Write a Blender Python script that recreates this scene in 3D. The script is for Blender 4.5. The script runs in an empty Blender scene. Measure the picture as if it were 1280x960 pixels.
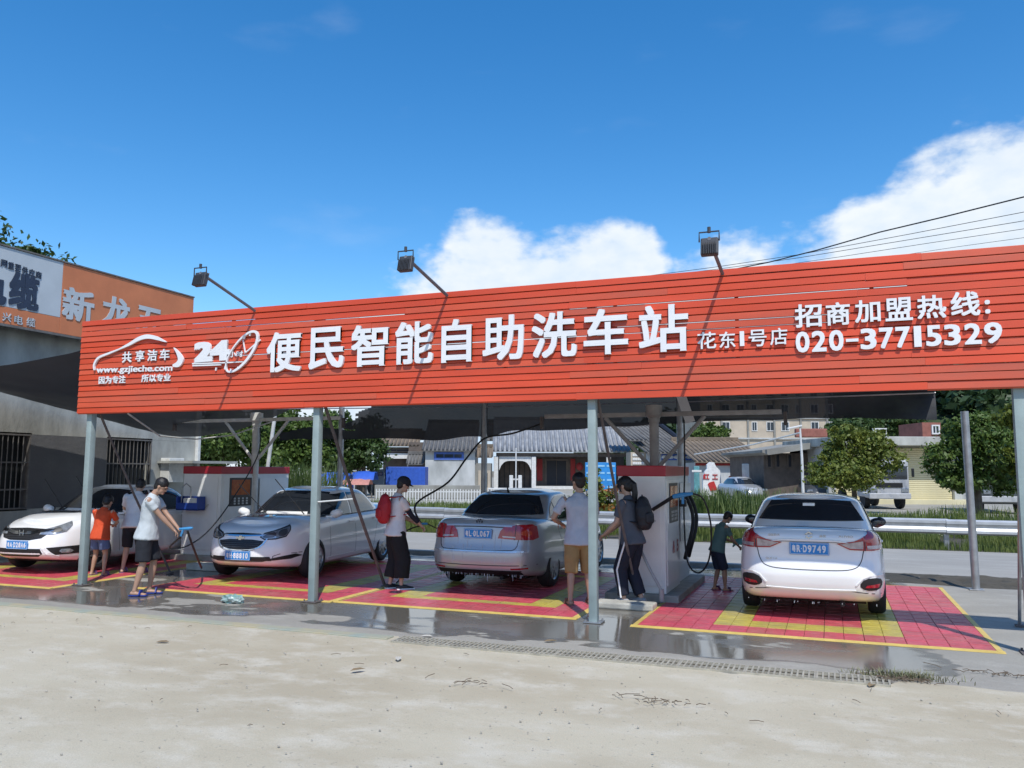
import bpy, bmesh, math, random
import numpy as np
from mathutils import Vector, Matrix, Euler, noise
from mathutils.bvhtree import BVHTree
from mathutils.geometry import delaunay_2d_cdt

S = bpy.context.scene
COL = S.collection
R = math.radians
PI = math.pi
random.seed(7)
rng = np.random.default_rng(11)

# ------------------------------------------------------------------ camera
# World frame: X runs along the sign board, Y away from the viewer, Z up, metres.
EYE = 1.78
FOC = 1026.3          # focal length in pixels of a 1280 wide picture
YAW, PITCH, ROLL = 0.3687, 0.1048, 0.0042
cF = Vector((-math.sin(YAW)*math.cos(PITCH), math.cos(YAW)*math.cos(PITCH), math.sin(PITCH)))
cR0 = Vector((math.cos(YAW), math.sin(YAW), 0)); cU0 = cR0.cross(cF)
cR = math.cos(ROLL)*cR0 + math.sin(ROLL)*cU0
cU = -math.sin(ROLL)*cR0 + math.cos(ROLL)*cU0
camd = bpy.data.cameras.new('camera')
camd.sensor_fit = 'HORIZONTAL'; camd.sensor_width = 36.0
camd.lens = FOC/1280*36.0
camd.clip_start = 0.1; camd.clip_end = 4000
cam = bpy.data.objects.new('camera', camd); COL.objects.link(cam)
m = Matrix((cR, cU, -cF)).transposed().to_4x4(); m.translation = Vector((0, 0, EYE))
cam.matrix_world = m
S.camera = cam

# ------------------------------------------------------------------ light
SUN_TO = Vector((0.50, -0.865, 0)).normalized()
SUN_EL = R(57)
sun_dir = Vector((SUN_TO.x*math.cos(SUN_EL), SUN_TO.y*math.cos(SUN_EL), math.sin(SUN_EL)))
sl = bpy.data.lights.new('sun', 'SUN'); sl.energy = 3.0; sl.angle = R(0.53); sl.color = (1.0, 0.965, 0.91)
so = bpy.data.objects.new('sun', sl); COL.objects.link(so)
so.rotation_euler = (-sun_dir).to_track_quat('-Z', 'Y').to_euler()

w = bpy.data.worlds.new("World"); S.world = w; w.use_nodes = True
nt = w.node_tree; N = nt.nodes; L = nt.links; N.clear()
def wn(t, **k):
    n = N.new(t)
    for a, b in k.items(): setattr(n, a, b)
    return n
def wmath(op, a, b=None, c=None, clamp=False):
    n = wn('ShaderNodeMath', operation=op, use_clamp=clamp)
    for i, v in enumerate((a, b, c)):
        if v is None: continue
        if isinstance(v, (int, float)): n.inputs[i].default_value = v
        else: L.new(v, n.inputs[i])
    return n.outputs[0]
sky = wn('ShaderNodeTexSky', sky_type='NISHITA', sun_disc=False)
sky.sun_elevation = SUN_EL; sky.sun_rotation = math.atan2(SUN_TO.x, SUN_TO.y)
sky.altitude = 10; sky.air_density = 1.0; sky.dust_density = 0.25; sky.ozone_density = 2.2
tc = wn('ShaderNodeTexCoord')
sep = wn('ShaderNodeSeparateXYZ'); L.new(tc.outputs['Generated'], sep.inputs[0])
az = wmath('ARCTAN2', sep.outputs[0], sep.outputs[1])          # 0 = straight along +Y
azn = wmath('ADD', wmath('DIVIDE', az, 2*PI), 0.5)
ramp = wn('ShaderNodeFloatCurve')                              # height of the cumulus bank round the horizon
cu = ramp.mapping.curves[0]
def azpos(deg): return deg/360+0.5
pts = [(-180, .30), (-140, .22), (-100, .12), (-70, .10), (-50, .13), (-42, .15), (-34, .17), (-30, .225), (-27, .25), (-23.5, .30), (-21, .285), (-18, .295), (-15, .305),
       (-11, .28), (-9.5, .235), (-6.7, .27), (-4, .275), (-2, .255), (1, .285), (4.4, .315), (7.5, .335), (10.8, .345), (18, .38), (40, .34), (70, .28), (110, .2), (150, .33), (180, .30)]
cu.points[0].location = (azpos(pts[0][0]), pts[0][1]); cu.points[1].location = (azpos(pts[-1][0]), pts[-1][1])
for d, v in pts[1:-1]: cu.points.new(azpos(d), v)
ramp.mapping.update()
L.new(azn, ramp.inputs['Value'])
nz = wn('ShaderNodeTexNoise'); nz.inputs['Scale'].default_value = 9.0; nz.inputs['Detail'].default_value = 9; nz.inputs['Roughness'].default_value = .56
mp = wn('ShaderNodeMapping'); mp.inputs['Scale'].default_value = (1, 1, 1.7); L.new(tc.outputs['Generated'], mp.inputs[0]); L.new(mp.outputs[0], nz.inputs['Vector'])
nz2 = wn('ShaderNodeTexNoise'); nz2.inputs['Scale'].default_value = 34; nz2.inputs['Detail'].default_value = 6; L.new(mp.outputs[0], nz2.inputs['Vector'])
edge = wmath('ADD', wmath('SUBTRACT', ramp.outputs[0], sep.outputs[2]), wmath('MULTIPLY', wmath('SUBTRACT', nz.outputs[0], .51), .13))
edge = wmath('ADD', edge, wmath('MULTIPLY', wmath('SUBTRACT', nz2.outputs[0], .5), .05))
mask = wn('ShaderNodeMapRange', interpolation_type='SMOOTHSTEP'); L.new(edge, mask.inputs[0]); mask.inputs[1].default_value = -.012; mask.inputs[2].default_value = .032
nzb = wn('ShaderNodeTexNoise'); nzb.inputs['Scale'].default_value = 3.1; nzb.inputs['Detail'].default_value = 5; L.new(mp.outputs[0], nzb.inputs['Vector'])
brk = wn('ShaderNodeMapRange', interpolation_type='SMOOTHSTEP'); L.new(nzb.outputs[0], brk.inputs[0]); brk.inputs[1].default_value = .36; brk.inputs[2].default_value = .50; brk.inputs[3].default_value = .9
dens = wmath('MULTIPLY', mask.outputs[0], brk.outputs[0])
# thin veil wisps higher up
nw = wn('ShaderNodeTexNoise'); nw.inputs['Scale'].default_value = 5; nw.inputs['Detail'].default_value = 7
mw = wn('ShaderNodeMapping'); mw.inputs['Scale'].default_value = (1, 1.6, 3.2); L.new(tc.outputs['Generated'], mw.inputs[0]); L.new(mw.outputs[0], nw.inputs['Vector'])
wis = wn('ShaderNodeMapRange', interpolation_type='SMOOTHSTEP'); L.new(nw.outputs[0], wis.inputs[0]); wis.inputs[1].default_value = .60; wis.inputs[2].default_value = .82; wis.inputs[4].default_value = .07
dens = wmath('MAXIMUM', dens, wis.outputs[0])
shade = wn('ShaderNodeMapRange'); L.new(wmath('ADD', wmath('MULTIPLY', edge, 1.0), wmath('MULTIPLY', wmath('SUBTRACT', nz2.outputs[0], .5), -.35)), shade.inputs[0])
shade.inputs[1].default_value = .0; shade.inputs[2].default_value = .25
cc = wn('ShaderNodeMix', data_type='RGBA'); L.new(shade.outputs[0], cc.inputs[0])
cc.inputs[6].default_value = (4.5, 4.8, 5.1, 1); cc.inputs[7].default_value = (3.1, 3.9, 4.8, 1)
hs = wn('ShaderNodeHueSaturation'); hs.inputs['Saturation'].default_value = 1.38; hs.inputs['Value'].default_value = .93; L.new(sky.outputs[0], hs.inputs['Color'])
mx = wn('ShaderNodeMix', data_type='RGBA'); L.new(dens, mx.inputs[0]); L.new(hs.outputs[0], mx.inputs[6]); L.new(cc.outputs[2], mx.inputs[7])
bg = wn('ShaderNodeBackground'); bg.inputs['Strength'].default_value = 0.15; L.new(mx.outputs[2], bg.inputs[0])
wo = wn('ShaderNodeOutputWorld'); L.new(bg.outputs[0], wo.inputs[0])

S.view_settings.view_transform = 'Standard'; S.view_settings.look = 'None'
S.view_settings.exposure = 0.43; S.view_settings.gamma = 1.0

# ------------------------------------------------------------------ sighting helpers
def ray(px, py): return cF*FOC + cR*(px-640) + cU*(480-py)
def onz(px, py, z=0.0):
    d = ray(px, py); return Vector((0, 0, EYE)) + d*((z-EYE)/d.z)
def onY(px, py, Y):
    d = ray(px, py); return Vector((0, 0, EYE)) + d*(Y/d.y)
def onX(px, py, X):
    d = ray(px, py); return Vector((0, 0, EYE)) + d*(X/d.x)
def far(px, py, D):     # point at distance D in front of the viewer
    d = ray(px, py); return Vector((0, 0, EYE)) + d*(D/FOC)

# ------------------------------------------------------------------ materials
MATS = {}
def pm(name, col, rough=.6, metal=0., var=.12, scale=6., bump=0., bscale=None, spec=.5, coat=0., trans=0., detail=4, col2=None, alpha=None, stretch=None, world=False, dirt=None):
    """procedural principled material: colour broken up by noise, optional relief"""
    if name in MATS: return MATS[name]
    m = bpy.data.materials.new(name); m.use_nodes = True
    n = m.node_tree.nodes; l = m.node_tree.links; b = n['Principled BSDF']
    c = tuple(col)
    d = tuple(col2) if col2 else tuple(max(0, x*(1-var)) for x in c)
    e = c if col2 else tuple(min(1, x*(1+var)) for x in c)
    t = n.new('ShaderNodeTexCoord') if not world else n.new('ShaderNodeNewGeometry'); src = t.outputs['Object' if not world else 'Position']
    if stretch:
        mpp = n.new('ShaderNodeMapping'); mpp.inputs['Scale'].default_value = stretch; l.new(src, mpp.inputs[0]); src = mpp.outputs[0]
    nn = n.new('ShaderNodeTexNoise'); nn.inputs['Scale'].default_value = scale; nn.inputs['Detail'].default_value = detail; nn.inputs['Roughness'].default_value = .6
    l.new(src, nn.inputs['Vector'])
    r = n.new('ShaderNodeValToRGB'); r.color_ramp.elements[0].position = .32; r.color_ramp.elements[1].position = .68
    r.color_ramp.elements[0].color = (*d, 1); r.color_ramp.elements[1].color = (*e, 1)
    l.new(nn.outputs[0], r.inputs[0]); colo = r.outputs[0]
    if dirt:       # (colour, noise scale, from, to, strength): patches of grime
        nd = n.new('ShaderNodeTexNoise'); nd.inputs['Scale'].default_value = dirt[1]; nd.inputs['Detail'].default_value = 8; nd.inputs['Roughness'].default_value = .68; l.new(src, nd.inputs['Vector'])
        md = n.new('ShaderNodeMapRange'); md.interpolation_type = 'SMOOTHSTEP'; l.new(nd.outputs[0], md.inputs[0]); md.inputs[1].default_value = dirt[2]; md.inputs[2].default_value = dirt[3]; md.inputs[4].default_value = dirt[4]
        xd = n.new('ShaderNodeMix'); xd.data_type = 'RGBA'; l.new(md.outputs[0], xd.inputs[0]); l.new(colo, xd.inputs[6]); xd.inputs[7].default_value = (*dirt[0], 1); colo = xd.outputs[2]
    l.new(colo, b.inputs['Base Color'])
    b.inputs['Roughness'].default_value = rough; b.inputs['Metallic'].default_value = metal
    b.inputs['Specular IOR Level'].default_value = spec; b.inputs['Coat Weight'].default_value = coat; b.inputs['Coat Roughness'].default_value = .04
    if bump:
        n2 = n.new('ShaderNodeTexNoise'); n2.inputs['Scale'].default_value = bscale or scale*6; n2.inputs['Detail'].default_value = 5
        l.new(src, n2.inputs['Vector'])
        bb = n.new('ShaderNodeBump'); bb.inputs['Strength'].default_value = min(1, bump); bb.inputs['Distance'].default_value = .01 if bump <= 1 else .01*bump
        l.new(n2.outputs[0], bb.inputs['Height']); l.new(bb.outputs[0], b.inputs['Normal'])
    if trans:
        tr = n.new('ShaderNodeBsdfTranslucent'); l.new(colo, tr.inputs[0]); ms = n.new('ShaderNodeMixShader'); ms.inputs[0].default_value = trans
        l.new(b.outputs[0], ms.inputs[1]); l.new(tr.outputs[0], ms.inputs[2]); l.new(ms.outputs[0], n['Material Output'].inputs[0])
    if alpha is not None:
        b.inputs['Alpha'].default_value = alpha
    MATS[name] = m
    return m

# ------------------------------------------------------------------ object helpers
def tag(o, label=None, cat=None, group=None, kind=None):
    if label: o['label'] = label
    if cat: o['category'] = cat
    if group: o['group'] = group
    if kind: o['kind'] = kind
    return o
def thing(name, label, cat, loc=(0, 0, 0), rz=0., group=None):
    o = bpy.data.objects.new(name, None); COL.objects.link(o); o.empty_display_size = .2
    o.location = loc; o.rotation_euler = (0, 0, rz)
    return tag(o, label, cat, group)
def mk(name, verts, faces, mat=None, parent=None, smooth=False, sharp=None):
    me = bpy.data.meshes.new(name); me.from_pydata([tuple(v) for v in verts], [], faces)
    if mat: me.materials.append(mat)
    if smooth:
        me.polygons.foreach_set('use_smooth', [True]*len(me.polygons))
        if sharp: me.set_sharp_from_angle(angle=R(sharp))
    me.update()
    o = bpy.data.objects.new(name, me); COL.objects.link(o)
    if parent: o.parent = parent
    return o
def link(name, me, parent=None, loc=(0, 0, 0), rot=(0, 0, 0), sc=(1, 1, 1)):
    o = bpy.data.objects.new(name, me); COL.objects.link(o); o.location = loc; o.rotation_euler = rot; o.scale = sc
    if parent: o.parent = parent
    return o
def copy_tree(o, parent=None):
    c = o.copy(); COL.objects.link(c); c.parent = parent
    for ch in list(o.children): copy_tree(ch, c)
    return c

class MB:
    """collects simple solids; build() links them as one mesh"""
    def __init__(s): s.v = []; s.f = []
    def add(s, v, f):
        k = len(s.v); s.v += [tuple(a) for a in v]; s.f += [tuple(i+k for i in q) for q in f]; return s
    def box(s, c, d, rot=None, taper=1.):
        hx, hy, hz = d[0]/2, d[1]/2, d[2]/2
        P = [Vector((x*hx*(taper if z > 0 else 1), y*hy*(taper if z > 0 else 1), z*hz)) for z in (-1, 1) for y in (-1, 1) for x in (-1, 1)]
        if rot is not None:
            M_ = rot if isinstance(rot, Matrix) else Euler(rot).to_matrix(); P = [M_ @ p for p in P]
        P = [p+Vector(c) for p in P]
        return s.add(P, [(0, 2, 3, 1), (4, 5, 7, 6), (0, 1, 5, 4), (2, 6, 7, 3), (0, 4, 6, 2), (1, 3, 7, 5)])
    def bbox(s, c, d, b=.01, rot=None):
        """box with chamfered edges"""
        bm = bmesh.new(); bmesh.ops.create_cube(bm, size=1); bmesh.ops.scale(bm, vec=d, verts=bm.verts)
        bmesh.ops.bevel(bm, geom=bm.edges[:], offset=b, segments=2, profile=.5, affect='EDGES')
        M_ = Matrix() if rot is None else (rot.to_4x4() if isinstance(rot, Matrix) else Euler(rot).to_matrix().to_4x4())
        bm.transform(Matrix.Translation(c) @ M_); bm.verts.index_update()
        s.add([v.co for v in bm.verts], [[v.index for v in f.verts] for f in bm.faces]); bm.free(); return s
    def tube(s, pts, r, n=8, cap=True, rr=None, flat=1.):
        pts = [Vector(p) for p in pts]; rings = []
        prev = None
        for i, p in enumerate(pts):
            t = (pts[min(i+1, len(pts)-1)]-pts[max(i-1, 0)])
            t = t.normalized() if t.length > 1e-9 else Vector((0, 0, 1))
            if prev is None:
                a = t.cross(Vector((0, 0, 1)));
                if a.length < .05: a = t.cross(Vector((0, 1, 0)))
            else:
                a = prev - t*prev.dot(t)
                if a.length < 1e-4: a = t.cross(Vector((0, 1, 0)))
            a.normalize(); prev = a; b = t.cross(a)
            q = rr[i] if rr else r
            rings.append([p + a*math.cos(2*PI*k/n)*q + b*math.sin(2*PI*k/n)*q*flat for k in range(n)])
        V = [v for g in rings for v in g]; F = []
        for i in range(len(rings)-1):
            for k in range(n): F.append((i*n+k, i*n+(k+1) % n, (i+1)*n+(k+1) % n, (i+1)*n+k))
        if cap: F.append(tuple(reversed(range(n)))); F.append(tuple((len(rings)-1)*n+k for k in range(n)))
        return s.add(V, F)
    def lathe(s, prof, n=24, axis='Z', c=(0, 0, 0)):
        V = []; F = []
        for (r, h) in prof:
            for k in range(n):
                a = 2*PI*k/n; x, y, z = r*math.cos(a), r*math.sin(a), h
                if axis == 'Y': x, y, z = x, z, y
                if axis == 'X': x, y, z = z, x, y
                V.append((x+c[0], y+c[1], z+c[2]))
        for i in range(len(prof)-1):
            for k in range(n):
                q = (i*n+k, i*n+(k+1) % n, (i+1)*n+(k+1) % n, (i+1)*n+k)
                F.append(q[::-1] if axis == 'Y' else q)
        return s.add(V, F)
    def sphere(s, c, r, n=10, m=7, sq=None):
        V = []; F = []
        for i in range(m+1):
            t = PI*i/m
            for k in range(n):
                a = 2*PI*k/n
                V.append((c[0]+r[0]*math.sin(t)*math.cos(a), c[1]+r[1]*math.sin(t)*math.sin(a), c[2]+r[2]*math.cos(t)))
        for i in range(m):
            for k in range(n): F.append((i*n+k, (i+1)*n+k, (i+1)*n+(k+1) % n, i*n+(k+1) % n))
        return s.add(V, F)
    def prism(s, outline, z0, z1, f=lambda a, b, h: (a, b, h)):
        """outline (a,b) extruded between heights; f maps to xyz"""
        n = len(outline); V = [f(a, b, z0) for a, b in outline]+[f(a, b, z1) for a, b in outline]
        F = [tuple(reversed(range(n))), tuple(range(n, 2*n))]+[(i, (i+1) % n, n+(i+1) % n, n+i) for i in range(n)]
        return s.add(V, F)
    def build(s, name, mat, parent=None, smooth=False, sharp=35):
        o = mk(name, s.v, s.f, mat, parent, smooth, sharp if smooth else None)
        return o
def fixn(o):
    bm = bmesh.new(); bm.from_mesh(o.data); bmesh.ops.recalc_face_normals(bm, faces=bm.faces); bm.to_mesh(o.data); bm.free(); return o

# ------------------------------------------------------------------ lettering
_gc = {}
def glyph_mesh(ch, weight=0.0, shear=0.0, res=3):
    k = (ch, weight, shear)
    if k in _gc: return _gc[k]
    c = bpy.data.curves.new('glyph', 'FONT'); c.body = ch; c.offset = weight; c.shear = shear; c.resolution_u = res; c.fill_mode = 'BOTH'; c.extrude = .05
    o = bpy.data.objects.new('glyph', c); COL.objects.link(o)
    dg = bpy.context.evaluated_depsgraph_get(); dg.update()
    me = bpy.data.meshes.new_from_object(o.evaluated_get(dg))
    v = np.empty(len(me.vertices)*3); me.vertices.foreach_get('co', v); v = v.reshape(-1, 3)
    f = [tuple(p.vertices) for p in me.polygons]
    bpy.data.objects.remove(o); bpy.data.curves.remove(c); bpy.data.meshes.remove(me)
    _gc[k] = (v, f); return _gc[k]
def letter(ch, O, ex, ez, w, h, depth, mat, parent=None, weight=.0, name='letter', shear=0., keep=False):
    """glyph standing on point O, spanning w along ex and h along ez, extruded towards the viewer"""
    v, f = glyph_mesh(ch, 0., shear)
    if not len(v): return None
    if weight > .009:       # heavier strokes: the glyph repeated a stroke-width to every side, each a hair deeper
        n0 = len(v); vv = []; ff = []
        for j, (a, b) in enumerate(((1, 1), (-1, 1), (1, -1), (-1, -1), (1, 0), (-1, 0), (0, 1), (0, -1))):
            vv.append(v+np.array([a*weight, b*weight, .0])*1.0); vv[-1] = vv[-1]*np.array([1, 1, 1-.012*j]) if True else None
            ff += [tuple(i+n0*j for i in q) for q in f]
        v, f = np.concatenate(vv), ff
    lo, hi = v.min(0), v.max(0)
    sx = w/max(1e-6, hi[0]-lo[0]); sz = h/max(1e-6, hi[1]-lo[1])
    if keep: sx = min(sx, sz)
    ex = Vector(ex); ez = Vector(ez); ny = ex.cross(ez)
    V = [Vector(O)+ex*((a[0]-lo[0])*sx)+ez*((a[1]-lo[1])*sz)+ny*((a[2]-lo[2])/(hi[2]-lo[2])*depth) for a in v]
    return mk(name, V, f, mat, parent)
def text_line(s, O, ex, ez, w, h, depth, mat, parent=None, weight=0., name='lettering', shear=0.):
    return letter(s, O, ex, ez, w, h, depth, mat, parent, weight, name, shear)

# ------------------------------------------------------------------ leaves
def leaf_cloud(name, blobs, n, size, mat, parent=None, seed=1, shell=.55, up=.35, aspect=.55, flat_bottom=None):
    """n small leaf faces spread through overlapping blobs [(centre, radii)], in clumps so that gaps stay open"""
    g = np.random.default_rng(seed)
    vol = np.array([b[1][0]*b[1][1]*b[1][2] for b in blobs])**(2/3); pr = vol/vol.sum()
    ncl = max(6, n//26)
    bi = g.choice(len(blobs), ncl, p=pr)
    C = np.array([b[0] for b in blobs])[bi]; Rr = np.array([b[1] for b in blobs])[bi]
    d = g.normal(size=(ncl, 3)); d /= np.linalg.norm(d, axis=1)[:, None]
    rad = shell+(1.04-shell)*g.random(ncl)**.6
    cl = C+d*Rr*rad[:, None]
    csz = Rr.mean(1)*g.uniform(.08, .30, ncl)
    ci = g.integers(0, ncl, n)
    P = cl[ci]+g.normal(size=(n, 3))*csz[ci][:, None]*np.array([1, 1, .62])
    if flat_bottom is not None: P[:, 2] = np.maximum(P[:, 2], flat_bottom+g.random(n)*.2)
    nr = d[ci]*.6+g.normal(size=(n, 3))*.75; nr[:, 2] += up; nr /= np.linalg.norm(nr, axis=1)[:, None]
    a = np.cross(nr, g.normal(size=(n, 3))); a /= np.linalg.norm(a, axis=1)[:, None]; b = np.cross(nr, a)
    sz = size*g.uniform(.55, 1.6, n)[:, None]
    V = np.stack([P-a*sz, P-b*sz*aspect+nr*sz*.12, P+a*sz, P+b*sz*aspect+nr*sz*.12], 1).reshape(-1, 3)
    return quads(name, V, mat, parent)
def quads(name, V, mat, parent=None):
    n = len(V)//4
    me = bpy.data.meshes.new(name); me.vertices.add(4*n); me.vertices.foreach_set('co', np.ascontiguousarray(V, dtype=np.float32).ravel())
    me.loops.add(4*n); me.loops.foreach_set('vertex_index', np.arange(4*n, dtype=np.int32))
    me.polygons.add(n); me.polygons.foreach_set('loop_start', np.arange(0, 4*n, 4, dtype=np.int32))
    me.materials.append(mat); me.update(calc_edges=True); me.validate()
    o = bpy.data.objects.new(name, me); COL.objects.link(o)
    if parent: o.parent = parent
    return o
def leafmat(name, c1, c2, trans=.3):
    return pm(name, c1, .5, col2=c2, scale=2.3, detail=8, trans=trans, spec=.4)
# ================================================================== SETTING
def sheet(name, x0, x1, y0, y1, z, mat, nx=1, ny=1):
    V = []; F = []
    for j in range(ny+1):
        for i in range(nx+1): V.append((x0+(x1-x0)*i/nx, y0+(y1-y0)*j/ny, z))
    for j in range(ny):
        for i in range(nx): k = j*(nx+1)+i; F.append((k, k+1, k+nx+2, k+nx+1))
    o = mk(name, V, F, mat); return tag(o, kind='structure')

def groundmat(name, cols, rough=.9, wet=None, fine=90, bump=.35, streak=None):
    """cols: three colours blended by large, middle and fine noise; wet=(threshold) makes dark glossy puddles"""
    m = bpy.data.materials.new(name); m.use_nodes = True
    n = m.node_tree.nodes; l = m.node_tree.links; b = n['Principled BSDF']
    t = n.new('ShaderNodeTexCoord')
    def nzz(sc, det=6, ro=.6, vec=None):
        q = n.new('ShaderNodeTexNoise'); q.inputs['Scale'].default_value = sc; q.inputs['Detail'].default_value = det; q.inputs['Roughness'].default_value = ro
        l.new(vec or t.outputs['Object'], q.inputs['Vector']); return q.outputs[0]
    def rng_(v, a, b_, c=0, d=1):
        q = n.new('ShaderNodeMapRange'); q.interpolation_type = 'SMOOTHSTEP'; l.new(v, q.inputs[0]); q.inputs[1].default_value = a; q.inputs[2].default_value = b_; q.inputs[3].default_value = c; q.inputs[4].default_value = d; return q.outputs[0]
    def mix(f, a, b_, bt='MIX'):
        q = n.new('ShaderNodeMix'); q.data_type = 'RGBA'; q.blend_type = bt
        (l.new(f, q.inputs[0]) if not isinstance(f, float) else setattr(q.inputs[0], 'default_value', f))
        for i, v in ((6, a), (7, b_)):
            if isinstance(v, tuple): q.inputs[i].default_value = (*v, 1)
            else: l.new(v, q.inputs[i])
        return q.outputs[2]
    ms = n.new('ShaderNodeMapping'); ms.inputs['Scale'].default_value = streak or (1, 1, 1); l.new(t.outputs['Object'], ms.inputs[0])
    big = rng_(nzz(.35, 5, .62, ms.outputs[0]), .38, .62)
    c = mix(big, cols[0], cols[1])
    c = mix(rng_(nzz(2.3, 7, .65, ms.outputs[0]), .45, .72), c, cols[2])
    fn = nzz(fine, 4)
    c = mix(rng_(fn, .3, .75, .0, .5), c, tuple(x*.62 for x in cols[0]))
    sp = rng_(nzz(26, 2, .5), .66, .72, 0, .7); c = mix(sp, c, tuple(x*.5 for x in cols[2]))
    rg = None
    if wet:
        sx = n.new('ShaderNodeSeparateXYZ'); l.new(t.outputs['Object'], sx.inputs[0])
        wv = nzz(.95, 5, .55, ms.outputs[0])
        bandy = rng_(sx.outputs[1], wet[0], wet[0]+.35); ad = n.new('ShaderNodeMath'); ad.operation = 'MULTIPLY_ADD'; l.new(bandy, ad.inputs[0]); ad.inputs[1].default_value = .26; l.new(wv, ad.inputs[2])
        endx = rng_(sx.outputs[0], wet[1], wet[1]+1.1); su = n.new('ShaderNodeMath'); su.operation = 'MULTIPLY_ADD'; l.new(endx, su.inputs[0]); su.inputs[1].default_value = -.30; l.new(ad.outputs[0], su.inputs[2])
        wm = rng_(su.outputs[0], .658, .682)
        c = mix(wm, c, (.135, .122, .10))
        film = rng_(su.outputs[0], .71, .78)
        rg = n.new('ShaderNodeMapRange'); l.new(wm, rg.inputs[0]); rg.inputs[3].default_value = rough; rg.inputs[4].default_value = .30
        rg2 = n.new('ShaderNodeMapRange'); l.new(film, rg2.inputs[0]); l.new(rg.outputs[0], rg2.inputs[3]); rg2.inputs[4].default_value = .035
        l.new(rg2.outputs[0], b.inputs['Roughness'])
    else: b.inputs['Roughness'].default_value = rough
    l.new(c, b.inputs['Base Color'])
    bp = n.new('ShaderNodeBump'); bp.inputs['Distance'].default_value = .012; l.new(nzz(fine*.4, 6), bp.inputs['Height'])
    if wet:
        bs = n.new('ShaderNodeMapRange'); l.new(wm, bs.inputs[0]); bs.inputs[3].default_value = bump; bs.inputs[4].default_value = .04; l.new(bs.outputs[0], bp.inputs['Strength'])
    else: bp.inputs['Strength'].default_value = bump
    l.new(bp.outputs[0], b.inputs['Normal'])
    MATS[name] = m
    return m

m_earth = groundmat('earth', [(.20, .165, .115), (.15, .13, .085), (.24, .21, .16)], fine=30)
m_sand = groundmat('sandy_concrete', [(.51, .462, .345), (.41, .355, .25), (.57, .53, .43)], fine=120, bump=.3, streak=(.75, 1.15, 1))
m_pad = groundmat('wet_concrete', [(.36, .34, .29), (.30, .28, .24), (.42, .40, .35)], .75, wet=(8.05, .55), bump=.3, streak=(.6, 1.15, 1))
m_road = groundmat('road_concrete', [(.36, .345, .31), (.31, .295, .265), (.40, .385, .35)], fine=60, bump=.2, streak=(.3, 1, 1))
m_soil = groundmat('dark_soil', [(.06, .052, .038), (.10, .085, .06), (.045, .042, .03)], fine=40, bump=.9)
m_yard = groundmat('yard', [(.36, .34, .29), (.30, .28, .23), (.40, .38, .33)], fine=25)
sheet('ground', -900, 900, -300, 1500, -.06, m_earth)
# the sandy yard in front, gently uneven, one sheet
V = []; F = []; nx, ny = 320, 70
for j in range(ny+1):
    for i in range(nx+1):
        x = -26+i*40/nx; ed = (7.72 if -4.35 < x < .45 else 7.93)+.10*noise.noise(Vector((x*1.7, 0, 5)))+.05*noise.noise(Vector((x*6, 0, 2))); y = -6+j*(ed+6)/ny
        fall = min(1, max(0, (7.6-y)/1.0)); up = .008*min(1, max(0, (y-7.3)/.4))
        V.append((x, y, up+.012*fall*noise.noise(Vector((x*.5, y*.9, 0)))+.02*fall*noise.noise(Vector((x*.2, y*.25, 4)))))
for j in range(ny):
    for i in range(nx): k = j*(nx+1)+i; F.append((k, k+1, k+nx+2, k+nx+1))
tag(mk('yard_ground', V, F, m_sand, smooth=True), kind='structure')
sheet('wash_pad', -26, 3.1, 7.864, 15.9, .004, m_pad)
sheet('side_pavement', 3.1, 14, 7.864, 12.6, .0, m_sand)
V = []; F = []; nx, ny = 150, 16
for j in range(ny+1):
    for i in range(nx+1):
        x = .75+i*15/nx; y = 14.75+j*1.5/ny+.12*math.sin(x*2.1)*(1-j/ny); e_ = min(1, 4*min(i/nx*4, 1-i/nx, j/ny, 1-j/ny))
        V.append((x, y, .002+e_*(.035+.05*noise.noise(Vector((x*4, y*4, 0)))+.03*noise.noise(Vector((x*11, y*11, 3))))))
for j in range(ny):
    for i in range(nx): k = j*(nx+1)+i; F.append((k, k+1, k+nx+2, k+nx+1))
tag(mk('shaded_soil_strip', V, F, m_soil, smooth=True), kind='structure')  # soil strip, its dark colour also carries shade cast from out of view
sheet('side_ground', 3.104, 16, 12.604, 16.15, -.004, m_yard)
sheet('road', -120, 120, 16.2, 21.3, .0, m_road)
sheet('verge_ground', -120, 120, 21.3, 34, -.02, m_soil)
sheet('village_yard', -200, 200, 34, 190, -.02, m_yard)
# road joints: shallow slab edges across the carriageway
kb = MB()
for i in range(-9, 9): kb.box((i*4.6+.8, 18.7, .0005), (.02, 5.0, .006))
tag(kb.build('road_joint', pm('joint', (.12, .115, .10), .9)), kind='structure')
kb = MB(); kb.bbox((-13.0, 16.02, .02), (26, .16, .10), .012)
tag(kb.build('pad_kerb', pm('kerb', (.42, .41, .37), .85, bump=.4)), kind='structure')

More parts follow.
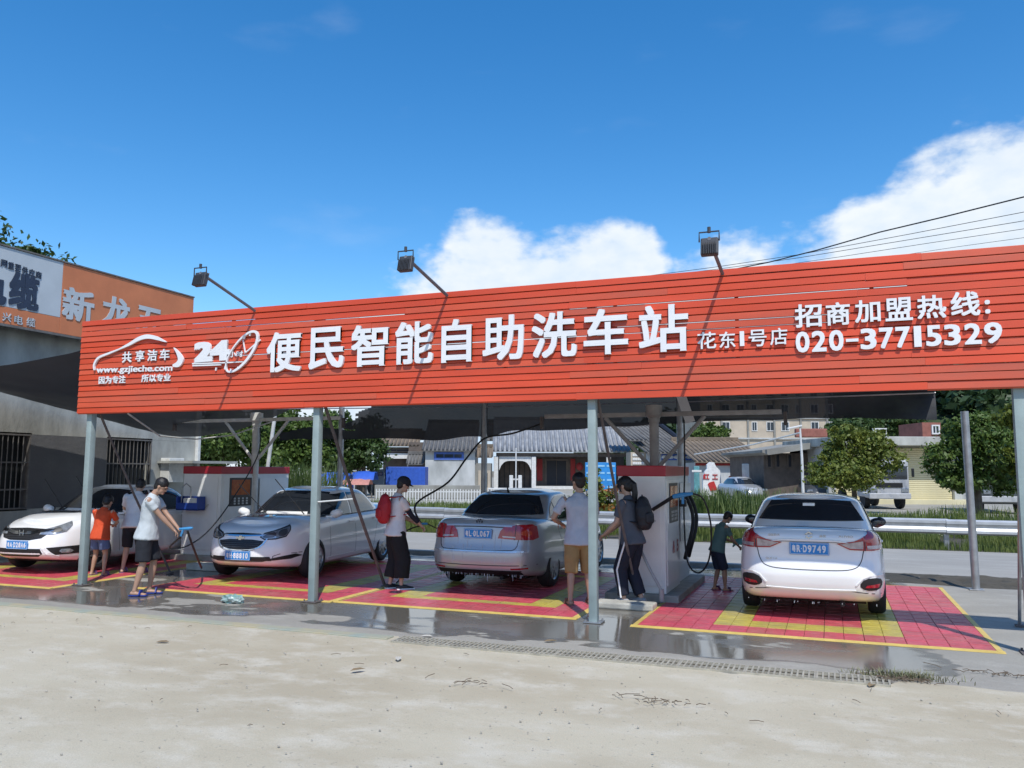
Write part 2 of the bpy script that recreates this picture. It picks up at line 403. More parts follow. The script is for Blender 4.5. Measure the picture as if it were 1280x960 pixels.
# hill far behind on the right
def hill(name, cx, cy, rx, ry, h, mat):
    V = []; F = []; n = 44
    for j in range(n+1):
        for i in range(n+1):
            u, v = i/n*2-1, j/n*2-1
            z = h*max(0, (1-u*u))*max(0, 1-v*v)*(.8+.35*noise.noise(Vector((u*2.3, v*2.3, h))))+(-1 if max(abs(u), abs(v)) > .98 else 0)
            V.append((cx+u*rx, cy+v*ry, z))
    for j in range(n):
        for i in range(n): k = j*(n+1)+i; F.append((k, k+1, k+n+2, k+n+1))
    return tag(mk(name, V, F, mat, smooth=True), kind='structure')
m_hill = pm('hill_wood', (.035, .06, .022), .95, var=.5, scale=.3, detail=9)
hill('hillside', 30, 205, 80, 60, 34, m_hill)
m_leafhill = leafmat('hill_leaf', (.055, .10, .035), (.028, .055, .02))
hb = []
for i in range(150):
    u = random.uniform(-.95, .8); v = random.uniform(-.9, .1)
    z = 34*(1-u*u)*(1-v*v)*.85
    hb.append(((30+u*80, 205+v*60, z+2), (random.uniform(3, 6), random.uniform(3, 6), random.uniform(3, 5))))
tag(leaf_cloud('hillside_wood', hb, 42000, .75, m_leafhill, seed=5), 'dense dark green wood covering the hillside behind the buildings', 'wood', kind='stuff')

# grass and weeds
m_grass = pm('grass', (.20, .24, .06), .6, col2=(.10, .15, .03), scale=3, detail=6, trans=.35)
m_reed = pm('reed', (.17, .22, .06), .6, col2=(.09, .14, .035), scale=3, detail=6, trans=.4)
m_dry = pm('dry_grass', (.30, .25, .12), .8, col2=(.16, .14, .07), scale=9)
def blades(name, P, hgt, wid, mat, lean=.35, seed=3):
    g = np.random.default_rng(seed); n = len(P); P = np.array(P)
    a = g.uniform(0, 2*PI, n); d = np.stack([np.cos(a), np.sin(a), np.zeros(n)], 1); s = np.stack([-np.sin(a), np.cos(a), np.zeros(n)], 1)
    h = (np.array(hgt)*g.uniform(.55, 1.2, n))[:, None]; le = g.uniform(.1, 1, n)[:, None]*lean*h
    up = np.array([[0, 0, 1.]]); wd = wid*g.uniform(.7, 1.3, n)[:, None]
    b0, b1 = P-s*wd, P+s*wd; m0, m1 = P+up*h*.6+d*le*.35-s*wd*.8, P+up*h*.6+d*le*.35+s*wd*.8
    t0, t1 = P+up*h*.97+d*le-s*wd*.12, P+up*h*.97+d*le+s*wd*.12
    V = np.stack([b0, b1, m1, m0, m0, m1, t1, t0], 1).reshape(-1, 3)
    return quads(name, V, mat)
P = []; Hh = []
for _ in range(52000):
    x = random.uniform(-24, 9); y = random.uniform(21.35, 26)
    q = noise.noise(Vector((x*.5, y*.6, 1)))
    if q < -.25: continue
    P.append((x, y, -.02)); Hh.append((.16+.16*max(0, q)+.05*(y-21.3)) if y < 22.4 else (.36+.35*max(0, q)))
tag(blades('verge_grass', P, Hh, .007, m_grass), 'rough green grass growing along the road verge under the guard rail', 'grass', kind='stuff')
P = []; Hh = []
for _ in range(40000):
    x = random.uniform(-28, 14); y = random.uniform(26, 34)
    P.append((x, y, -.02)); Hh.append(.42+.3*noise.noise(Vector((x*.4, y*.4, 3))))
tag(blades('meadow_grass', P, Hh, .014, m_grass, seed=8), 'green grass in the field beyond the guard rail', 'grass', kind='stuff')
def reeds(name, pts, n, h, label, seed, mat=m_reed, w=.02, spread=.8):
    P = []; Hh = []; g = random.Random(seed)
    for _ in range(n):
        cx, cy = g.choice(pts); P.append((cx+g.gauss(0, spread), cy+g.gauss(0, spread*.6), -.02)); Hh.append(h)
    return tag(blades(name, P, Hh, w, mat, lean=.45, seed=seed), label, 'weeds', kind='stuff')
p1 = far(905, 640, 24); p2 = far(885, 640, 23.5); p3 = far(935, 640, 25); p4 = far(862, 640, 24)
reeds('tall_weeds', [(p1.x, p1.y), (p2.x, p2.y), (p3.x, p3.y), (p4.x, p4.y)], 2600, 1.15, 'tall pale green weeds behind the guard rail left of the white saloon car', 21)
p1 = far(362, 640, 24); p2 = far(378, 640, 24); p3 = far(368, 640, 24); p4 = far(408, 640, 25)
reeds('tall_reeds', [(p1.x, p1.y), (p2.x, p2.y), (p3.x, p3.y), (p4.x, p4.y)], 1500, 1.75, 'tall light green reeds rising behind the left wash cabinet', 22, w=.022, spread=.30)
# ================================================================== WASH STATION
SY = 9.5; ZT = 4.09; ZB = 2.63; XL = -10.93; XR = 3.3
m_slat = pm('orange_slat', (.62, .070, .022), .40, var=.15, scale=1.1, detail=7, bump=.12, bscale=3, stretch=(.35, 1, 2), world=True, dirt=((.40, .09, .05), .8, .45, .75, .55))
m_slat2 = pm('orange_slat_faded', (.58, .085, .034), .45, var=.14, scale=1.3, detail=7, bump=.12, bscale=3, stretch=(.35, 1, 2), world=True, dirt=((.38, .10, .06), 1.1, .42, .72, .6))
m_white = pm('white_letter', (.80, .80, .80), .38, var=.04, scale=3)
m_letside = pm('letter_side', (.10, .04, .09), .5)
m_post = pm('post_paint', (.30, .37, .36), .5, var=.12, scale=5, detail=7, bump=.1)
m_steel = pm('galvanised', (.38, .39, .40), .42, metal=.75, var=.18, scale=7)
m_pipe = pm('grey_pipe', (.36, .35, .34), .6, var=.18, scale=5, bump=.2)
m_whitepipe = pm('white_pipe', (.62, .62, .59), .5, var=.15, scale=6, bump=.2)
m_rust = pm('rusty_steel', (.085, .070, .066), .7, col2=(.15, .13, .125), scale=9)
m_black = pm('black_plastic', (.018, .018, .020), .42)
m_rubber = pm('black_rubber', (.02, .02, .021), .6, bump=.15)

sign = thing('sign_board', 'long orange red slatted sign board with raised white Chinese lettering above the wash bays', 'sign', (0, SY, 0))
nrow = 17; pitch = (ZT-ZB)/nrow
sm = {}
for r in range(nrow):
    x = XL; z = ZB+pitch*(r+.5)
    cuts = sorted([XL+random.uniform(1.4, 3.4), XL+5.6+random.uniform(-.9, .9), XL+8.6+random.uniform(-.7, .7), XL+11.6+random.uniform(-.6, .4)]) if r not in (0, 16) else [XL+4.2, XL+8.1, XL+11.9]
    ends = [XL]+cuts+[XR]
    for a, b in zip(ends[:-1], ends[1:]):
        Lg = b-a
        key = round(Lg, 3)
        mb = MB()
        # shallow channel strip: bowed face, folded edges
        hh = pitch/2-random.choice((.003, .0035, .004, .0055)); lap = .012 if random.random() < .8 else -.004
        prof = [(-.004, -hh), (-.0260, -hh), (-.0280, -hh+.003), (-.0200, hh-.004), (-.0170, hh), (.004, hh), (.006, hh-.012), (.006, -hh-lap)]
        n = len(prof)
        Vv = [(-Lg/2+.0006, p[0], p[1]) for p in prof]+[(Lg/2-.0006, p[0], p[1]) for p in prof]
        Ff = [(i, (i+1) % n, n+(i+1) % n, n+i) for i in range(n)]+[tuple(range(n)), tuple(reversed(range(n, 2*n)))]
        o = mk('slat', Vv, [tuple(reversed(q)) for q in Ff], m_slat if random.random() < .65 else m_slat2, sign)
        o.location = ((a+b)/2, random.uniform(-.003, .003), z+random.uniform(-.0018, .0018))
        o.rotation_euler = (random.uniform(-.02, .02), random.uniform(-.0009, .0009), 0)
fr = MB()
for z in (ZB+.06, (ZB+ZT)/2, ZT-.06): fr.box(((XL+XR)/2, .05, z), (XR-XL, .05, .05))
x = XL+.05
while x < XR:
    fr.box((x, .053, (ZB+ZT)/2), (.04, .04, ZT-ZB-.02)); x += 1.42
fr.build('rear_frame', m_rust, sign)

ex, ez = Vector((1, 0, 0)), Vector((0, 0, 1))
FY = -.030
def sp(px, py):
    p = onY(px, py, SY-.05); return p.x, p.z
def stand_off(O, w, h):  # two small studs hold each letter off the slats
    pass
def put(ch, pxs, pys, depth=.035, weight=.018, name='character', mat=None):
    x0, _ = sp(pxs[0], pys[1]); x1, _ = sp(pxs[1], pys[0])
    xm = (pxs[0]+pxs[1])/2
    z0 = sp(xm, pys[1])[1]; z1 = sp(xm, pys[0])[1]
    o = letter(ch, (x0, FY, z0), ex, ez, x1-x0, z1-z0, depth, mat or m_white, sign, weight, name)
    return o
for ch, a, b in [('便', (333, 378), (415, 465)), ('民', (386, 431), (409, 461)), ('智', (439, 486), (406, 458)), ('能', (494, 542), (402, 455)),
                 ('自', (552, 590), (399, 453)), ('助', (603.5, 655), (394, 450)), ('洗', (665, 721), (390, 447)), ('车', (730, 785), (386, 443)), ('站', (799, 860), (381, 440))]:
    put(ch, a, b, weight=.021)
for ch, a, b in [('花', (872, 895), (415, 436)), ('东', (899.5, 919), (414.5, 435)), ('1', (925, 930), (414, 432.5)), ('号', (936, 958), (412, 433)), ('店', (963, 984), (410, 431))]:
    put(ch, a, b, depth=.025, weight=.012 if ch != '1' else .0)
for ch, a, b in [('招', (994, 1027), (380, 409)), ('商', (1033, 1062), (378, 406.5)), ('加', (1069, 1100), (375, 403)), ('盟', (1107, 1140), (372, 401)), ('热', (1147, 1182), (369, 398)), ('线', (1189, 1224), (364.5, 395)), (':', (1231.5, 1237), (375, 392))]:
    put(ch, a, b, depth=.03, weight=.020)
dg_ = [('0', 995, 1011.5), ('2', 1015, 1032.5), ('0', 1036.7, 1054), ('-', 1057.5, 1073), ('3', 1076, 1095), ('7', 1099.5, 1116), ('7', 1120, 1137), ('1', 1143, 1151), ('5', 1158, 1176), ('3', 1180.5, 1200), ('2', 1206, 1226), ('9', 1231, 1252)]
for ch, a, b in dg_:
    xm = (a+b)/2; top = 415+(402.4-415)*(xm-995)/257; bot = 441+(428.6-441)*(xm-995)/257
    if ch == '-': top, bot = (top+bot)/2-1.2, (top+bot)/2+2.6
    put(ch, (a, b), (top, bot), depth=.028, weight=.024 if ch != '1' else .012, name='digit')
# car outline logo, swept strokes
def swoosh(pts, wid, name, depth=.03, mat=None):
    """ribbon along sign points with varying width"""
    P = [Vector((sp(a, b)[0], 0, sp(a, b)[1])) for a, b in pts]
    Q = []; W = []
    for i in range(len(P)-1):
        for k in range(5):
            t = k/5; p0 = P[max(i-1, 0)]; p1 = P[i]; p2 = P[i+1]; p3 = P[min(i+2, len(P)-1)]
            Q.append(.5*((2*p1)+(p2-p0)*t+(2*p0-5*p1+4*p2-p3)*t*t+(3*p1-p0-3*p2+p3)*t**3)); W.append(wid[i]*(1-t)+wid[i+1]*t)
    Q.append(P[-1]); W.append(wid[-1])
    V = []; F = []
    for i, q in enumerate(Q):
        t = (Q[min(i+1, len(Q)-1)]-Q[max(i-1, 0)]).normalized(); nn = Vector((-t.z, 0, t.x))*W[i]/2
        for s in (-1, 1):
            for y in (FY, FY-depth): V.append((q.x+nn.x*s, y, q.z+nn.z*s))
    for i in range(len(Q)-1):
        a = i*4; b = a+4
        F += [(a+1, b+1, b+3, a+3), (a, a+2, b+2, b), (a, b, b+1, a+1), (a+2, a+3, b+3, b+2)]
    k = (len(Q)-1)*4; F += [(0, 1, 3, 2), (k, k+2, k+3, k+1)]
    o = mk(name, V, F, mat or m_white, sign); return fixn(o)
def z1(x, y): return (100+x/5.333, 390+y/5.333)
swoosh([z1(*p) for p in [(96, 388), (96, 350), (125, 305), (195, 275), (262, 248), (330, 215), (395, 178), (450, 164), (510, 174), (575, 200)]], [.02, .035, .035, .03, .02, .045, .06, .065, .055, .01], 'car_outline')
swoosh([z1(*p) for p in [(626, 238), (655, 275), (672, 318), (655, 348), (620, 358)]], [.005, .05, .10, .09, .03], 'car_outline')
for ch, a, b in [('共', (152, 164.5), (439.5, 453)), ('享', (168.6, 180.5), (438, 451.7)), ('洁', (183.6, 196.5), (437, 451)), ('车', (199, 212), (436, 450))]:
    put(ch, a, b, depth=.018, weight=.022)
s_ = 'www.gzjieche.com'
def put_text(s, x0p, x1p, yl, yr, hpx, weight, depth=.014, name='lettering'):
    (xa, za), (xb, zb) = sp(x0p, yl), sp(x1p, yr)
    (_, zt) = sp(x0p, yl-hpx)
    e = Vector((xb-xa, 0, zb-za)); w_ = e.length; e.normalize()
    return letter(s, (xa, FY, za), e, Vector((-e.z, 0, e.x)), w_, zt-za, depth, m_white, sign, weight, name)
put_text(s_, 119.5, 214.5, 468.3, 466, 10, .02)
put_text('因为专注', 122.5, 156, 480, 478.8, 9.5, .025)
put_text('所以专业', 176, 212.5, 477.6, 476.4, 9.5, .025)
# 24-hour clock emblem
put_text('24', 242.5, 287, 453.5, 450, 25, .06, .03, 'digit')
swoosh([z1(750, 345), z1(960, 338), z1(1085, 332)], [.018, .018, .012], 'underline')
swoosh([z1(752, 358), z1(850, 355), z1(940, 352)], [.02, .02, .016], 'underline')
cx_, cz_ = sp(*z1(1078, 265)); ring = []
for k in range(37):
    a = 2*PI*k/36; u, v = .36*math.cos(a), .155*math.sin(a); th = R(47)
    ring.append((cx_+u*math.cos(th)-v*math.sin(th), cz_+u*math.sin(th)+v*math.cos(th), .030+.012*math.cos(a+.9)))
V = []; F = []
for i, (x, z, ww) in enumerate(ring[:-1]):
    x2, z2, _ = ring[i+1]; x0, z0, _ = ring[i-1] if i else ring[-2]
    t = Vector((x2-x0, 0, z2-z0)).normalized(); nn = Vector((-t.z, 0, t.x))*ww/2
    for s in (-1, 1):
        for y in (FY, FY-.03): V.append((x+nn.x*s, y, z+nn.z*s))
for i in range(36):
    a = i*4; b = ((i+1) % 36)*4
    F += [(a+1, b+1, b+3, a+3), (a, a+2, b+2, b), (a, b, b+1, a+1), (a+2, a+3, b+3, b+2)]
fixn(mk('clock_ring', V, F, m_white, sign))
swoosh([z1(1100, 275), z1(1085, 185)], [.016, .010], 'clock_hand', .02); swoosh([z1(1100, 272), z1(1200, 185)], [.016, .022], 'clock_hand', .02)
tk = MB()
for q in [(1132, 148), (1093, 170), (1103, 333), (1050, 375), (1003, 388), (965, 372), (905, 380)]:
    x, z = sp(*z1(*q)); tk.box((x, FY-.01, z), (.022, .02, .045), (0, R(12), 0))
tk.build('tick_mark', m_white, sign)
put_text('小时', 285.5, 303, 446.5, 446, 7.5, .02)

# posts under the sign, square tube with base plate; each with a slanting brace behind
PX = [-10.74, -6.57, -2.66, 1.80]
plab = ['pale green grey square sign post at the left end of the sign', '',
        'pale green grey square sign post beside the man in khaki shorts', 'pale green grey square sign post at the right edge of the photo']
blab = ['thin dark diagonal brace behind the man with blue slippers', 'rusty diagonal brace pole behind the woman with the red backpack', 'thin dark diagonal brace between the khaki shorts man and the ponytail girl', 'thin grey brace pole standing on the pavement at the right edge']
plab[1] = 'pale green grey square sign post in front of the white car plated 88810'
for i, x in enumerate(PX):
    p = thing('sign_post', plab[i], 'post', (x, SY+.09, 0), group='square posts under the sign board')
    b = MB(); b.bbox((0, 0, 2.02), (.10, .10, 4.03), .006); b.build('shaft', m_post, p, True)
    b = MB(); b.bbox((0, 0, .014), (.22, .2, .014), .003)
    for sx in (-1, 1):
        for sy in (-1, 1): b.tube([(sx*.085, sy*.075, .01), (sx*.085, sy*.075, .045)], .011, 6)
    b.build('base_plate', m_rust if i != 2 else m_steel, p)
    if i == 1:
        b = MB(); b.tube([(.03, -.02, 1.34), (.52, .1, 1.385)], .012, 6); b.build('bracket', m_whitepipe, p)
    br = thing('brace_pole', blab[i], 'pole', (x+.04, SY+.13, 0), group='slanting braces behind the sign posts')
    q = MB(); ye = 11.2-SY-.13
    q.tube([(0, .06, 2.66), (.06, ye*.5, 1.35), (.14, ye, .03)], .019 if i != 1 else .024, 7); q.build('rod', m_rust if i < 3 else m_steel, br, True)
    q = MB(); q.bbox((.14, ye, .02), (.09, .09, .024), .004); q.build('foot', m_rust, br)

# rear posts
RP = [onY(425, 600, 14.4).x, onY(605, 600, 14.4).x, onY(851, 600, 14.4).x, 2.0]
rl = ['round steel rear post behind the white car with black windscreen wipers', 'round steel rear post left of the silver car roof', 'round steel rear post behind the right wash cabinet', 'round steel rear post standing on the pad corner right of the red mat']
for i, x in enumerate(RP):
    p = thing('canopy_post', rl[i], 'post', (x, 14.4, 0), group='round rear posts of the net canopy')
    q = MB(); top = 3.05 if i < 3 else 2.72
    lean = -.03 if i == 3 else 0
    q.tube([(0, 0, .0), (lean, 0, top)], .057, 14); q.build('shaft', m_steel, p, True)
    q = MB(); q.bbox((0, 0, .014), (.2, .2, .016), .003); q.build('base_plate', m_steel, p)
p = thing('leaning_pipe', 'white painted pipe leaning behind the left wash cabinet', 'pipe', onY(335, 588, 16.2))
p.location.z = 0
q = MB(); a0 = onY(334, 588, 16.2)-p.location; a1 = onY(345, 510, 16.2)-p.location; d_ = (a1-a0); bb_ = a0-d_*(a0.z/d_.z)
q.tube([bb_, a1+d_*.12], .045, 10); q.build('pipe', m_whitepipe, p, True)

# net canopy: black shade cloth sagging between wires
m_net = bpy.data.materials.new('shade_net'); m_net.use_nodes = True
n = m_net.node_tree.nodes; l = m_net.node_tree.links; b = n['Principled BSDF']; b.inputs['Base Color'].default_value = (.020, .024, .030, 1); b.inputs['Roughness'].default_value = .62
tcn = n.new('ShaderNodeTexCoord'); nn = n.new('ShaderNodeTexNoise'); nn.inputs['Scale'].default_value = 2.2; nn.inputs['Detail'].default_value = 6; l.new(tcn.outputs['Object'], nn.inputs['Vector'])
rr = n.new('ShaderNodeValToRGB'); rr.color_ramp.elements[0].color = (.010, .012, .015, 1); rr.color_ramp.elements[1].color = (.030, .034, .043, 1); l.new(nn.outputs[0], rr.inputs[0]); l.new(rr.outputs[0], b.inputs['Base Color'])
trn = n.new('ShaderNodeBsdfTransparent'); tlu = n.new('ShaderNodeBsdfTranslucent'); tlu.inputs[0].default_value = (.06, .065, .075, 1)
m1 = n.new('ShaderNodeMixShader'); m1.inputs[0].default_value = .06; l.new(b.outputs[0], m1.inputs[1]); l.new(tlu.outputs[0], m1.inputs[2])
m2 = n.new('ShaderNodeMixShader'); m2.inputs[0].default_value = .035; l.new(m1.outputs[0], m2.inputs[1]); l.new(trn.outputs[0], m2.inputs[2]); l.new(m2.outputs[0], n['Material Output'].inputs[0])
def net(name, x0, x1, y0, y1, zf, label, nx=90, ny=26, gap=None):
    V = []; F = []
    for j in range(ny+1):
        for i in range(nx+1):
            u, v = i/nx, j/ny; x = x0+(x1-x0)*u; y = y0+(y1-y0)*v
            xx, yy, z = zf(x, y, u, v)
            V.append((xx, yy+.05*noise.noise(Vector((xx*2.2, z*2.5, 7))), z+.03*noise.noise(Vector((xx*1.6, yy*1.6, 0)))))
    for j in range(ny):
        for i in range(nx):
            k = j*(nx+1)+i
            if gap and gap(V[k]): continue
            F.append((k, k+1, k+nx+2, k+nx+1))
    o = mk(name, V, F, m_net, smooth=True); return tag(o, label, 'shade net', 'black shade nets over the bays')
def sagx(x, knots):   # scallop between support points
    for a, b, s in knots:
        if a <= x <= b: t = (x-a)/(b-a); return -s*4*t*(1-t)
    return 0
kn = [(-10.9, -8.2, .10), (-8.2, -5.2, .14), (-5.2, -2.4, .18), (-2.4, 1.6, .14)]
low = [(-11, 2.40), (-8.3, 2.40), (-7, 2.36), (-6.2, 2.42), (-5.6, 2.53), (-4.6, 2.51), (-3.5, 2.58), (-2.4, 2.62), (-1.5, 2.64), (0, 2.66), (1.6, 2.60)]
def lowz(x):
    for (a, va), (b, vb) in zip(low[:-1], low[1:]):
        if x <= b: t = max(0, (x-a)/(b-a)); t = t*t*(3-2*t); return va+(vb-va)*t
    return low[-1][1]
def zmain(x, y, u, v):
    # flat roof part first, then the rear flap hanging down from the rear posts
    if v < .62:
        t = v/.62; return x, 9.72+(14.42-9.72)*t, 3.42-.36*t+sagx(x, kn)*math.sin(PI*t)
    t = (v-.62)/.38; return x, 14.42+.10*math.sin(x*2.3+t*2)*t, 3.06-(3.06-lowz(x))*t
def gap(v3):
    x, y, z = v3
    if y < 14.2: return -9.85+.15*math.sin(y*5) < x < -7.55 and 10.3+.2*math.sin(x*2.1) < y < 11.5+.12*math.sin(x*4)
    return x < -9.0+.25*math.sin(z*11)+.15*math.sin(z*23) and z > 2.62+.05*math.sin(x*3)
net('shade_net', -10.9, 1.58, 9.72, 14.6, zmain, 'black shade net over the wash bays behind the sign', 180, 90, gap)
def zleft(x, y, u, v):
    # u=0 at the building wall, u=1 behind the left end of the sign
    zw = 3.46-.20*(y-11.3); zs = 3.75-.09*(y-9.7)
    z = zw*(1-u)+zs*u-.42*4*u*(1-u)*.9
    y2 = y-(1-u)*1.5*(1-v)
    return x, y2, z
net('shade_net', -15.2, -10.86, 9.72, 15.2, zleft, 'black shade net slung from the concrete building to the left end of the sign', 44, 26)
st = MB(); a_, b_ = onY(848, 494, 14.1), onY(862, 516, 13.6); st.box((a_+b_)/2, (.16, .012, (a_-b_).length), (0, R(-18), 0)); tag(st.build('strap', m_white, None), 'white cloth strap hanging from the net beside the rear post', 'strap')
for k_, y_ in enumerate((11.4, 13.0, 14.38)):
    cw = MB(); cw.tube([(-10.9, y_, 3.05), (-6, y_, 2.98), (-2, y_, 2.98), (1.58, y_, 3.02)], .012, 6); tag(cw.build('support_cable', m_steel, None, True), ('front', 'middle', 'rearmost')[k_]+' steel cable carrying the shade net above the bays', 'cable', 'cables under the shade net')
wire = MB()
wpts = [onY(160, 517, 9.9), onY(200, 545, 11.5), onY(245, 549, 12.5), onY(290, 544, 13.2), onY(340, 527, 14)]
wire.tube(wpts, .014, 6); tag(wire.build('support_cable', m_whitepipe, None, True), 'thin white cable sagging below the net to the left boom stand', 'cable')

# vacuum/water booms: post with crossbar and braces, beside each cabinet
def boom_stand(name, px, X, Y, zt, bar, label, mat, tilt=0):
    p = thing(name, label, 'boom stand', (X, Y, 0), group='boom stands beside the wash cabinets')
    q = MB(); q.tube([(0, 0, .02), (0, 0, zt+.05)], .075, 16); q.build('post', mat, p, True)
    q = MB(); q.lathe([(0, .16), (.13, .14), (.13, -.02), (.09, -.06), (.09, -.12), (0, -.13)], 16, c=(0, 0, zt)); q.build('swivel', mat, p, True)
    for s, ln in ((-1, bar[0]), (1, bar[1])):
        q = MB(); q.bbox((s*ln/2, 0, zt+tilt*s*.03), (ln-.10, .07, .07), .008, (0, -tilt*.02, 0)); q.build('arm', mat, p, True)
        q = MB(); q.tube([(s*.06, 0, zt-.82), (s*.78, 0, zt-.04)], .032, 8); q.build('strut', mat, p, True)
        q = MB(); q.bbox((s*ln, 0, zt-.10), (.05, .08, .2), .006); q.build('arm_end', m_rust, p)
    return p
bA = onY(318, 600, 13.95); boom_stand('boom_stand', 0, bA.x, 13.95, 2.80, (2.15, 2.1), 'white boom stand with crossbar at the left wash cabinet', m_whitepipe)
bB = onY(818, 560, 12.75); boom_stand('boom_stand', 0, bB.x, 12.75, 2.66, (1.85, 1.95), 'grey boom stand with crossbar behind the right wash cabinet', m_pipe)

# wash cabinets
m_cab = pm('cabinet_paint', (.74, .75, .73), .35, var=.06, scale=2.2, detail=7, bump=.05, coat=.2)
m_red = pm('cabinet_red', (.36, .018, .035), .35, var=.1, scale=3)
m_plinth = pm('plinth', (.30, .29, .26), .8, var=.25, scale=4, bump=.5)
m_screen = pm('screen_orange', (.42, .12, .03), .15, col2=(.30, .05, .02), scale=14)
m_glass_dark = pm('dark_glass', (.012, .013, .016), .06, spec=.6)
def cabinet(X, Y, w_, d_, h_, z0, label, gear):
    p = thing('wash_cabinet', label, 'wash machine', (X, Y, 0), group='self service wash cabinets')
    q = MB(); q.bbox((w_/2, d_/2+.03, z0/2), (w_+.36, d_+.25, z0), .015); q.build('plinth', m_plinth, p)
    half = d_/2
    for k, y0 in enumerate((0, half+.01)):
        q = MB(); q.bbox((w_/2-(.02*k), y0+half/2, z0+(h_-z0)/2), (w_-.04*k, half-.01, h_-z0), .012); q.build('housing', m_cab, p)
        q = MB(); q.bbox((w_/2-(.02*k), y0+half/2, h_+.0-.06), (w_+.03-.04*k, half+.012, .15), .012); q.build('top_band', m_red, p)
    # door seams and panel on the +X face of the first housing
    q = MB(); q.bbox((w_+.004, half*.5, z0+(h_-z0)*.5-.04), (.016, half-.16, h_-z0-.28), .006); q.build('door', m_cab, p)
    q = MB(); q.bbox((w_+.014, half*.52, 1.33), (.012, half*.60, .56), .004); q.build('display_frame', m_black, p)
    q = MB(); q.bbox((w_+.021, half*.52, 1.42), (.006, half*.50, .30), .002); q.build('display', m_screen, p)
    q = MB()
    for r_ in range(3):
        for c_ in range(4): q.bbox((w_+.022, half*.36+c_*half*.11, 1.10+r_*.05), (.008, .05, .034), .002)
    q.build('keypad', m_steel, p)
    q = MB(); q.bbox((w_+.006, half*1.5, 1.15), (.01, half-.14, .9), .004); q.build('service_panel', m_cab, p)
    q = MB()
    for k in range(5): q.box((w_-.028, half*1.5+.0, 1.55-.03*k), (.012, half*.5, .010))
    q.build('vent', m_black, p)
    q = MB(); q.bbox((w_*.5, -.004, z0+(h_-z0)*.5-.05), (w_-.12, .012, h_-z0-.30), .005); q.build('front_panel', m_cab, p)
    q = MB(); q.tube([(w_*.5+.05, -.02, 1.0), (w_*.5+.14, -.05, 1.03), (w_*.5+.2, -.02, 1.10)], .010, 6); q.build('handle', m_steel, p)
    if gear:
        q = MB(); q.bbox((w_+.06, half*1.0, 1.30), (.10, .10, .10), .01); q.build('hose_holder', m_black, p)
        for k in range(2):
            q = MB(); pts = []
            for i in range(19):
                t = i/18; pts.append((w_+.05+.10*math.sin(PI*t), half*(1.22+.32*k)+.16*math.sin(2*PI*t*.9), 1.42-.95*t))
            q.tube(pts, .028, 8); q.build('suction_hose', m_rubber, p, True)
        letter('A', (w_+.018, half*.40, .62), (0, 1, 0), ez, .15, .17, .004, m_red, p, .02)
        letter('5', (w_+.018, half*.70, .62), (0, 1, 0), ez, .10, .17, .004, m_red, p, .02)
    return p
cabinet(-2.80, 11.40, .66, 2.25, 1.84, .11, 'white wash cabinet with red top band between the silver car and the white car', True)
cA = cabinet(-11.98, 12.95, .92, 2.2, 1.82, .12, 'white wash cabinet with red top band and orange screen near the blue caddy', False)
# blue basket on the left cabinet's front
q = thing('blue_caddy', 'blue plastic caddy hung on the front of the left cabinet behind the man', 'caddy', (-11.62, 12.78, .98))
t_ = MB(); t_.bbox((0, 0, .02), (.52, .22, .03), .008); t_.bbox((-.25, 0, .14), (.02, .22, .26), .006); t_.bbox((.25, 0, .14), (.02, .22, .26), .006); t_.bbox((0, .1, .14), (.5, .02, .26), .006); t_.bbox((0, -.1, .08), (.5, .02, .14), .006)
m_bluep = pm('blue_plastic', (.02, .06, .30), .35)
t_.build('tray', m_bluep, q)
t_ = MB(); t_.tube([(-.2, -.03, .05), (-.2, -.03, .44), (-.1, -.03, .52), (.02, -.03, .44), (.02, -.03, .2)], .013, 6); t_.build('hook', m_steel, q, True)
t_ = MB(); t_.bbox((.05, -.02, .18), (.34, .12, .12), .02); t_.build('box', m_whitepipe, q)

# mats: interlocking tiles, one part each
m_tred = pm('tile_red', (.56, .075, .105), .36, var=.16, scale=5, detail=6, bump=.9, bscale=26, spec=.4, world=True, dirt=((.40, .17, .15), 1.6, .48, .78, .6))
m_tred2 = pm('tile_red_worn', (.50, .085, .10), .40, var=.20, scale=5, detail=6, bump=.9, bscale=26, spec=.4, world=True, dirt=((.42, .20, .17), 2.2, .42, .75, .6))
m_tyel = pm('tile_yellow', (.50, .41, .075), .42, var=.14, scale=5, detail=6, bump=.9, bscale=26, world=True, dirt=((.30, .24, .12), 1.8, .42, .72, .7))
m_edge = pm('mat_edge', (.62, .45, .12), .5, var=.15, scale=6)
def tile_mesh(mat, T):
    # slab made of three raised wavy ribs so that the relief reads at a distance
    bm = bmesh.new(); h = T/2-.0008
    nseg = 6
    for k in range(3):
        y0 = -h+k*(2*h/3)+.001; y1 = -h+(k+1)*(2*h/3)-.001
        for s in range(2):
            x0 = -h+s*h; x1 = x0+h; off = .022 if (s+k) % 2 else -.0
            z = .0125-.002*((s+k) % 2)
            vs = [bm.verts.new(v) for v in [(x0+.002, y0, .0), (x1-.002, y0, .0), (x1-.002, y1, .0), (x0+.002, y1, .0), (x0+.003, y0+.004, z), (x1-.003, y0+.004+off*.3, z), (x1-.003, y1-.004, z), (x0+.003, y1-.004-off*.3, z)]]
            for q in [(4, 5, 6, 7), (0, 1, 5, 4), (1, 2, 6, 5), (2, 3, 7, 6), (3, 0, 4, 7)]: bm.faces.new([vs[i] for i in q])
    me = bpy.data.meshes.new('mat_tile'); bm.to_mesh(me); bm.free(); me.materials.append(mat); return me
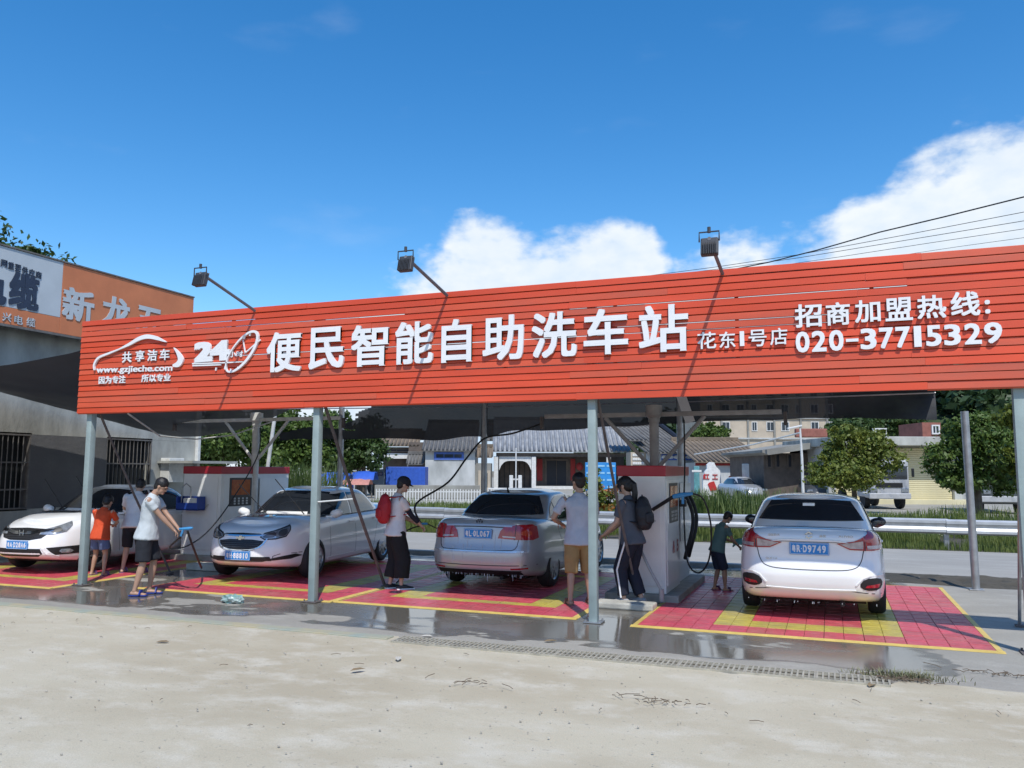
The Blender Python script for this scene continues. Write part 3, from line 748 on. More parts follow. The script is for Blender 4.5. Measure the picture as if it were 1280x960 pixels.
def mat_bay(x0, x1, y0, rows, cols, ycols, label, thin=False):
    T = (x1-x0-.14)/cols
    p = thing('wash_mat', label, 'floor mat', ((x0+x1)/2, y0, 0.006), group='red and yellow tiled wash mats')
    mr, mr2, my = tile_mesh(m_tred, T), tile_mesh(m_tred2, T), tile_mesh(m_tyel, T)
    ox = -(x1-x0)/2+.07; oy = .07
    Ty = T*1.0
    for j in range(rows):
        for i in range(cols):
            yel = (j in (1, rows-2) and ycols[0] <= i <= ycols[1]) or (i in ycols and 1 <= j <= rows-2)
            if thin and j in (1, rows-2) and ycols[0] <= i <= ycols[1]:     # half tiles: narrow yellow line next to red
                near = .25 if j == 1 else .75
                link('tile', mr, p, (ox+(i+.5)*T, oy+(j+near)*Ty, 0), (0, 0, 0), (1, .5, 1)); link('tile', my, p, (ox+(i+.5)*T, oy+(j+1-near)*Ty, 0), (0, 0, 0), (1, .5, 1)); continue
            o = link('tile', my if yel else (mr if random.random() < .6 else mr2), p, (ox+(i+.5)*T, oy+(j+.5)*Ty, 0), (0, 0, (0 if (i+j) % 2 else PI)))
    D = rows*Ty+.14
    b = MB(); b.prism([(0, 0), (.07, .014), (.07, 0)], -(x1-x0)/2, (x1-x0)/2, lambda a, z, h: (h, a, z)); b.prism([(D, 0), (D-.07, .014), (D-.07, 0)], -(x1-x0)/2, (x1-x0)/2, lambda a, z, h: (h, a, z))
    for s in (-1, 1): b.prism([((x1-x0)/2, 0), ((x1-x0)/2-.07, .0135), ((x1-x0)/2-.07, 0)], .05, D-.05, lambda a, z, h: (a*s, h, z))
    fixn(b.build('edging', m_edge, p))
    return p
mat_bay(-2.206, 1.55, 9.48, 12, 9, (2, 6), 'red tiled wash mat with yellow frame under the white car seen from behind')
mat_bay(-6.30, -2.90, 9.66, 11, 8, (1, 6), 'red tiled wash mat with yellow frame under the silver car', True)
mat_bay(-9.72, -6.32, 9.62, 12, 8, (1, 6), 'red tiled wash mat with yellow frame under the white car with number plate ending 88810', True)
mat_bay(-14.6, -10.85, 9.10, 13, 9, (1, 7), 'red tiled wash mat with yellow frame under the leftmost white car', True)

# drain with grating panels along the pad edge
m_grate = pm('grate', (.44, .41, .33), .6, metal=.3, var=.2, scale=8)
m_hole = pm('drain_hole', (.10, .09, .07), .9)
dr = thing('drain_channel', 'long steel grated drain channel along the front edge of the wet concrete pad', 'drain', (0, 7.82, 0))
q = MB(); q.box((-1.95, .0, .006), (4.7, .26, .006)); q.build('channel', m_hole, dr)
q = MB(); q.box((-1.95, -.135, .014), (4.7, .016, .024)); q.box((-1.95, .135, .014), (4.7, .016, .024)); q.build('frame', m_grate, dr)
gm = MB()
for k in range(13): gm.box((-.285+k*.0475, 0, .018), (.016, .25, .016))
for y in (-.06, .06): gm.box((0, y, .0175), (.585, .010, .013))
gme = gm.build('grating', m_grate, dr); gme.location = (-4.0, 0, 0)
for k in range(1, 8): link('grating', gme.data, dr, (-4.0+k*.588, 0, random.uniform(0, .003)), (0, random.uniform(-.004, .004), 0))
q = MB(); q.bbox((-8.0, .03, .012), (7.2, .16, .022), .006); q.build('cover_strip', pm('cover', (.28, .33, .29), .7, var=.2, scale=2, col2=(.42, .36, .22)), dr)

# floodlights on arms above the sign
m_lamp = pm('lamp_grey', (.045, .048, .055), .5)
m_armp = pm('arm_paint', (.13, .135, .15), .6)
m_lens = pm('lamp_lens', (.25, .26, .28), .15)
def flood(X, dx, rise, label):
    p = thing('floodlight', label, 'floodlight', (X, SY+.02, ZT-.08), group='floodlights on arms above the sign')
    A = Vector((dx, -1.14, rise-.03)); q = MB(); q.tube([(0, .0, -.05), (0, -.02, .02), A], .021, 8); q.build('arm', m_armp, p, True)
    q = MB(); q.bbox((A.x, A.y+.02, A.z-.085), (.175, .07, .19), .012, (R(-14), 0, 0)); q.build('housing', m_lamp, p)
    q = MB()
    for k in range(9): q.box((A.x-.072+k*.018, A.y-.035, A.z-.105), (.006, .035, .14), (R(-14), 0, 0))
    q.build('cooling_fin', m_lamp, p)
    q = MB(); q.box((A.x, A.y+.066, A.z-.06), (.15, .008, .15), (R(-14), 0, 0)); q.build('lens', m_lens, p)
    q = MB(); q.tube([(A.x-.10, A.y, A.z-.03), (A.x-.10, A.y, A.z+.07), (A.x+.10, A.y, A.z+.07), (A.x+.10, A.y, A.z-.03)], .009, 6); q.tube([A+Vector((0, 0, .06)), A+Vector((0, 0, .12))], .018, 8); q.build('bracket', m_lamp, p)
flood(-7.61, -.02, .36, 'dark floodlight on an arm above the clock emblem, leftmost of three')
flood(-4.57, -.02, .30, 'dark floodlight on an arm above the middle of the sign lettering')
flood(-1.08, .0, .17, 'dark floodlight on an arm above the right part of the sign')

# concrete kerb piece by the right cabinet
q = MB(); q.bbox((-2.55, 10.72, .045), (.78, .30, .085), .02); tag(q.build('concrete_slab', pm('slab', (.42, .41, .36), .85, var=.2, scale=5, bump=.6), None), 'small pale concrete slab under the foot of the ponytail girl', 'slab')
q = MB(); q.bbox((-10.35, 11.9, .06), (.72, .34, .11), .015); tag(q.build('concrete_slab', MATS['slab'], None), 'pale concrete block in front of the left wash cabinet', 'slab')
q = MB(); q.tube([(-2.15, 11.1, .06), (-2.15, 11.1, .22)], .035, 10); q.tube([(-2.15, 11.1, .2), (-2.33, 11.15, .50), (-2.5, 11.3, .78)], .02, 8); tag(q.build('water_pipe', m_pipe, None, True), 'grey standpipe with valve at the foot of the right cabinet', 'pipe')
# ================================================================== LEFT BUILDING
XB = -15.5
def shiftX(v): return v
m_conc = pm('old_concrete', (.50, .50, .45), .9, col2=(.24, .24, .215), scale=1.3, detail=9, bump=.7, bscale=14, stretch=(1, 1, .45))
m_concd = pm('dark_concrete', (.15, .15, .15), .92, col2=(.11, .11, .115), scale=1.1, detail=9, bump=.7, bscale=14)  # darker concrete tone for the wall piece between the windows
m_bar = pm('window_bar', (.14, .13, .12), .6, var=.3)
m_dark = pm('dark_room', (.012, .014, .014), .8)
bl = thing('concrete_building', 'weathered grey concrete building with barred windows at the left side', 'building', (XB, 12, 0))
def wseg(y0, y1, z0, z1, name='wall', mat=None, t=.3):
    q = MB(); q.box((-t/2, (y0+y1)/2-12, (z0+z1)/2), (t, y1-y0, z1-z0)); return q.build(name, mat or m_conc, bl)
ys = [onX(0, 600, XB).y-1.0, onX(36, 600, XB).y, onX(131, 600, XB).y, onX(188, 600, XB).y, onX(243, 600, XB).y]
zt = 4.72; zw1 = 2.48; zw0 = .95
wseg(4.0, ys[4], zw1+.003, zt)
wseg(4.0, ys[4], 0, zw0-.003)
wseg(4.0, ys[0]-.6, zw0, zw1); wseg(ys[1], ys[2], zw0, zw1, mat=m_concd); wseg(ys[3], ys[4], zw0, zw1)
q = MB(); q.box((-4.8, (4+ys[4])/2-12, 2.35), (8.9, ys[4]-4-.02, 4.70)); q.build('block', m_conc, bl)
q = MB(); q.bbox((.06, (4+ys[4])/2-12, zt-.02), (.5, ys[4]-4, .12), .01); q.build('cornice', m_conc, bl)
for a, b in ((ys[0]-.6, ys[1]), (ys[2], ys[3])):
    fr_ = MB(); c = (a+b)/2-12
    for z in (zw0, zw1): fr_.box((-.04, c, z), (.08, b-a, .06))
    for y in (a-12, b-12): fr_.box((-.04, y, (zw0+zw1)/2), (.078, .06, zw1-zw0-.07))
    wf = fr_.build('window', m_bar, bl)
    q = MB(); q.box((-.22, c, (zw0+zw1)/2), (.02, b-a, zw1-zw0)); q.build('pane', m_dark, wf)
    y = a+.12
    q = MB(); q.tube([(0, 0, zw0+.03), (0, 0, zw1-.03)], .011, 6); bar = q.build('bar', m_bar, wf); bar.location = (-.02, y-12, 0)
    y += .115
    while y < b-.05: link('bar', bar.data, wf, (-.02, y-12, 0)); y += .115
    for z in (1.35, 1.9): q = MB(); q.box((-.02, c, z), (.014, b-a-.06, .03)); q.build('cross_bar', m_bar, wf)
q = MB(); q.bbox((.14, ys[3]+.55-12, 1.75), (.28, .5, .6), .01); q.build('meter_box', m_whitepipe, bl)
q = MB(); q.bbox((.05, ys[4]-12+.02, 2.0), (.1, .1, 3.4), .01); q.build('downpipe', m_whitepipe, bl)
q = MB(); q.box((.55, ys[4]-.5-12, 1.95), (1.1, 1.6, .06)); q.build('canopy', m_conc, bl)

# billboard on the roof edge
m_bwhite = pm('banner_white', (.50, .55, .58), .6, var=.06, scale=1.5)
m_borg = pm('banner_orange', (.60, .20, .085), .6, var=.10, scale=1.4, detail=7)
m_bblue = pm('banner_navy', (.02, .035, .07), .5)
XF = XB+.35
bb = thing('billboard', 'long rooftop billboard, white panel with blue lettering and faded orange panel with white lettering', 'billboard', (XF, 12, 0))
pt = lambda px, py: onX(px, py, XF)
zA, zB_ = 4.62, 6.15
yA = 5.0; y75 = pt(74, 400).y; yE = pt(240, 400).y
def bpanel(y0, y1, z0, z1, name, mat, x=0.0, t=.06):
    q = MB(); q.bbox((x, (y0+y1)/2-12, (z0+z1)/2), (t, y1-y0, z1-z0), .006); return q.build(name, mat, bb)
y_ = yA; 
bpanel(yA, y75-.004, zA+.34, zB_, 'white_panel', m_bwhite); bpanel(yA, y75-.004, zA, zA+.336, 'orange_strip', m_borg); bpanel(y75, yE, zA, zB_, 'orange_panel', m_borg)
q = MB(); q.bbox((0, (yA+yE)/2-12, zB_+.02), (.10, yE-yA+.02, .035), .004); q.bbox((0, (yA+yE)/2-12, zA-.03), (.10, yE-yA+.02, .05), .004); q.build('frame', m_bar, bb)
q = MB()
yy = yA+.3
while yy < yE: q.tube([(-.08, yy-12, zA), (-.9, yy-12, zA)], .03, 6); q.tube([(-.08, yy-12, zB_-.2), (-1.4, yy-12, zA+.05)], .025, 6); q.tube([(-.06, yy-12, zA), (-.06, yy-12, zB_)], .03, 6); yy += 1.5
q.build('rear_strut', m_bar, bb)
ey = Vector((0, 1, 0))
def bl_char(ch, px0, px1, pyt, pyb, mat, weight=.02):
    a = pt(px0, pyb); b_ = pt(px1, pyb); t = pt((px0+px1)/2, pyt); c = pt((px0+px1)/2, pyb)
    return letter(ch, (.032, a.y-12, c.z), ey, ez, b_.y-a.y, t.z-c.z, .012, mat, bb, weight, 'character')
for ch, a, b in [('电', (-42, 6), (340, 378)), ('缆', (8, 46), (341, 387))]: bl_char(ch, *a, *b, m_bblue, .035)
for i, ch in enumerate('电网重要供应商'):
    x0 = -9+8.6*i; bl_char(ch, x0, x0+7.4, 322+3.1*i*.93, 331+3.1*i*.93, m_bblue, .01)
for ch, x0, y0 in [('兴', 1, 391), ('电', 15.5, 394.5), ('缆', 31, 397.5)]: bl_char(ch, x0, x0+11, y0, y0+11, m_bwhite, .012)
for ch, a, b in [('新', (75, 115), (361, 402)), ('龙', (125, 160), (371, 409)), ('五', (168, 200), (384, 418)), ('金', (206, 232), (394, 424))]: bl_char(ch, *a, *b, m_bwhite, .03)
# tree above it
m_lf_dark = leafmat('leaf_dark', (.085, .14, .035), (.03, .06, .016))
m_bark = pm('bark', (.13, .105, .08), .9, col2=(.07, .058, .045), scale=6, bump=.9)
def tree(name, label, base, hgt, blobs, n, size, mat, seed, tr=.14, group=None, trunks=1, clear=.45):
    p = thing(name, label, 'tree', base, group=group)
    g = random.Random(seed); q = MB()
    B = [(Vector(b[0])-Vector(base), b[1]) for b in blobs]; B0 = list(B)
    gx = random.Random(seed+7)
    for c, r in B0:          # uneven tufts growing out of the crown
        for _ in range(4):
            d = Vector((gx.gauss(0, 1), gx.gauss(0, 1), gx.gauss(.25, .8))).normalized(); f = gx.uniform(.16, .34)
            B.append((c+Vector((d.x*r[0], d.y*r[1], d.z*r[2]))*gx.uniform(.85, 1.12), (r[0]*f, r[1]*f, r[2]*f*.9)))
    for k in range(trunks):
        sx = (k-(trunks-1)/2)*.35
        top = Vector((sx*1.5+g.uniform(-.1, .1), g.uniform(-.1, .1), hgt*clear))
        q.tube([(sx, 0, -.15), (sx+.03, .02, hgt*clear*.5), top], tr, 8, rr=[tr*1.25, tr, tr*.75])
        for c, r in B0:
            mid = top.lerp(c, .5)+Vector((g.uniform(-.2, .2), g.uniform(-.2, .2), -.05*hgt))
            q.tube([top-Vector((0, 0, .1)), mid, c, c+Vector((g.uniform(-.4, .4)*r[0], 0, r[2]*.5))], tr, 6, rr=[tr*.6, tr*.4, tr*.25, tr*.1])
    q.build('trunk', m_bark, p, True)
    leaf_cloud('crown', [(tuple(c), r) for c, r in B], n, size, mat, p, seed)
    return p
c0 = onX(2, 303, -27); b0 = (c0.x, c0.y, 0)
tree('tree', 'dark tree top showing above the white part of the billboard', b0, c0.z+.4, [((c0.x-.9, c0.y-.6, c0.z-.1), (1.5, 1.4, 1.0)), ((c0.x+.1, c0.y+1.2, c0.z-.9), (1.2, 1.3, 1.0)), ((c0.x-.3, c0.y+2.2, c0.z-1.4), (1.5, 1.6, 1.0))], 5200, .10, m_lf_dark, 31, clear=.7)
# ================================================================== VILLAGE BEHIND
def vthing(name, label, cat, D, group=None):
    p = thing(name, label, cat, (-math.sin(YAW)*D, math.cos(YAW)*D, 0), YAW, group); p['D'] = 0; del p['D']; return p
def VP(px, py, D):     # local (lateral, height) of a sighted point at distance D
    p = far(px, py, D); u = p.x*math.cos(YAW)+p.y*math.sin(YAW); return u, p.z
m_tile = pm('roof_tile', (.17, .165, .155), .85, col2=(.085, .082, .08), scale=1.3, detail=8)
m_tileb = pm('roof_tile_brown', (.22, .17, .12), .85, col2=(.12, .095, .07), scale=1.3, detail=8)
m_tileg = pm('roof_tile_grey', (.34, .35, .36), .75, col2=(.16, .165, .17), scale=.9, detail=8, stretch=(3, 1, 1))
m_wwall = pm('plaster_white', (.52, .53, .52), .9, col2=(.30, .31, .30), scale=.7, detail=9, stretch=(1, 1, .5))
m_gwall = pm('plaster_grey', (.30, .30, .27), .9, col2=(.19, .18, .16), scale=.7, detail=9)
m_brick = pm('brick_grey', (.15, .12, .10), .9, col2=(.09, .075, .065), scale=2)
m_beige = pm('wall_beige', (.46, .39, .30), .9, var=.15, scale=.5, detail=8)
m_yell = pm('shutter_cream', (.60, .54, .34), .6, var=.08, scale=.8)
m_door = pm('door_dark', (.012, .014, .022), .6)
m_redp = pm('red_paper', (.30, .025, .025), .7, var=.2)
m_bluef = pm('blue_trim', (.06, .13, .42), .6)
m_win = pm('window_pane', (.03, .04, .05), .08)
m_wht = pm('trim_white', (.62, .62, .60), .7)

def corr_roof(p, x0, x1, z_e, z_r, depth, mat, name='roof', pitch=.36, y0=-.5, tiles=True, skew=0):
    """sloping roof with rolled tile rows running up the slope: every roll is one part"""
    q = MB(); sl_ = Vector((skew, depth, z_r-z_e)); t = .10
    V = [(x0, y0, z_e), (x1, y0, z_e), (x1+skew, y0+depth, z_r), (x0+skew, y0+depth, z_r)]
    V2 = [(a, b, c-t) for a, b, c in V]
    q.add(V+V2, [(0, 1, 2, 3), (7, 6, 5, 4), (0, 4, 5, 1), (1, 5, 6, 2), (2, 6, 7, 3), (3, 7, 4, 0)])
    o = q.build(name, mat, p)
    n = int((x1-x0)/pitch); n = min(n, 290)
    rm = MB(); nb = 5; r_ = pitch*.27
    prof = [(r_*math.cos(PI*k/nb), r_*math.sin(PI*k/nb)) for k in range(nb+1)]
    Vv = []
    for s in (0, 1):
        for a, b in prof: Vv.append((a+skew*s, depth*s-.03*(1-s), (z_r-z_e)*s+b))
    Ff = [(i, i+1, nb+2+i, nb+1+i) for i in range(nb)]+[tuple(range(nb+1))]
    rm.add(Vv, Ff); me = None
    for i in range(n+1):
        x = x0+(x1-x0)*i/max(1, n)
        if me is None:
            k = mk('tile_row', rm.v, rm.f, mat, o, True); me = k.data; k.location = (x, y0, z_e+.002)
        else: link('tile_row', me, o, (x, y0, z_e+.002))
    rb = MB(); rb.bbox(((x0+x1)/2+skew, y0+depth, z_r+.12), (x1-x0+.1, .28, .30), .03); rb.build('ridge', mat, p)
    return o
def wallbox(p, x0, x1, z0, z1, mat, name='wall', y0=0., d=5.):
    q = MB(); q.box(((x0+x1)/2, y0+d/2, (z0+z1)/2), (x1-x0, d, z1-z0)); return q.build(name, mat, p)
def opening(p, x0, x1, z0, z1, frame_m, pane_m, name='window', y=-.03, fw=.12, bars=0, sub='pane'):
    q = MB(); xc, zc = (x0+x1)/2, (z0+z1)/2
    q.box((xc, y, z1-fw/2), (x1-x0, .10, fw)); q.box((xc, y, z0+fw/2), (x1-x0, .10, fw))
    for x in (x0+fw/2, x1-fw/2): q.box((x, y, zc), (fw, .098, z1-z0-2*fw))
    for k in range(bars): q.box((x0+(x1-x0)*(k+1)/(bars+1), y, zc), (.05, .07, z1-z0-2*fw))
    w_ = q.build(name, frame_m, p)
    q = MB(); q.box((xc, y+.02, zc), (x1-x0-fw, .02, z1-z0-fw)); q.build(sub, pane_m, w_); return w_

D = 78
# temple hall
p = vthing('temple_hall', 'small hall with brown tiled roof, dark open front and pale beam', 'building', D)
(a, ze), (b, _) = VP(474, 557, D), VP(521, 557, D); zr = VP(497, 548, D)[1]+.4
wallbox(p, a+.2, b, -.1, ze-.1, m_brick, d=7, y0=1.5); corr_roof(p, a-.3, b+.2, ze, zr+.4, 3, m_tileb)
zl = VP(495, 570, D)[1]
q = MB(); q.box(((a+b)/2+.3, .2, zl), (b-a, .4, .5)); q.build('beam', m_wht, p)
for px in (462, 512): u = VP(px, 600, D)[0]; q = MB(); q.tube([(u, 0.1, 0), (u, .1, zl)], .22, 8); q.build('column', m_beige, p)
opening(p, a+.6, b-.5, zl+.35, ze-.25, m_brick, m_door)
# narrow firewall tower
p = vthing('house_gable', 'dark stepped gable wall between the brown roofed hall and the white house', 'building', D-.5)
(a, z1_), (b, _) = VP(512, 553, D), VP(532, 553, D)
wallbox(p, a, b, -.1, z1_, m_brick, d=5); corr_roof(p, a+.0, b, VP(520, 580, D)[1], VP(520, 568, D)[1], 1.2, m_tile, y0=-1.2, pitch=.3)
q = MB(); q.bbox(((a+b)/2, 2, VP(520, 546, D)[1]+.2), (b-a, 1.0, .9), .05); q.build('gable_cap', m_brick, p)
# white house
p = vthing('white_house', 'white plastered house with grey tiled roof and blue framed window', 'building', D-2)
D2 = D-2
(a, ze), (b, _) = VP(532, 563, D2), VP(594, 563, D2); zr = VP(560, 524, D2)[1]
wallbox(p, a, b, -.1, ze, m_wwall, d=7); corr_roof(p, a-.2, b+.1, ze, zr, 5.5, m_tile)
(x0, z1_), (x1, z0_) = VP(543, 565, D2), VP(580, 575, D2); opening(p, x0, x1, z0_, z1_, m_bluef, m_win, bars=2, fw=.2)
(c, _), (d_, z2) = VP(594, 579, D2), VP(614, 579, D2)
wallbox(p, b+.003, d_, -.1, z2, m_gwall, 'annex', y0=.3, d=4)
(x0, z1_), (x1, _) = VP(598, 588, D2), VP(613, 588, D2); dd = opening(p, x0, x1, -.05, z1_, m_beige, m_door, 'door', y=.25, fw=.25, sub='door_leaf')
corr_roof(p, b+.1, d_+.1, VP(600, 571, D2)[1], VP(600, 558, D2)[1], 1.5, m_tileb, y0=.2, pitch=.3)
corr_roof(p, b+.4, d_+.3, VP(600, 548, D2)[1], VP(600, 528, D2)[1]+.5, 3, m_tile, y0=4.5)
# ancestral long hall
D3 = D
p = vthing('long_hall', 'long grey ribbed roof hall with arched opening and dark doorway framed by red couplets', 'building', D3)
(a, ze), (b, _) = VP(617, 564, D3), VP(786, 564, D3); zr = VP(700, 520, D3)[1]
corr_roof(p, a, b, ze, zr, 6, m_tileg, pitch=.42)
wallbox(p, a+.3, b-.2, -.1, ze-.12, m_brick, d=8, y0=2.4)
q = MB(); q.box(((a+b)/2, .0, ze-.32), (b-a-.5, .3, .34)); q.build('eave_beam', m_brick, p)
for px in (620, 667, 760): u = VP(px, 600, D3)[0]; q = MB(); q.bbox((u, 0, (ze-.5)/2), (.42, .42, ze-.5), .04); q.build('pillar', m_wht, p)
# arch beam
x0, x1 = VP(624, 590, D3)[0], VP(664, 590, D3)[0]; zb2 = VP(640, 576, D3)[1]
q = MB(); n_ = 14; out = []
for k in range(n_+1):
    t = k/n_; out.append((x0+(x1-x0)*t, zb2-.9*(abs(2*t-1)**5)))
outl = out+[(x1, zb2+.45), (x0, zb2+.45)]
q.prism(outl, -.08, .16, lambda a_, b_, h: (a_, h, b_)); fixn(q.build('arch', m_wht, p))
for (xa, xb_) in ((622, 666), (667, 760)):
    pass
(x0, z1_), (x1, _) = VP(682, 573, D3), VP(712, 573, D3); opening(p, x0, x1, .2, z1_, m_brick, m_door, 'door', y=2.35, fw=.2, sub='door_leaf', bars=1)
for px0, px1 in ((672, 679), (715, 721)):
    (x0, z1_), (x1, z0_) = VP(px0, 573, D3), VP(px1, 601, D3); q = MB(); q.bbox(((x0+x1)/2, 2.34, (z0_+z1_)/2), (x1-x0, .06, z1_-z0_), .01); q.build('couplet', m_redp, p)
for px in (664.5, 722): (x0, z1_) = VP(px, 583, D3); q = MB(); q.sphere((x0+.3, 1.6, z1_), (.36, .36, .40)); q.build('lantern', m_redp, p)
q = MB(); q.box((VP(700, 600, D3)[0], 1.4, .15), (5, 1.6, .3)); q.build('step', m_wht, p)
q = MB()
for k in range(7): q.box((VP(624+6.4*k, 600, D3)[0], 2.33, 1.3), (.05, .06, 2.6))
q.build('grille', m_door, p)
# house right of hall, behind the cabinet
D4 = 72
p = vthing('tiled_house', 'pale house with grey tiled roof and blue painted frieze right of the long hall', 'building', D4)
(a, ze), (b, _) = VP(808, 566, D4), VP(867, 566, D4); zr = VP(830, 528, D4)[1]
wallbox(p, a, b, -.1, ze, m_wwall, d=7); corr_roof(p, a-.1, b+.1, ze, zr, 5.5, m_tile, skew=-2.2)
(x0, z1_), (x1, z0_) = VP(826, 567.5, D4), VP(864, 575.5, D4); q = MB(); q.bbox(((x0+x1)/2, -.04, (z0_+z1_)/2), (x1-x0, .08, z1_-z0_), .02); q.build('frieze', m_bluef, p)
q = MB()
for k in range(5): q.sphere((x0+(x1-x0)*(k+.5)/5, -.09, (z0_+z1_)/2), (.28, .04, .16), 8, 4)
q.build('frieze_flower', m_wht, p)
q = MB(); q.tube([(b+.1, -.55, ze), (b-2.2, 4.9, zr+.2)], .22, 6); q.build('verge_tile', m_door, p)
(x0, z1_), (x1, z0_) = VP(789, 565, D4), VP(808, 582, D4)
wallbox(p, x0, x1, -.1, z1_, m_beige, 'side_wall', d=3, y0=.5)
corr_roof(p, x0-.2, x1, VP(800, 550, D4)[1], VP(800, 532, D4)[1], 3, m_tile, y0=.3, skew=-1)
q = MB()
for j in range(3):
    for i in range(5): q.bbox((x0+.25+i*(x1-x0-.3)/5, .46, z0_+.2+j*.36), (.2, .06, .24), .03)
q.build('lattice', m_wht, p)
# mural house
D5 = 66
p = vthing('mural_house', 'low house with brown grey tiled roof and a painted fan mural on its wall', 'building', D5)
(a, ze), (b, _) = VP(868, 577, D5), VP(953, 577, D5); zr = VP(900, 548, D5)[1]
wallbox(p, a, b, -.1, ze-.08, m_wwall, d=7); corr_roof(p, a-.1, b+.1, ze, zr, 5, m_tileb, skew=-.9)
q = MB(); q.box(((a+b)/2, -.05, ze-.22), (b-a, .12, .18)); q.build('eave_board', m_redp, p)
m_mural = pm('mural_paint', (.34, .30, .24), .9, col2=(.20, .19, .17), scale=1.6, detail=8)
fc = VP(937, 611, D5); R1 = VP(956, 600, D5)[0]-fc[0]; q = MB()
for k in range(9):
    a0 = PI*(.12+.76*k/9); a1 = PI*(.12+.76*(k+.82)/9); o_ = []
    for t in (a0, (a0+a1)/2, a1): o_.append((fc[0]+.55*R1*math.cos(t), fc[1]+.55*R1*math.sin(t)))
    for t in (a1, (a0+a1)/2, a0): o_.append((fc[0]+1.3*R1*math.cos(t), fc[1]+1.3*R1*math.sin(t)))
    q.prism(o_, -.03, .02, lambda x, z, h: (min(x, b-.02), h, z))
fixn(q.build('fan_painting', m_mural, p))
q = MB(); o_ = [];
for k in range(25): t = PI*k/24; o_.append((min(b-.02, fc[0]+1.36*R1*math.cos(t)), fc[1]+1.36*R1*math.sin(t)))
for k in range(24, -1, -1): t = PI*k/24; o_.append((min(b-.06, fc[0]+1.31*R1*math.cos(t)), fc[1]+1.31*R1*math.sin(t)))
q.prism(o_, -.035, .02, lambda x, z, h: (x, h, z)); fixn(q.build('fan_outline', m_bark, p))
# white shaped sign wall with red lettering
D6 = 60
p = vthing('shaped_sign', 'white curved top sign wall with red lettering and a red stroke beside the tall weeds', 'sign', D6)
def VQ(px, py): return VP(px, py, D6)
o_ = [VQ(876.5, 618), VQ(876.5, 598), VQ(879, 590), VQ(882, 586), VQ(882, 581), VQ(886, 577.5), VQ(891, 578), VQ(893, 583), VQ(898, 588), VQ(899, 598), VQ(899, 618)]
o_[0] = (o_[0][0], 0); o_[-1] = (o_[-1][0], 0)
q = MB(); q.prism(o_, -.15, .15, lambda x, z, h: (x, h, z)); fixn(q.build('panel', pm('sign_white', (.72, .73, .73), .6), p))
m_signred = pm('sign_red', (.45, .03, .03), .6)
x0, z0_ = VQ(879, 599); x1, z1_ = VQ(887, 592); letter('红', (x0-.15, -.152, z0_), ex, ez, x1-x0, z1_-z0_, .05, m_signred, p, .03)
x0, z0_ = VQ(888, 599); x1, z1_ = VQ(895, 593); letter('工', (x0, -.152, z0_), ex, ez, x1-x0, z1_-z0_, .05, m_signred, p, .03)
a_ = VQ(884, 603); b_ = VQ(894, 612); q = MB(); q.prism([(a_[0], a_[1]), (a_[0]+.35, a_[1]+.1), (b_[0], b_[1]), (b_[0]-.5, b_[1]-.1), (a_[0]-.1, b_[1]+.4)], -.20, -.152, lambda x, z, h: (x, h, z)); fixn(q.build('red_stroke', m_signred, p))
p = vthing('gear_sign', 'red orange gear shaped sign with a pale ring in its middle', 'sign', D6-.5)
gx, gz = VP(917, 604, D6-.5); rad = VP(927, 604, D6-.5)[0]-gx; o_ = []
for k in range(40): t = 2*PI*k/40; rr_ = rad*(1.12 if (k//2) % 2 else .86); o_.append((gx+rr_*math.cos(t), gz+rr_*math.sin(t)))
q = MB(); q.prism(o_, -.06, .06, lambda x, z, h: (x, h, z)); fixn(q.build('gear', pm('gear_red', (.55, .07, .02), .6), p))
q = MB(); q.lathe([(rad*.55, -.07), (rad*.55, -.10), (rad*.34, -.10), (rad*.34, -.07)], 22, 'Y', (gx, 0, gz)); q.box((gx, -.085, gz), (rad*.9, .03, .12)); q.build('ring', m_yell, p)
q = MB(); q.tube([(gx, 0, 0), (gx, 0, gz-rad*.7)], .07, 6); q.build('stake', m_bar, p)
p = vthing('arch_board', 'narrow teal painted board at the right end of the wash cabinet', 'sign', D6+1)
x0, z1_ = VP(866, 583, D6+1); x1, _ = VP(873, 583, D6+1); q = MB(); q.bbox(((x0+x1)/2, 0, z1_/2), (x1-x0, .12, z1_), .03); q.build('board', pm('teal', (.10, .28, .30), .7, var=.3, scale=3), p)
q = MB(); q.bbox(((x0+x1)/2, -.04, z1_-.35), (x1-x0+.3, .08, .16), .02); q.build('crosspiece', m_wht, p)

# beige block of flats behind
D7 = 118
p = vthing('apartment_block', 'beige tiled block of flats with small dark windows above the low roofs', 'building', D7)
(a, zt_), (b, _) = VP(876, 470, D7), VP(1036, 470, D7); wallbox(p, a, b, -.1, zt_, m_beige, d=12)
for k in range(9):
    for zpx in (527, 505, 484):
        px = 884+k*18.5
        if k in (2, 6) and zpx == 527: continue
        (x0, z1_), (x1, z0_) = VP(px, zpx, D7), VP(px+(10 if k % 3 else 7), zpx+12, D7); opening(p, x0, x1, z0_, z1_, m_wht, m_win, fw=.10, bars=1)
for k in range(5): u = VP(902+k*33, 500, D7)[0]; q = MB(); q.bbox((u, -.1, zt_/2), (.28, .2, zt_), .03); q.build('downpipe', m_gwall, p)
for px in (902, 1021): (x0, z1_), (x1, z0_) = VP(px, 538, D7), VP(px+9, 545, D7); opening(p, x0, x1, z0_, z1_, m_wht, m_win, fw=.1)
q = MB(); q.box(((a+b)/2, -.12, VP(900, 522, D7)[1]), (b-a+.2, .25, .22)); q.box(((a+b)/2, -.12, VP(900, 548, D7)[1]), (b-a+.2, .25, .22)); q.build('string_course', m_wwall, p)

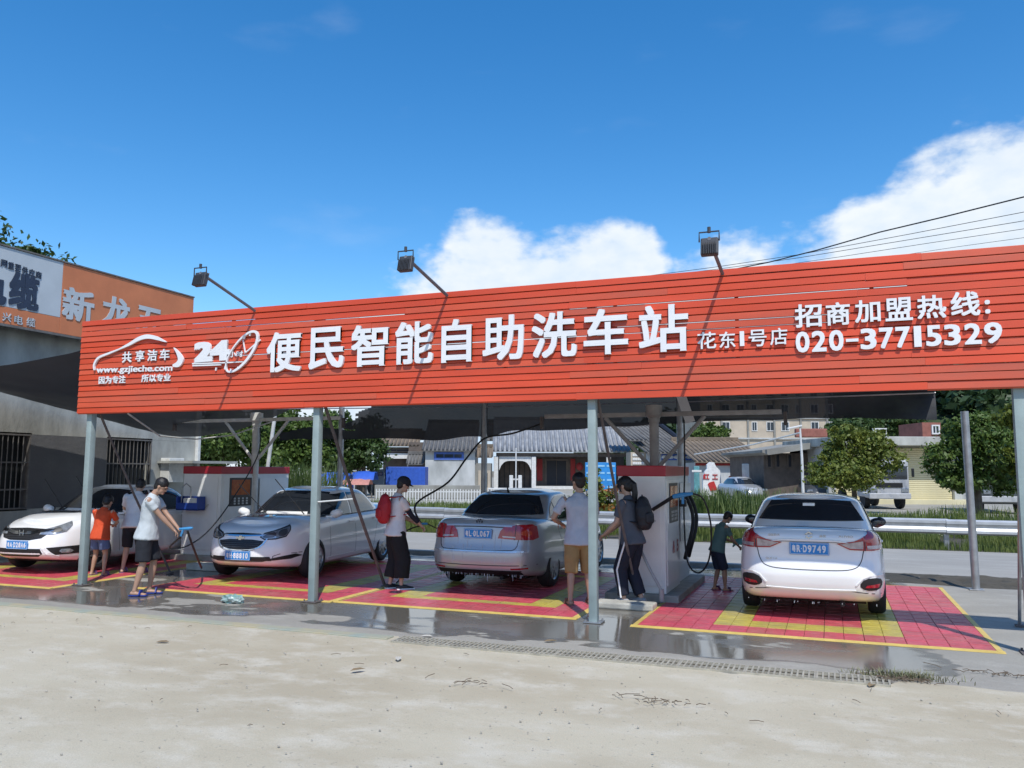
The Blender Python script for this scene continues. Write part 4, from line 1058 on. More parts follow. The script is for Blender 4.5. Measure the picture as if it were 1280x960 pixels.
# workshop with cream shutters
D8 = 47
p = vthing('workshop', 'low workshop with thick concrete roof slab and large cream roller shutters', 'building', D8)
(a, ze), (b, _) = VP(1038, 557, D8), VP(1215, 557, D8); zt_ = VP(1100, 546, D8)[1]
q = MB(); q.bbox(((a+b)/2, 4.0, (ze+zt_)/2), (b-a, 9, zt_-ze), .04); q.build('roof_slab', m_conc, p)
wallbox(p, a+.3, b-.2, -.1, ze-.003, m_wwall, d=7, y0=.9)
def shutter(px0, px1, pyt, slat=.12):
    (x0, z1_), (x1, _) = VP(px0, pyt, D8), VP(px1, pyt, D8)
    q = MB(); z = .15
    q.box(((x0+x1)/2, .84, (z1_+.1)/2), (x1-x0+.02, .03, z1_-.1)); sh = q.build('shutter', m_yell, p)
    n_ = int((z1_-.15)/slat); q = MB(); q.bbox(((x0+x1)/2, .80, 0), (x1-x0, .05, slat*.86), .016); me = None
    for k in range(n_):
        zz = .15+slat*(k+.5)
        if me is None: o = q.build('shutter_slat', m_yell, sh); me = o.data; o.location = (0, 0, zz)
        else: link('shutter_slat', me, sh, (0, 0, zz))
shutter(1119, 1195, 559); shutter(1046, 1108, 559, .14)
for px in (1113, 1200, 1042): u = VP(px, 600, D8)[0]; q = MB(); q.bbox((u, .72, (ze-.01)/2), (.42, .34, ze-.01), .02); q.build('pillar', m_wwall, p)
q = MB(); q.box(((a+b)/2, .2, .10), (b-a, 1.6, .24)); q.build('apron', m_yell, p)
# roof terrace
(x0, z1_), (x1, z0_) = VP(1153, 528, D8+2), VP(1176, 546, D8+2); wallbox(p, x0, x1, zt_+.002, z1_, pm('red_brick', (.26, .10, .075), .9, var=.2, scale=3), 'stair_house', y0=2, d=3)
(x0, z1_), (x1, z0_) = VP(1164, 531, D8+2), VP(1174, 543, D8+2); opening(p, x0, x1, z0_, z1_, m_wht, m_win, y=1.96, fw=.08, bars=1)
q = MB(); x0 = VP(1106, 540, D8)[0]; x1 = VP(1122, 540, D8)[0]
for k in range(7): q.bbox((x0+(x1-x0)*k/6, 1.5, zt_+.28), (.07, .07, .56), .01)
q.box(((x0+x1)/2, 1.5, zt_+.54), (x1-x0+.1, .10, .06)); q.build('railing', m_wht, p)
# brown shed with sloping roof
p = vthing('brick_shed', 'brown shed with a dark sloping slab roof next to the cream shutter workshop', 'building', D8+4)
D9 = D8+4
(a, za_), (b, zb__) = VP(947, 561, D9), VP(1040, 549, D9)
wallbox(p, a+.5, b-.5, -.1, za_-.25, m_brick, d=8, y0=.6)
q = MB(); q.prism([(a, za_-.1), (b, zb__), (b, zb__-.38), (a+.4, za_-.40), (a, za_-.25)], -.8, 9, lambda x, z, h: (x, h, z)); fixn(q.build('roof_slab', m_gwall, p))
for px in (960, 971, 986): (x0, z1_), (x1, z0_) = VP(px, 567, D9), VP(px+7, 585, D9); opening(p, x0, x1, z0_, z1_, m_brick, m_door, y=.55, fw=.08)
q = MB(); u = VP(1037, 600, D9)[0]; q.bbox((u-.5, .3, za_/2-.1), (.35, .3, za_-.3), .02); q.build('pillar', m_beige, p)
(x0, z1_), (x1, z0_) = VP(1012, 578, D9), VP(1036, 612, D9); wallbox(p, x0, x1, -.05, z1_, m_beige, 'side_wall', y0=.25, d=.3)
q = MB(); (x0, z1_), (x1, z0_) = VP(1000, 541, D9), VP(1034, 547, D9)
for k in range(9): q.bbox((x0+(x1-x0)*k/8, .5, z0_+.3), (.3, .3, .55), .06)
q.build('parapet_pot', MATS['red_brick'], p)

# street lamp
lp = far(1004, 620, 44); p = thing('street_lamp', 'thin white street lamp pole between the white car roof and the round tree', 'lamp', (lp.x, lp.y, 0), YAW)
ht = far(1002, 535, 44).z; q = MB(); q.tube([(0, 0, 0), (0, 0, ht*.6), (-.05, 0, ht)], .07, 8, rr=[.09, .07, .05]); q.build('pole', m_wht, p, True)
q = MB(); q.bbox((-.35, 0, ht+.06), (.8, .2, .1), .03, (0, R(-12), 0)); q.build('lamp_head', m_wht, p)
# leaning bars: roof edge flashing from shed to lamp
w8 = MB(); w8.tube([far(868, 568, 60), far(940, 556, 52), far(1000, 541, 46)], .05, 6); tag(w8.build('overhead_cable', m_whitepipe, None, True), 'bright overhead cable running up to the street lamp pole', 'cable')

# wires in the sky
wz = MB()
def wire_(pxs, D0, D1, r, label):
    pts = []
    n_ = len(pxs)
    for i, (a, b) in enumerate(pxs): pts.append(far(a, b, D0+(D1-D0)*i/(n_-1)))
    q = MB(); q.tube(pts, r, 5); tag(q.build('power_line', m_black, None, True), label, 'power line', 'power lines above the right part of the sign')
wire_([(1420, 215), (1280, 246), (1180, 271), (1100, 290), (1020, 313), (960, 328), (880, 344), (840, 351)], 26, 40, .028, 'thickest and topmost black power line in front of the cloud')
wire_([(1420, 235), (1280, 265), (1140, 292), (1000, 318), (900, 333), (800, 346), (700, 356)], 30, 46, .014, 'upper thin power line just below the thick one at the right edge')
wire_([(1420, 252), (1280, 276), (1140, 299), (1000, 322), (900, 336), (800, 348)], 30, 46, .014, 'second thin power line from the top')
wire_([(1420, 268), (1280, 286), (1160, 304), (1050, 321), (960, 334), (880, 345)], 30, 46, .012, 'third thin power line from the top')
wire_([(1420, 280), (1280, 297), (1200, 308), (1120, 320), (1040, 332)], 30, 44, .010, 'lowest thin power line just above the sign at the right')

# blue notice board with plants
D10 = 58
p = vthing('notice_board', 'bright blue notice board on legs behind the sign post of the khaki shorts man', 'notice board', D10)
(x0, z1_), (x1, z0_) = VP(731, 578, D10), VP(769, 613, D10); m_nb = pm('board_blue', (.02, .22, .55), .5, var=.15, scale=2)
q = MB(); q.bbox(((x0+x1)/2, 0, (z0_+z1_)/2), (x1-x0, .08, z1_-z0_), .02); q.build('panel', m_nb, p)
q = MB()
for j in range(4):
    for i in range(3): q.box((x0+(x1-x0)*(i+.5)/3, -.05, z0_+(z1_-z0_)*(j+.5)/4), ((x1-x0)/3*.8, .02, .12))
q.build('notice', pm('notice_pale', (.25, .5, .7), .6), p)
for u in (x0+.1, x1-.1): q = MB(); q.tube([(u, .06, -.1), (u, .06, z1_)], .05, 6); q.build('leg', m_bar, p)
leaf_o = leafmat('leaf_orange', (.50, .13, .02), (.20, .16, .03)); m_lf = leafmat('leaf_mid', (.15, .22, .045), (.05, .095, .02)); m_lfy = leafmat('leaf_yellowgreen', (.24, .26, .045), (.07, .12, .022))
c_ = far(748, 622, 30); q0 = (c_.x, c_.y, 0)
sh = thing('flowering_shrub', 'shrub with orange flowers and light leaves behind the khaki shorts man', 'shrub', q0)
leaf_cloud('leaves', [((-.3, 0, .8), (.5, .4, .75)), ((.35, 0, .55), (.55, .4, .5)), ((-.1, 0, 1.5), (.25, .2, .4))], 2600, .06, m_lfy, sh, 71); tag(leaf_cloud('flowers', [((.3, -.1, .75), (.55, .35, .5)), ((-.35, -.1, .45), (.4, .3, .35))], 700, .05, leaf_o, sh, 72), kind='stuff')
# stems
q = MB(); [q.tube([(x*.3, 0, 0), (x*.5, 0, .9)], .02, 5) for x in (-1, 0, 1)]; q.build('stem', m_bark, sh)
cm = far(1122, 690, 21.2)
c_ = far(1105, 672, 23.3); sh = thing('roadside_shrub', 'low pale grey green shrub on the verge right of the white car', 'shrub', (c_.x, c_.y-1.0, 0))
leaf_cloud('leaves', [((0, 0, .22), (.9, .4, .28)), ((.7, 0, .15), (.6, .35, .2))], 2600, .045, leafmat('leaf_grey', (.20, .23, .14), (.08, .11, .05)), sh, 73)
q = MB(); [q.tube([(x*.3, 0, 0), (x*.5, 0, .25)], .012, 5) for x in (-1, 0, 1, 2)]; q.build('stem', m_bark, sh)

# trees
def tsight(px, py, D): return far(px, py, D)
def mktree(label, px, D, blobs, n, size, mat, seed, tr, group, trunks=1, clear=.45, aspect=.55):
    b = tsight(px, 640, D); base = (b.x, b.y, 0); B = []
    for (qx, qy, rw, rh) in blobs:
        c = tsight(qx, qy, D); k = D/FOC; B.append(((c.x+random.uniform(-.3, .3)*rw*k, c.y+random.uniform(-.5, .5)*rw*k, c.z), (rw*k, rw*k*.9, rh*k)))
    h = max(c[2]+r[2] for c, r in B)
    return tree('tree', label, base, h, B, n, size, mat, seed, tr, group, trunks, clear)
mktree('round crowned tree with yellow green new leaves in front of the cream shutters', 1068, 36, [(1070, 562, 34, 24), (1040, 585, 26, 20), (1098, 576, 24, 16), (1070, 595, 38, 14), (1060, 545, 16, 12), (1092, 556, 20, 16), (1028, 597, 14, 11)], 19000, .07, m_lfy, 41, .11, 'trees beyond the guard rail', clear=.42)
mktree('broad dark green tree behind the grey rear post at the right', 1222, 31, [(1215, 545, 34, 22), (1190, 575, 24, 22), (1240, 560, 34, 28), (1205, 600, 24, 14), (1265, 590, 24, 26), (1230, 530, 22, 14), (1184, 600, 14, 9), (1290, 560, 24, 34)], 24000, .07, m_lf, 42, .15, 'trees beyond the guard rail', clear=.35)
mktree('light green bushy tree at the right edge beside the sign post', 1292, 24, [(1272, 520, 18, 14), (1290, 545, 20, 22), (1268, 575, 13, 16), (1300, 590, 26, 30)], 11000, .07, m_lfy, 43, .12, 'trees beyond the guard rail')
mktree('dense mango tree left of the boom stand post', 275, 52, [(262, 560, 34, 20), (300, 548, 34, 26), (258, 580, 24, 14), (320, 575, 28, 16), (290, 526, 26, 14)], 15000, .13, m_lf, 44, .2, 'dense trees behind the left wash cabinet', clear=.3)
mktree('dense mango tree between the boom stand and the second sign post', 355, 55, [(345, 545, 34, 26), (375, 560, 30, 24), (340, 575, 28, 14), (355, 519, 26, 12), (395, 570, 24, 16), (395, 530, 24, 14)], 17000, .13, m_lf, 45, .2, 'dense trees behind the left wash cabinet', clear=.3)
mktree('dark round tree right of the second sign post above the blue tarpaulins', 450, 58, [(430, 562, 32, 22), (462, 568, 24, 19), (418, 580, 22, 12), (450, 550, 22, 12), (425, 531, 24, 13), (462, 536, 20, 14)], 14000, .13, m_lf_dark, 46, .2, 'dense trees behind the left wash cabinet', trunks=2, clear=.35)
mktree('bright green tree showing between the roofs right of the boom post', 884, 95, [(880, 538, 16, 10), (894, 541, 14, 9), (872, 545, 10, 8)], 3600, .17, m_lf, 47, .15, 'trees among the village roofs')
mktree('dark tree behind the workshop roof', 1085, 75, [(1070, 535, 30, 12), (1110, 530, 28, 14), (1140, 532, 20, 14), (1045, 538, 16, 10)], 6500, .2, m_lf_dark, 48, .2, 'trees among the village roofs')

# blue tarps, pink awning, low walls, fence
def block(name, label, cat, px0, px1, pyt, pyb, D, mat, d=1.5):
    (x0, z1_), (x1, z0_) = VP(px0, pyt, D), VP(px1, pyb, D)
    p = vthing(name, label, cat, D); q = MB()
    n_ = 8; V = []; F = []
    for j in range(5):
        for i in range(n_+1):
            t = i/n_; s = j/4; V.append((x0+(x1-x0)*t, d*s+.2*noise.noise(Vector((t*5, s*3, px0))), z0_+(z1_-z0_)*(.86+.14*math.sin(t*PI))*(1 if 0 < j < 4 else .0)+.1*noise.noise(Vector((t*6, s*4, 1)))*(1 if 0 < j < 4 else 0)))
    for j in range(4):
        for i in range(n_): k = j*(n_+1)+i; F.append((k, k+1, k+n_+2, k+n_+1))
    mk('sheet', V, F, mat, p, True)
    for u in (x0+.2, x1-.2): q = MB(); q.tube([(u, d*.3, -.1), (u, d*.3, z1_*.85)], .05, 5); q.build('pole', m_bar, p)
    return p
m_tarp = pm('blue_tarp', (.03, .10, .45), .5, var=.2, scale=2)
block('tarpaulin_tent', 'crumpled blue tarpaulin shelter left of the rusty brace pole', 'shelter', 398, 436, 590, 612, 50, m_tarp, 2)
block('tarpaulin_tent', 'blue tarpaulin shelter under the dark round tree', 'shelter', 440, 468, 589, 600, 52, m_tarp, 2)
block('awning', 'small salmon pink awning under the dark round tree', 'awning', 428, 462, 599, 606, 46, pm('salmon', (.50, .22, .17), .6), 1.5)
# white picket fence
D11 = 40
p = vthing('picket_fence', 'white picket fence along the field in front of the white house', 'fence', D11)
(x0, z1_), (x1, _) = VP(472, 611, D11), VP(628, 611, D11); n_ = 46; pk = MB(); pk.bbox((0, 0, z1_/2), (.05, .03, z1_), .008); me = None
for k in range(n_):
    x = x0+(x1-x0)*k/(n_-1)
    if me is None: o = pk.build('picket', m_wht, p); me = o.data; o.location = (x, 0, 0)
    else: link('picket', me, p, (x, 0, random.uniform(-.02, .02)))
q = MB()
for z in (.25, z1_-.12): q.box(((x0+x1)/2, .03, z), (x1-x0, .03, .05))
q.build('rail', m_wht, p)
# rubble of plants behind the fence
blk = MB()
p = vthing('garden_wall', 'low pale garden wall behind the picket fence', 'wall', 52)
(x0, z1_), (x1, _) = VP(470, 606, 52), VP(600, 606, 52); q = MB(); q.bbox(((x0+x1)/2, 0, z1_/2), (x1-x0, .25, z1_), .02); q.build('wall', m_gwall, p)
# gate posts
p = vthing('gate_frame', 'small white gate frame in front of the arched hall', 'gate', 62)
for px in (639, 650): u, z = VP(px, 594, 62); q = MB(); q.bbox((u, 0, z/2), (.28, .28, z), .03); q.build('post', m_wht, p)
(x0, z), (x1, _) = VP(639, 599, 62), VP(650, 599, 62); q = MB(); q.box(((x0+x1)/2, 0, z), (x1-x0, .1, .12)); q.build('crossbar', m_wht, p)
(u, z) = VP(645, 560, 62); q = MB(); q.tube([(u, -.3, 0), (u, -.3, z)], .05, 6); q.build('flag_pole', m_wht, p)
p = vthing('canal_railing', 'dark blue flower pots and low bench row in front of the arched hall', 'bench', 60)
(x0, z), (x1, _) = VP(610, 607, 60), VP(665, 607, 60); q = MB(); q.bbox(((x0+x1)/2, 0, .45), (x1-x0, .5, .12), .02); q.build('seat', m_wht, p)
q = MB(); [q.bbox((x0+(x1-x0)*t, 0, .2), (.2, .4, .4), .03) for t in (.05, .35, .65, .95)]; q.build('leg', m_gwall, p)
p['label'] = 'low pale stone bench in front of the arched hall'; p.name = 'stone_bench'

# guard rail along the road
gr = thing('guard_rail', 'galvanised corrugated guard rail running along the far side of the road', 'guard rail', (0, 21.8, 0))
m_gr = pm('galv_rail', (.56, .57, .57), .38, metal=.55, var=.1, scale=4)
prof = [(0, .34), (-.05, .38), (-.05, .44), (.0, .50), (.0, .53), (-.05, .59), (-.05, .65), (0, .69)]
bm_ = []; Lr = 4.32
V = [(x, y, z) for x in (-Lr/2, Lr/2) for (y, z) in prof]; n_ = len(prof); F = [(i, i+1, n_+i+1, n_+i) for i in range(n_-1)]
V2 = [(a, b+.012, c) for a, b, c in V]; k = len(V); F2 = [tuple(reversed([i+k for i in f])) for f in F]
V += V2; F += F2+[(0, n_, n_+k, k), (n_-1, n_-1+k, 2*n_-1+k, 2*n_-1)]
me = None; x = -30
q = MB(); q.bbox((0, .10, .30), (.11, .11, .78), .01); post = None
while x < 34:
    if me is None: o = mk('rail_beam', V, F, m_gr, gr); me = o.data; o.location = (x, 0, 0); post = q.build('post', m_steel, gr); post.location = (x-Lr/2, 0, 0)
    else: link('rail_beam', me, gr, (x, random.uniform(-.004, .004), random.uniform(-.01, .01))); link('post', post.data, gr, (x-Lr/2, 0, 0))
    x += Lr+.01
# ================================================================== CARS
def interp(tab, t):
    for (a, va), (b, vb) in zip(tab[:-1], tab[1:]):
        if t <= b:
            k = 0 if b == a else (t-a)/(b-a); k = min(1, max(0, k)); k = k*k*(3-2*k)*.5+k*.5
            return va+(vb-va)*k
    return tab[-1][1]
def lin(tab, t): 
    if t <= tab[0][0]: return tab[0][1]
    for (a, va), (b, vb) in zip(tab[:-1], tab[1:]):
        if t <= b: return va+(vb-va)*(t-a)/(b-a)
    return tab[-1][1]
def crom(tab, t):
    """smooth curve through table points"""
    n = len(tab)
    if t <= tab[0][0]: return tab[0][1]
    if t >= tab[-1][0]: return tab[-1][1]
    for i in range(n-1):
        if t <= tab[i+1][0]:
            x0, x1 = tab[i][0], tab[i+1][0]; h = x1-x0; u = (t-x0)/h
            def sl_(j):
                if j <= 0: return (tab[1][1]-tab[0][1])/(tab[1][0]-tab[0][0])
                if j >= n-1: return (tab[-1][1]-tab[-2][1])/(tab[-1][0]-tab[-2][0])
                a = (tab[j][1]-tab[j-1][1])/(tab[j][0]-tab[j-1][0]); b = (tab[j+1][1]-tab[j][1])/(tab[j+1][0]-tab[j][0])
                return 0 if a*b <= 0 else 2*a*b/(a+b)
            m0, m1 = sl_(i)*h, sl_(i+1)*h
            return (2*u**3-3*u*u+1)*tab[i][1]+(u**3-2*u*u+u)*m0+(-2*u**3+3*u*u)*tab[i+1][1]+(u**3-u*u)*m1
def shell(xf, xr, yw, zfun, nf, nr, crown, K=64, T=22, M=12, bow=0, tp=None):
    """horizontal rings from t=0 (bottom) to 1 (top) closed by a crowned cap.
    xf/xr: tables of the front/rear half length over t, yw: half width over t, zfun(t,x)"""
    xc = 0
    # normalised half outline from front centre to rear centre, uniform by arc length
    dense = []
    for i in range(601):
        a = PI*i/600; n_ = nf if a < PI/2 else nr
        cx, sy = math.cos(a), math.sin(a)
        dense.append((math.copysign(abs(cx)**(2/n_), cx), abs(sy)**(2/n_)))
    P = [(x*2.2, y*.9) for x, y in dense]; acc = [0]
    for a, b in zip(P[:-1], P[1:]): acc.append(acc[-1]+math.hypot(b[0]-a[0], b[1]-a[1]))
    out = []; j = 0
    for k in range(K+1):
        s = acc[-1]*k/K
        while j < 599 and acc[j+1] < s: j += 1
        u = (s-acc[j])/max(1e-9, acc[j+1]-acc[j]); out.append((dense[j][0]*(1-u)+dense[j+1][0]*u, dense[j][1]*(1-u)+dense[j+1][1]*u))
    ring = out+[(x, -y) for x, y in reversed(out[1:-1])]; n = len(ring)
    V = []; F = []
    ts = [i/T for i in range(T+1)] if tp is None else tp
    for t in ts:
        f_, r_, w_ = crom(xf, t), crom(xr, t), crom(yw, t)
        for x, y in ring:
            X = x*(f_ if x > 0 else r_); Y = y*w_
            X -= (bow*(Y/w_)**2*(1 if x > 0 else -1))*(abs(x)**6)
            V.append((X, Y, zfun(t, X, Y)))
    T_ = len(ts)-1
    for i in range(T_):
        for k in range(n): F.append((i*n+k, i*n+(k+1) % n, (i+1)*n+(k+1) % n, (i+1)*n+k))
    base = T_*n
    # cap rows
    prev = None
    for k in range(0, K+1):
        L_ = base+k; R_ = base+(n-k) % n
        if k in (0, K): row = [L_]*(M+1)
        else:
            row = [L_]; a = V[L_]; b = V[R_]
            for m_ in range(1, M):
                u = m_/M; y = a[1]*(1-u)+b[1]*u; q = 1-(y/a[1])**2 if abs(a[1]) > 1e-6 else 0
                row.append(len(V)); V.append((a[0], y, a[2]+crown(a[0])*q*(2-q)*.75))
            row.append(R_)
        if prev:
            for m_ in range(M):
                q = [prev[m_], row[m_], row[m_+1], prev[m_+1]]; q2 = []
                for v in q:
                    if v not in q2: q2.append(v)
                if len(q2) > 2: F.append(tuple(q2))
        prev = row
    F.append(tuple(reversed(range(n))))
    return V, F
def chaikin(P, it=2, closed=True, keep=None):
    for _ in range(it):
        Q = []; n = len(P)
        for i in range(n if closed else n-1):
            a, b = P[i], P[(i+1) % n]; Q += [(a[0]*.75+b[0]*.25, a[1]*.75+b[1]*.25), (a[0]*.25+b[0]*.75, a[1]*.25+b[1]*.75)]
        if not closed: Q = [P[0]]+Q+[P[-1]]
        P = Q
    return P
def inpoly(p, P):
    c = False; n = len(P)
    for i in range(n):
        a, b = P[i], P[i-1]
        if (a[1] > p[1]) != (b[1] > p[1]) and p[0] < (b[0]-a[0])*(p[1]-a[1])/(b[1]-a[1])+a[0]: c = not c
    return c
def patch(name, tree_, outline, fr, off, mat, parent, sp_=.05, skirt=.012, smooth=True, soft=0, mir=False):
    """a thin shell laid onto the car body where an outline (2D) is cast onto it"""
    P = chaikin(outline, soft) if soft else list(outline)
    Q = []
    for i in range(len(P)):
        a, b = P[i], P[(i+1) % len(P)]; d = math.hypot(b[0]-a[0], b[1]-a[1]); k = max(1, int(d/sp_))
        Q += [(a[0]+(b[0]-a[0])*j/k, a[1]+(b[1]-a[1])*j/k) for j in range(k)]
    P = Q; n = len(P); pts = list(P)
    xs = [p[0] for p in P]; ys_ = [p[1] for p in P]
    x = min(xs)+sp_/2
    while x < max(xs):
        y = min(ys_)+sp_/2
        while y < max(ys_):
            if inpoly((x, y), P) and min(math.hypot(x-a, y-b) for a, b in P) > sp_*.45: pts.append((x, y))
            y += sp_
        x += sp_
    vs, es, fs, ov, oe, of = delaunay_2d_cdt([Vector(p) for p in pts], [(i, (i+1) % n) for i in range(n)], [], 1, 1e-5)
    V = []; ok = []; nrm = []
    for v in vs:
        o, d = fr(v.x, v.y); h, nn, _, _ = tree_.ray_cast(o, d)
        if h is None: V.append(o); ok.append(False); nrm.append(-d)
        else:
            if nn.dot(d) > 0: nn = -nn
            V.append(h+nn*off); ok.append(True); nrm.append(nn)
    F = [tuple(f) for f in fs if all(ok[i] for i in f) and inpoly((sum(vs[i].x for i in f)/len(f), sum(vs[i].y for i in f)/len(f)), P)]
    if not F: return None
    # drop faces stretched over edges of the silhouette
    F = [f for f in F if max((V[f[i]]-V[f[(i+1) % len(f)]]).length for i in range(len(f))) < sp_*6]
    if not F: return None
    # orient outwards
    f0 = F[0]; nn = (V[f0[1]]-V[f0[0]]).cross(V[f0[2]]-V[f0[0]])
    if nn.dot(nrm[f0[0]]) < 0: F = [tuple(reversed(f)) for f in F]
    cnt = {}
    for f in F:
        for i in range(len(f)):
            a, b = f[i], f[(i+1) % len(f)]; cnt[(a, b)] = cnt.get((a, b), 0)+1
    bd = [(a, b) for (a, b) in cnt if (b, a) not in cnt]
    mp_ = {}
    for a, b in bd:
        for q in (a, b):
            if q not in mp_: mp_[q] = len(V); V.append(V[q]-nrm[q]*(skirt+off)); nrm.append(nrm[q])
    for a, b in bd: F.append((b, a, mp_[a], mp_[b]))
    used = sorted({i for f in F for i in f}); rm = {u: i for i, u in enumerate(used)}
    o = mk(name, [V[u] for u in used], [tuple(rm[i] for i in f) for f in F], mat, parent, smooth, 40 if smooth else None)
    return o
SIDE = {1: lambda x, z: (Vector((x, 3, z)), Vector((0, -1, 0))), -1: lambda x, z: (Vector((x, -3, z)), Vector((0, 1, 0)))}
FRONT = lambda y, z: (Vector((6, y, z)), Vector((-1, 0, 0)))
REAR = lambda y, z: (Vector((-6, y, z)), Vector((1, 0, 0)))
TOP = lambda x, y: (Vector((x, y, 4)), Vector((0, 0, -1)))
def CORN(px, sx, sy):
    """cast from a corner direction; a = angle in degrees from the straight end towards the side"""
    def f(a, z):
        d = Vector((math.cos(R(a))*sx, math.sin(R(a))*sy, 0)); o = Vector((px*sx, 0, z))+d*6; return o, -d
    return f
def strip(name, tree_, pts, fr, wdt, off, mat, parent, n=10, soft=1):
    """narrow line (shut line, chrome strip) laid along the body"""
    P = pts if not soft else chaikin(pts, soft, False)
    Q = []
    for a, b in zip(P[:-1], P[1:]):
        k = max(1, int(math.hypot(b[0]-a[0], b[1]-a[1])/.07)); Q += [(a[0]+(b[0]-a[0])*j/k, a[1]+(b[1]-a[1])*j/k) for j in range(k)]
    Q.append(P[-1]); V = []; F = []; m_ = []
    for i, p in enumerate(Q):
        a, b = Q[max(i-1, 0)], Q[min(i+1, len(Q)-1)]; t = Vector((b[0]-a[0], b[1]-a[1])).normalized(); nn = Vector((-t.y, t.x))*wdt/2
        row = []
        for s in (-1, 1):
            o, d = fr(p[0]+nn.x*s, p[1]+nn.y*s); h, nr, _, _ = tree_.ray_cast(o, d)
            if h is None: row = None; break
            if nr.dot(d) > 0: nr = -nr
            row.append((h+nr*off, h-nr*.006))
        if row: m_.append(row)
        else: m_.append(None)
    for row in m_:
        if row is None: V += [(0, 0, 0)]*4
        else: V += [row[0][0], row[1][0], row[1][1], row[0][1]]
    for i in range(len(m_)-1):
        if m_[i] is None or m_[i+1] is None: continue
        if (m_[i][0][0]-m_[i+1][0][0]).length > .3: continue
        a = i*4; b = a+4; F += [(a, a+1, b+1, b), (a+1, a+2, b+2, b+1), (a+3, a, b, b+3)]
    if not F: return None
    used = sorted({i for f in F for i in f}); rm = {u: i for i, u in enumerate(used)}
    return fixn(mk(name, [V[u] for u in used], [tuple(rm[i] for i in f) for f in F], mat, parent, False))

def paint(name, col, flake=0., rough=.22, coat=.8):
    m = pm(name, col, rough, metal=flake, var=.025, scale=1.5, coat=coat, detail=6)
    n = m.node_tree.nodes; l = m.node_tree.links; b = n['Principled BSDF']
    t = n.new('ShaderNodeTexCoord'); q = n.new('ShaderNodeTexNoise'); q.inputs['Scale'].default_value = 45; q.inputs['Detail'].default_value = 3; l.new(t.outputs['Object'], q.inputs['Vector'])
    bp = n.new('ShaderNodeBump'); bp.inputs['Strength'].default_value = .10; bp.inputs['Distance'].default_value = .004; l.new(q.outputs[0], bp.inputs['Height'])
    l.new(bp.outputs[0], b.inputs['Coat Normal'])
    return m
m_carw = paint('car_white', (.84, .84, .83))
m_cars = paint('car_silver', (.46, .48, .50), .35, .3)
m_gl = bpy.data.materials.new('car_glass'); m_gl.use_nodes = True
n = m_gl.node_tree.nodes; l = m_gl.node_tree.links; b = n['Principled BSDF']; b.inputs['Base Color'].default_value = (.012, .015, .020, 1); b.inputs['Roughness'].default_value = .03; b.inputs['Specular IOR Level'].default_value = .7; b.inputs['Coat Weight'].default_value = .5
t = n.new('ShaderNodeTexCoord'); q = n.new('ShaderNodeTexNoise'); q.inputs['Scale'].default_value = 2.5; l.new(t.outputs['Object'], q.inputs['Vector']); rr = n.new('ShaderNodeValToRGB'); rr.color_ramp.elements[0].color = (.006, .008, .011, 1); rr.color_ramp.elements[1].color = (.03, .036, .045, 1); l.new(q.outputs[0], rr.inputs[0]); l.new(rr.outputs[0], b.inputs['Base Color'])
m_trim = pm('black_trim', (.014, .014, .015), .45)
m_gap = pm('shut_line', (.07, .07, .075), .8)
m_chrome = pm('chrome', (.62, .63, .65), .12, metal=1., var=.03)
m_rim = pm('alloy', (.42, .43, .44), .3, metal=.8, var=.06)
m_rimd = pm('alloy_dark', (.10, .10, .11), .35, metal=.7, var=.06)
m_tl = pm('tail_red', (.36, .010, .018), .10, coat=1., var=.15, scale=12)
m_tlc = pm('tail_clear', (.42, .36, .37), .10, metal=.3, coat=1., var=.25, scale=18)
m_hl = pm('head_clear', (.40, .43, .46), .08, metal=.55, coat=1., var=.35, scale=14)
m_plate = pm('plate_blue', (.015, .24, .62), .35, var=.05)
m_platew = pm('plate_white', (.75, .77, .8), .4)
m_tyre = pm('tyre', (.022, .022, .023), .75, bump=.3, bscale=30)
m_under = pm('underbody', (.015, .015, .015), .9)

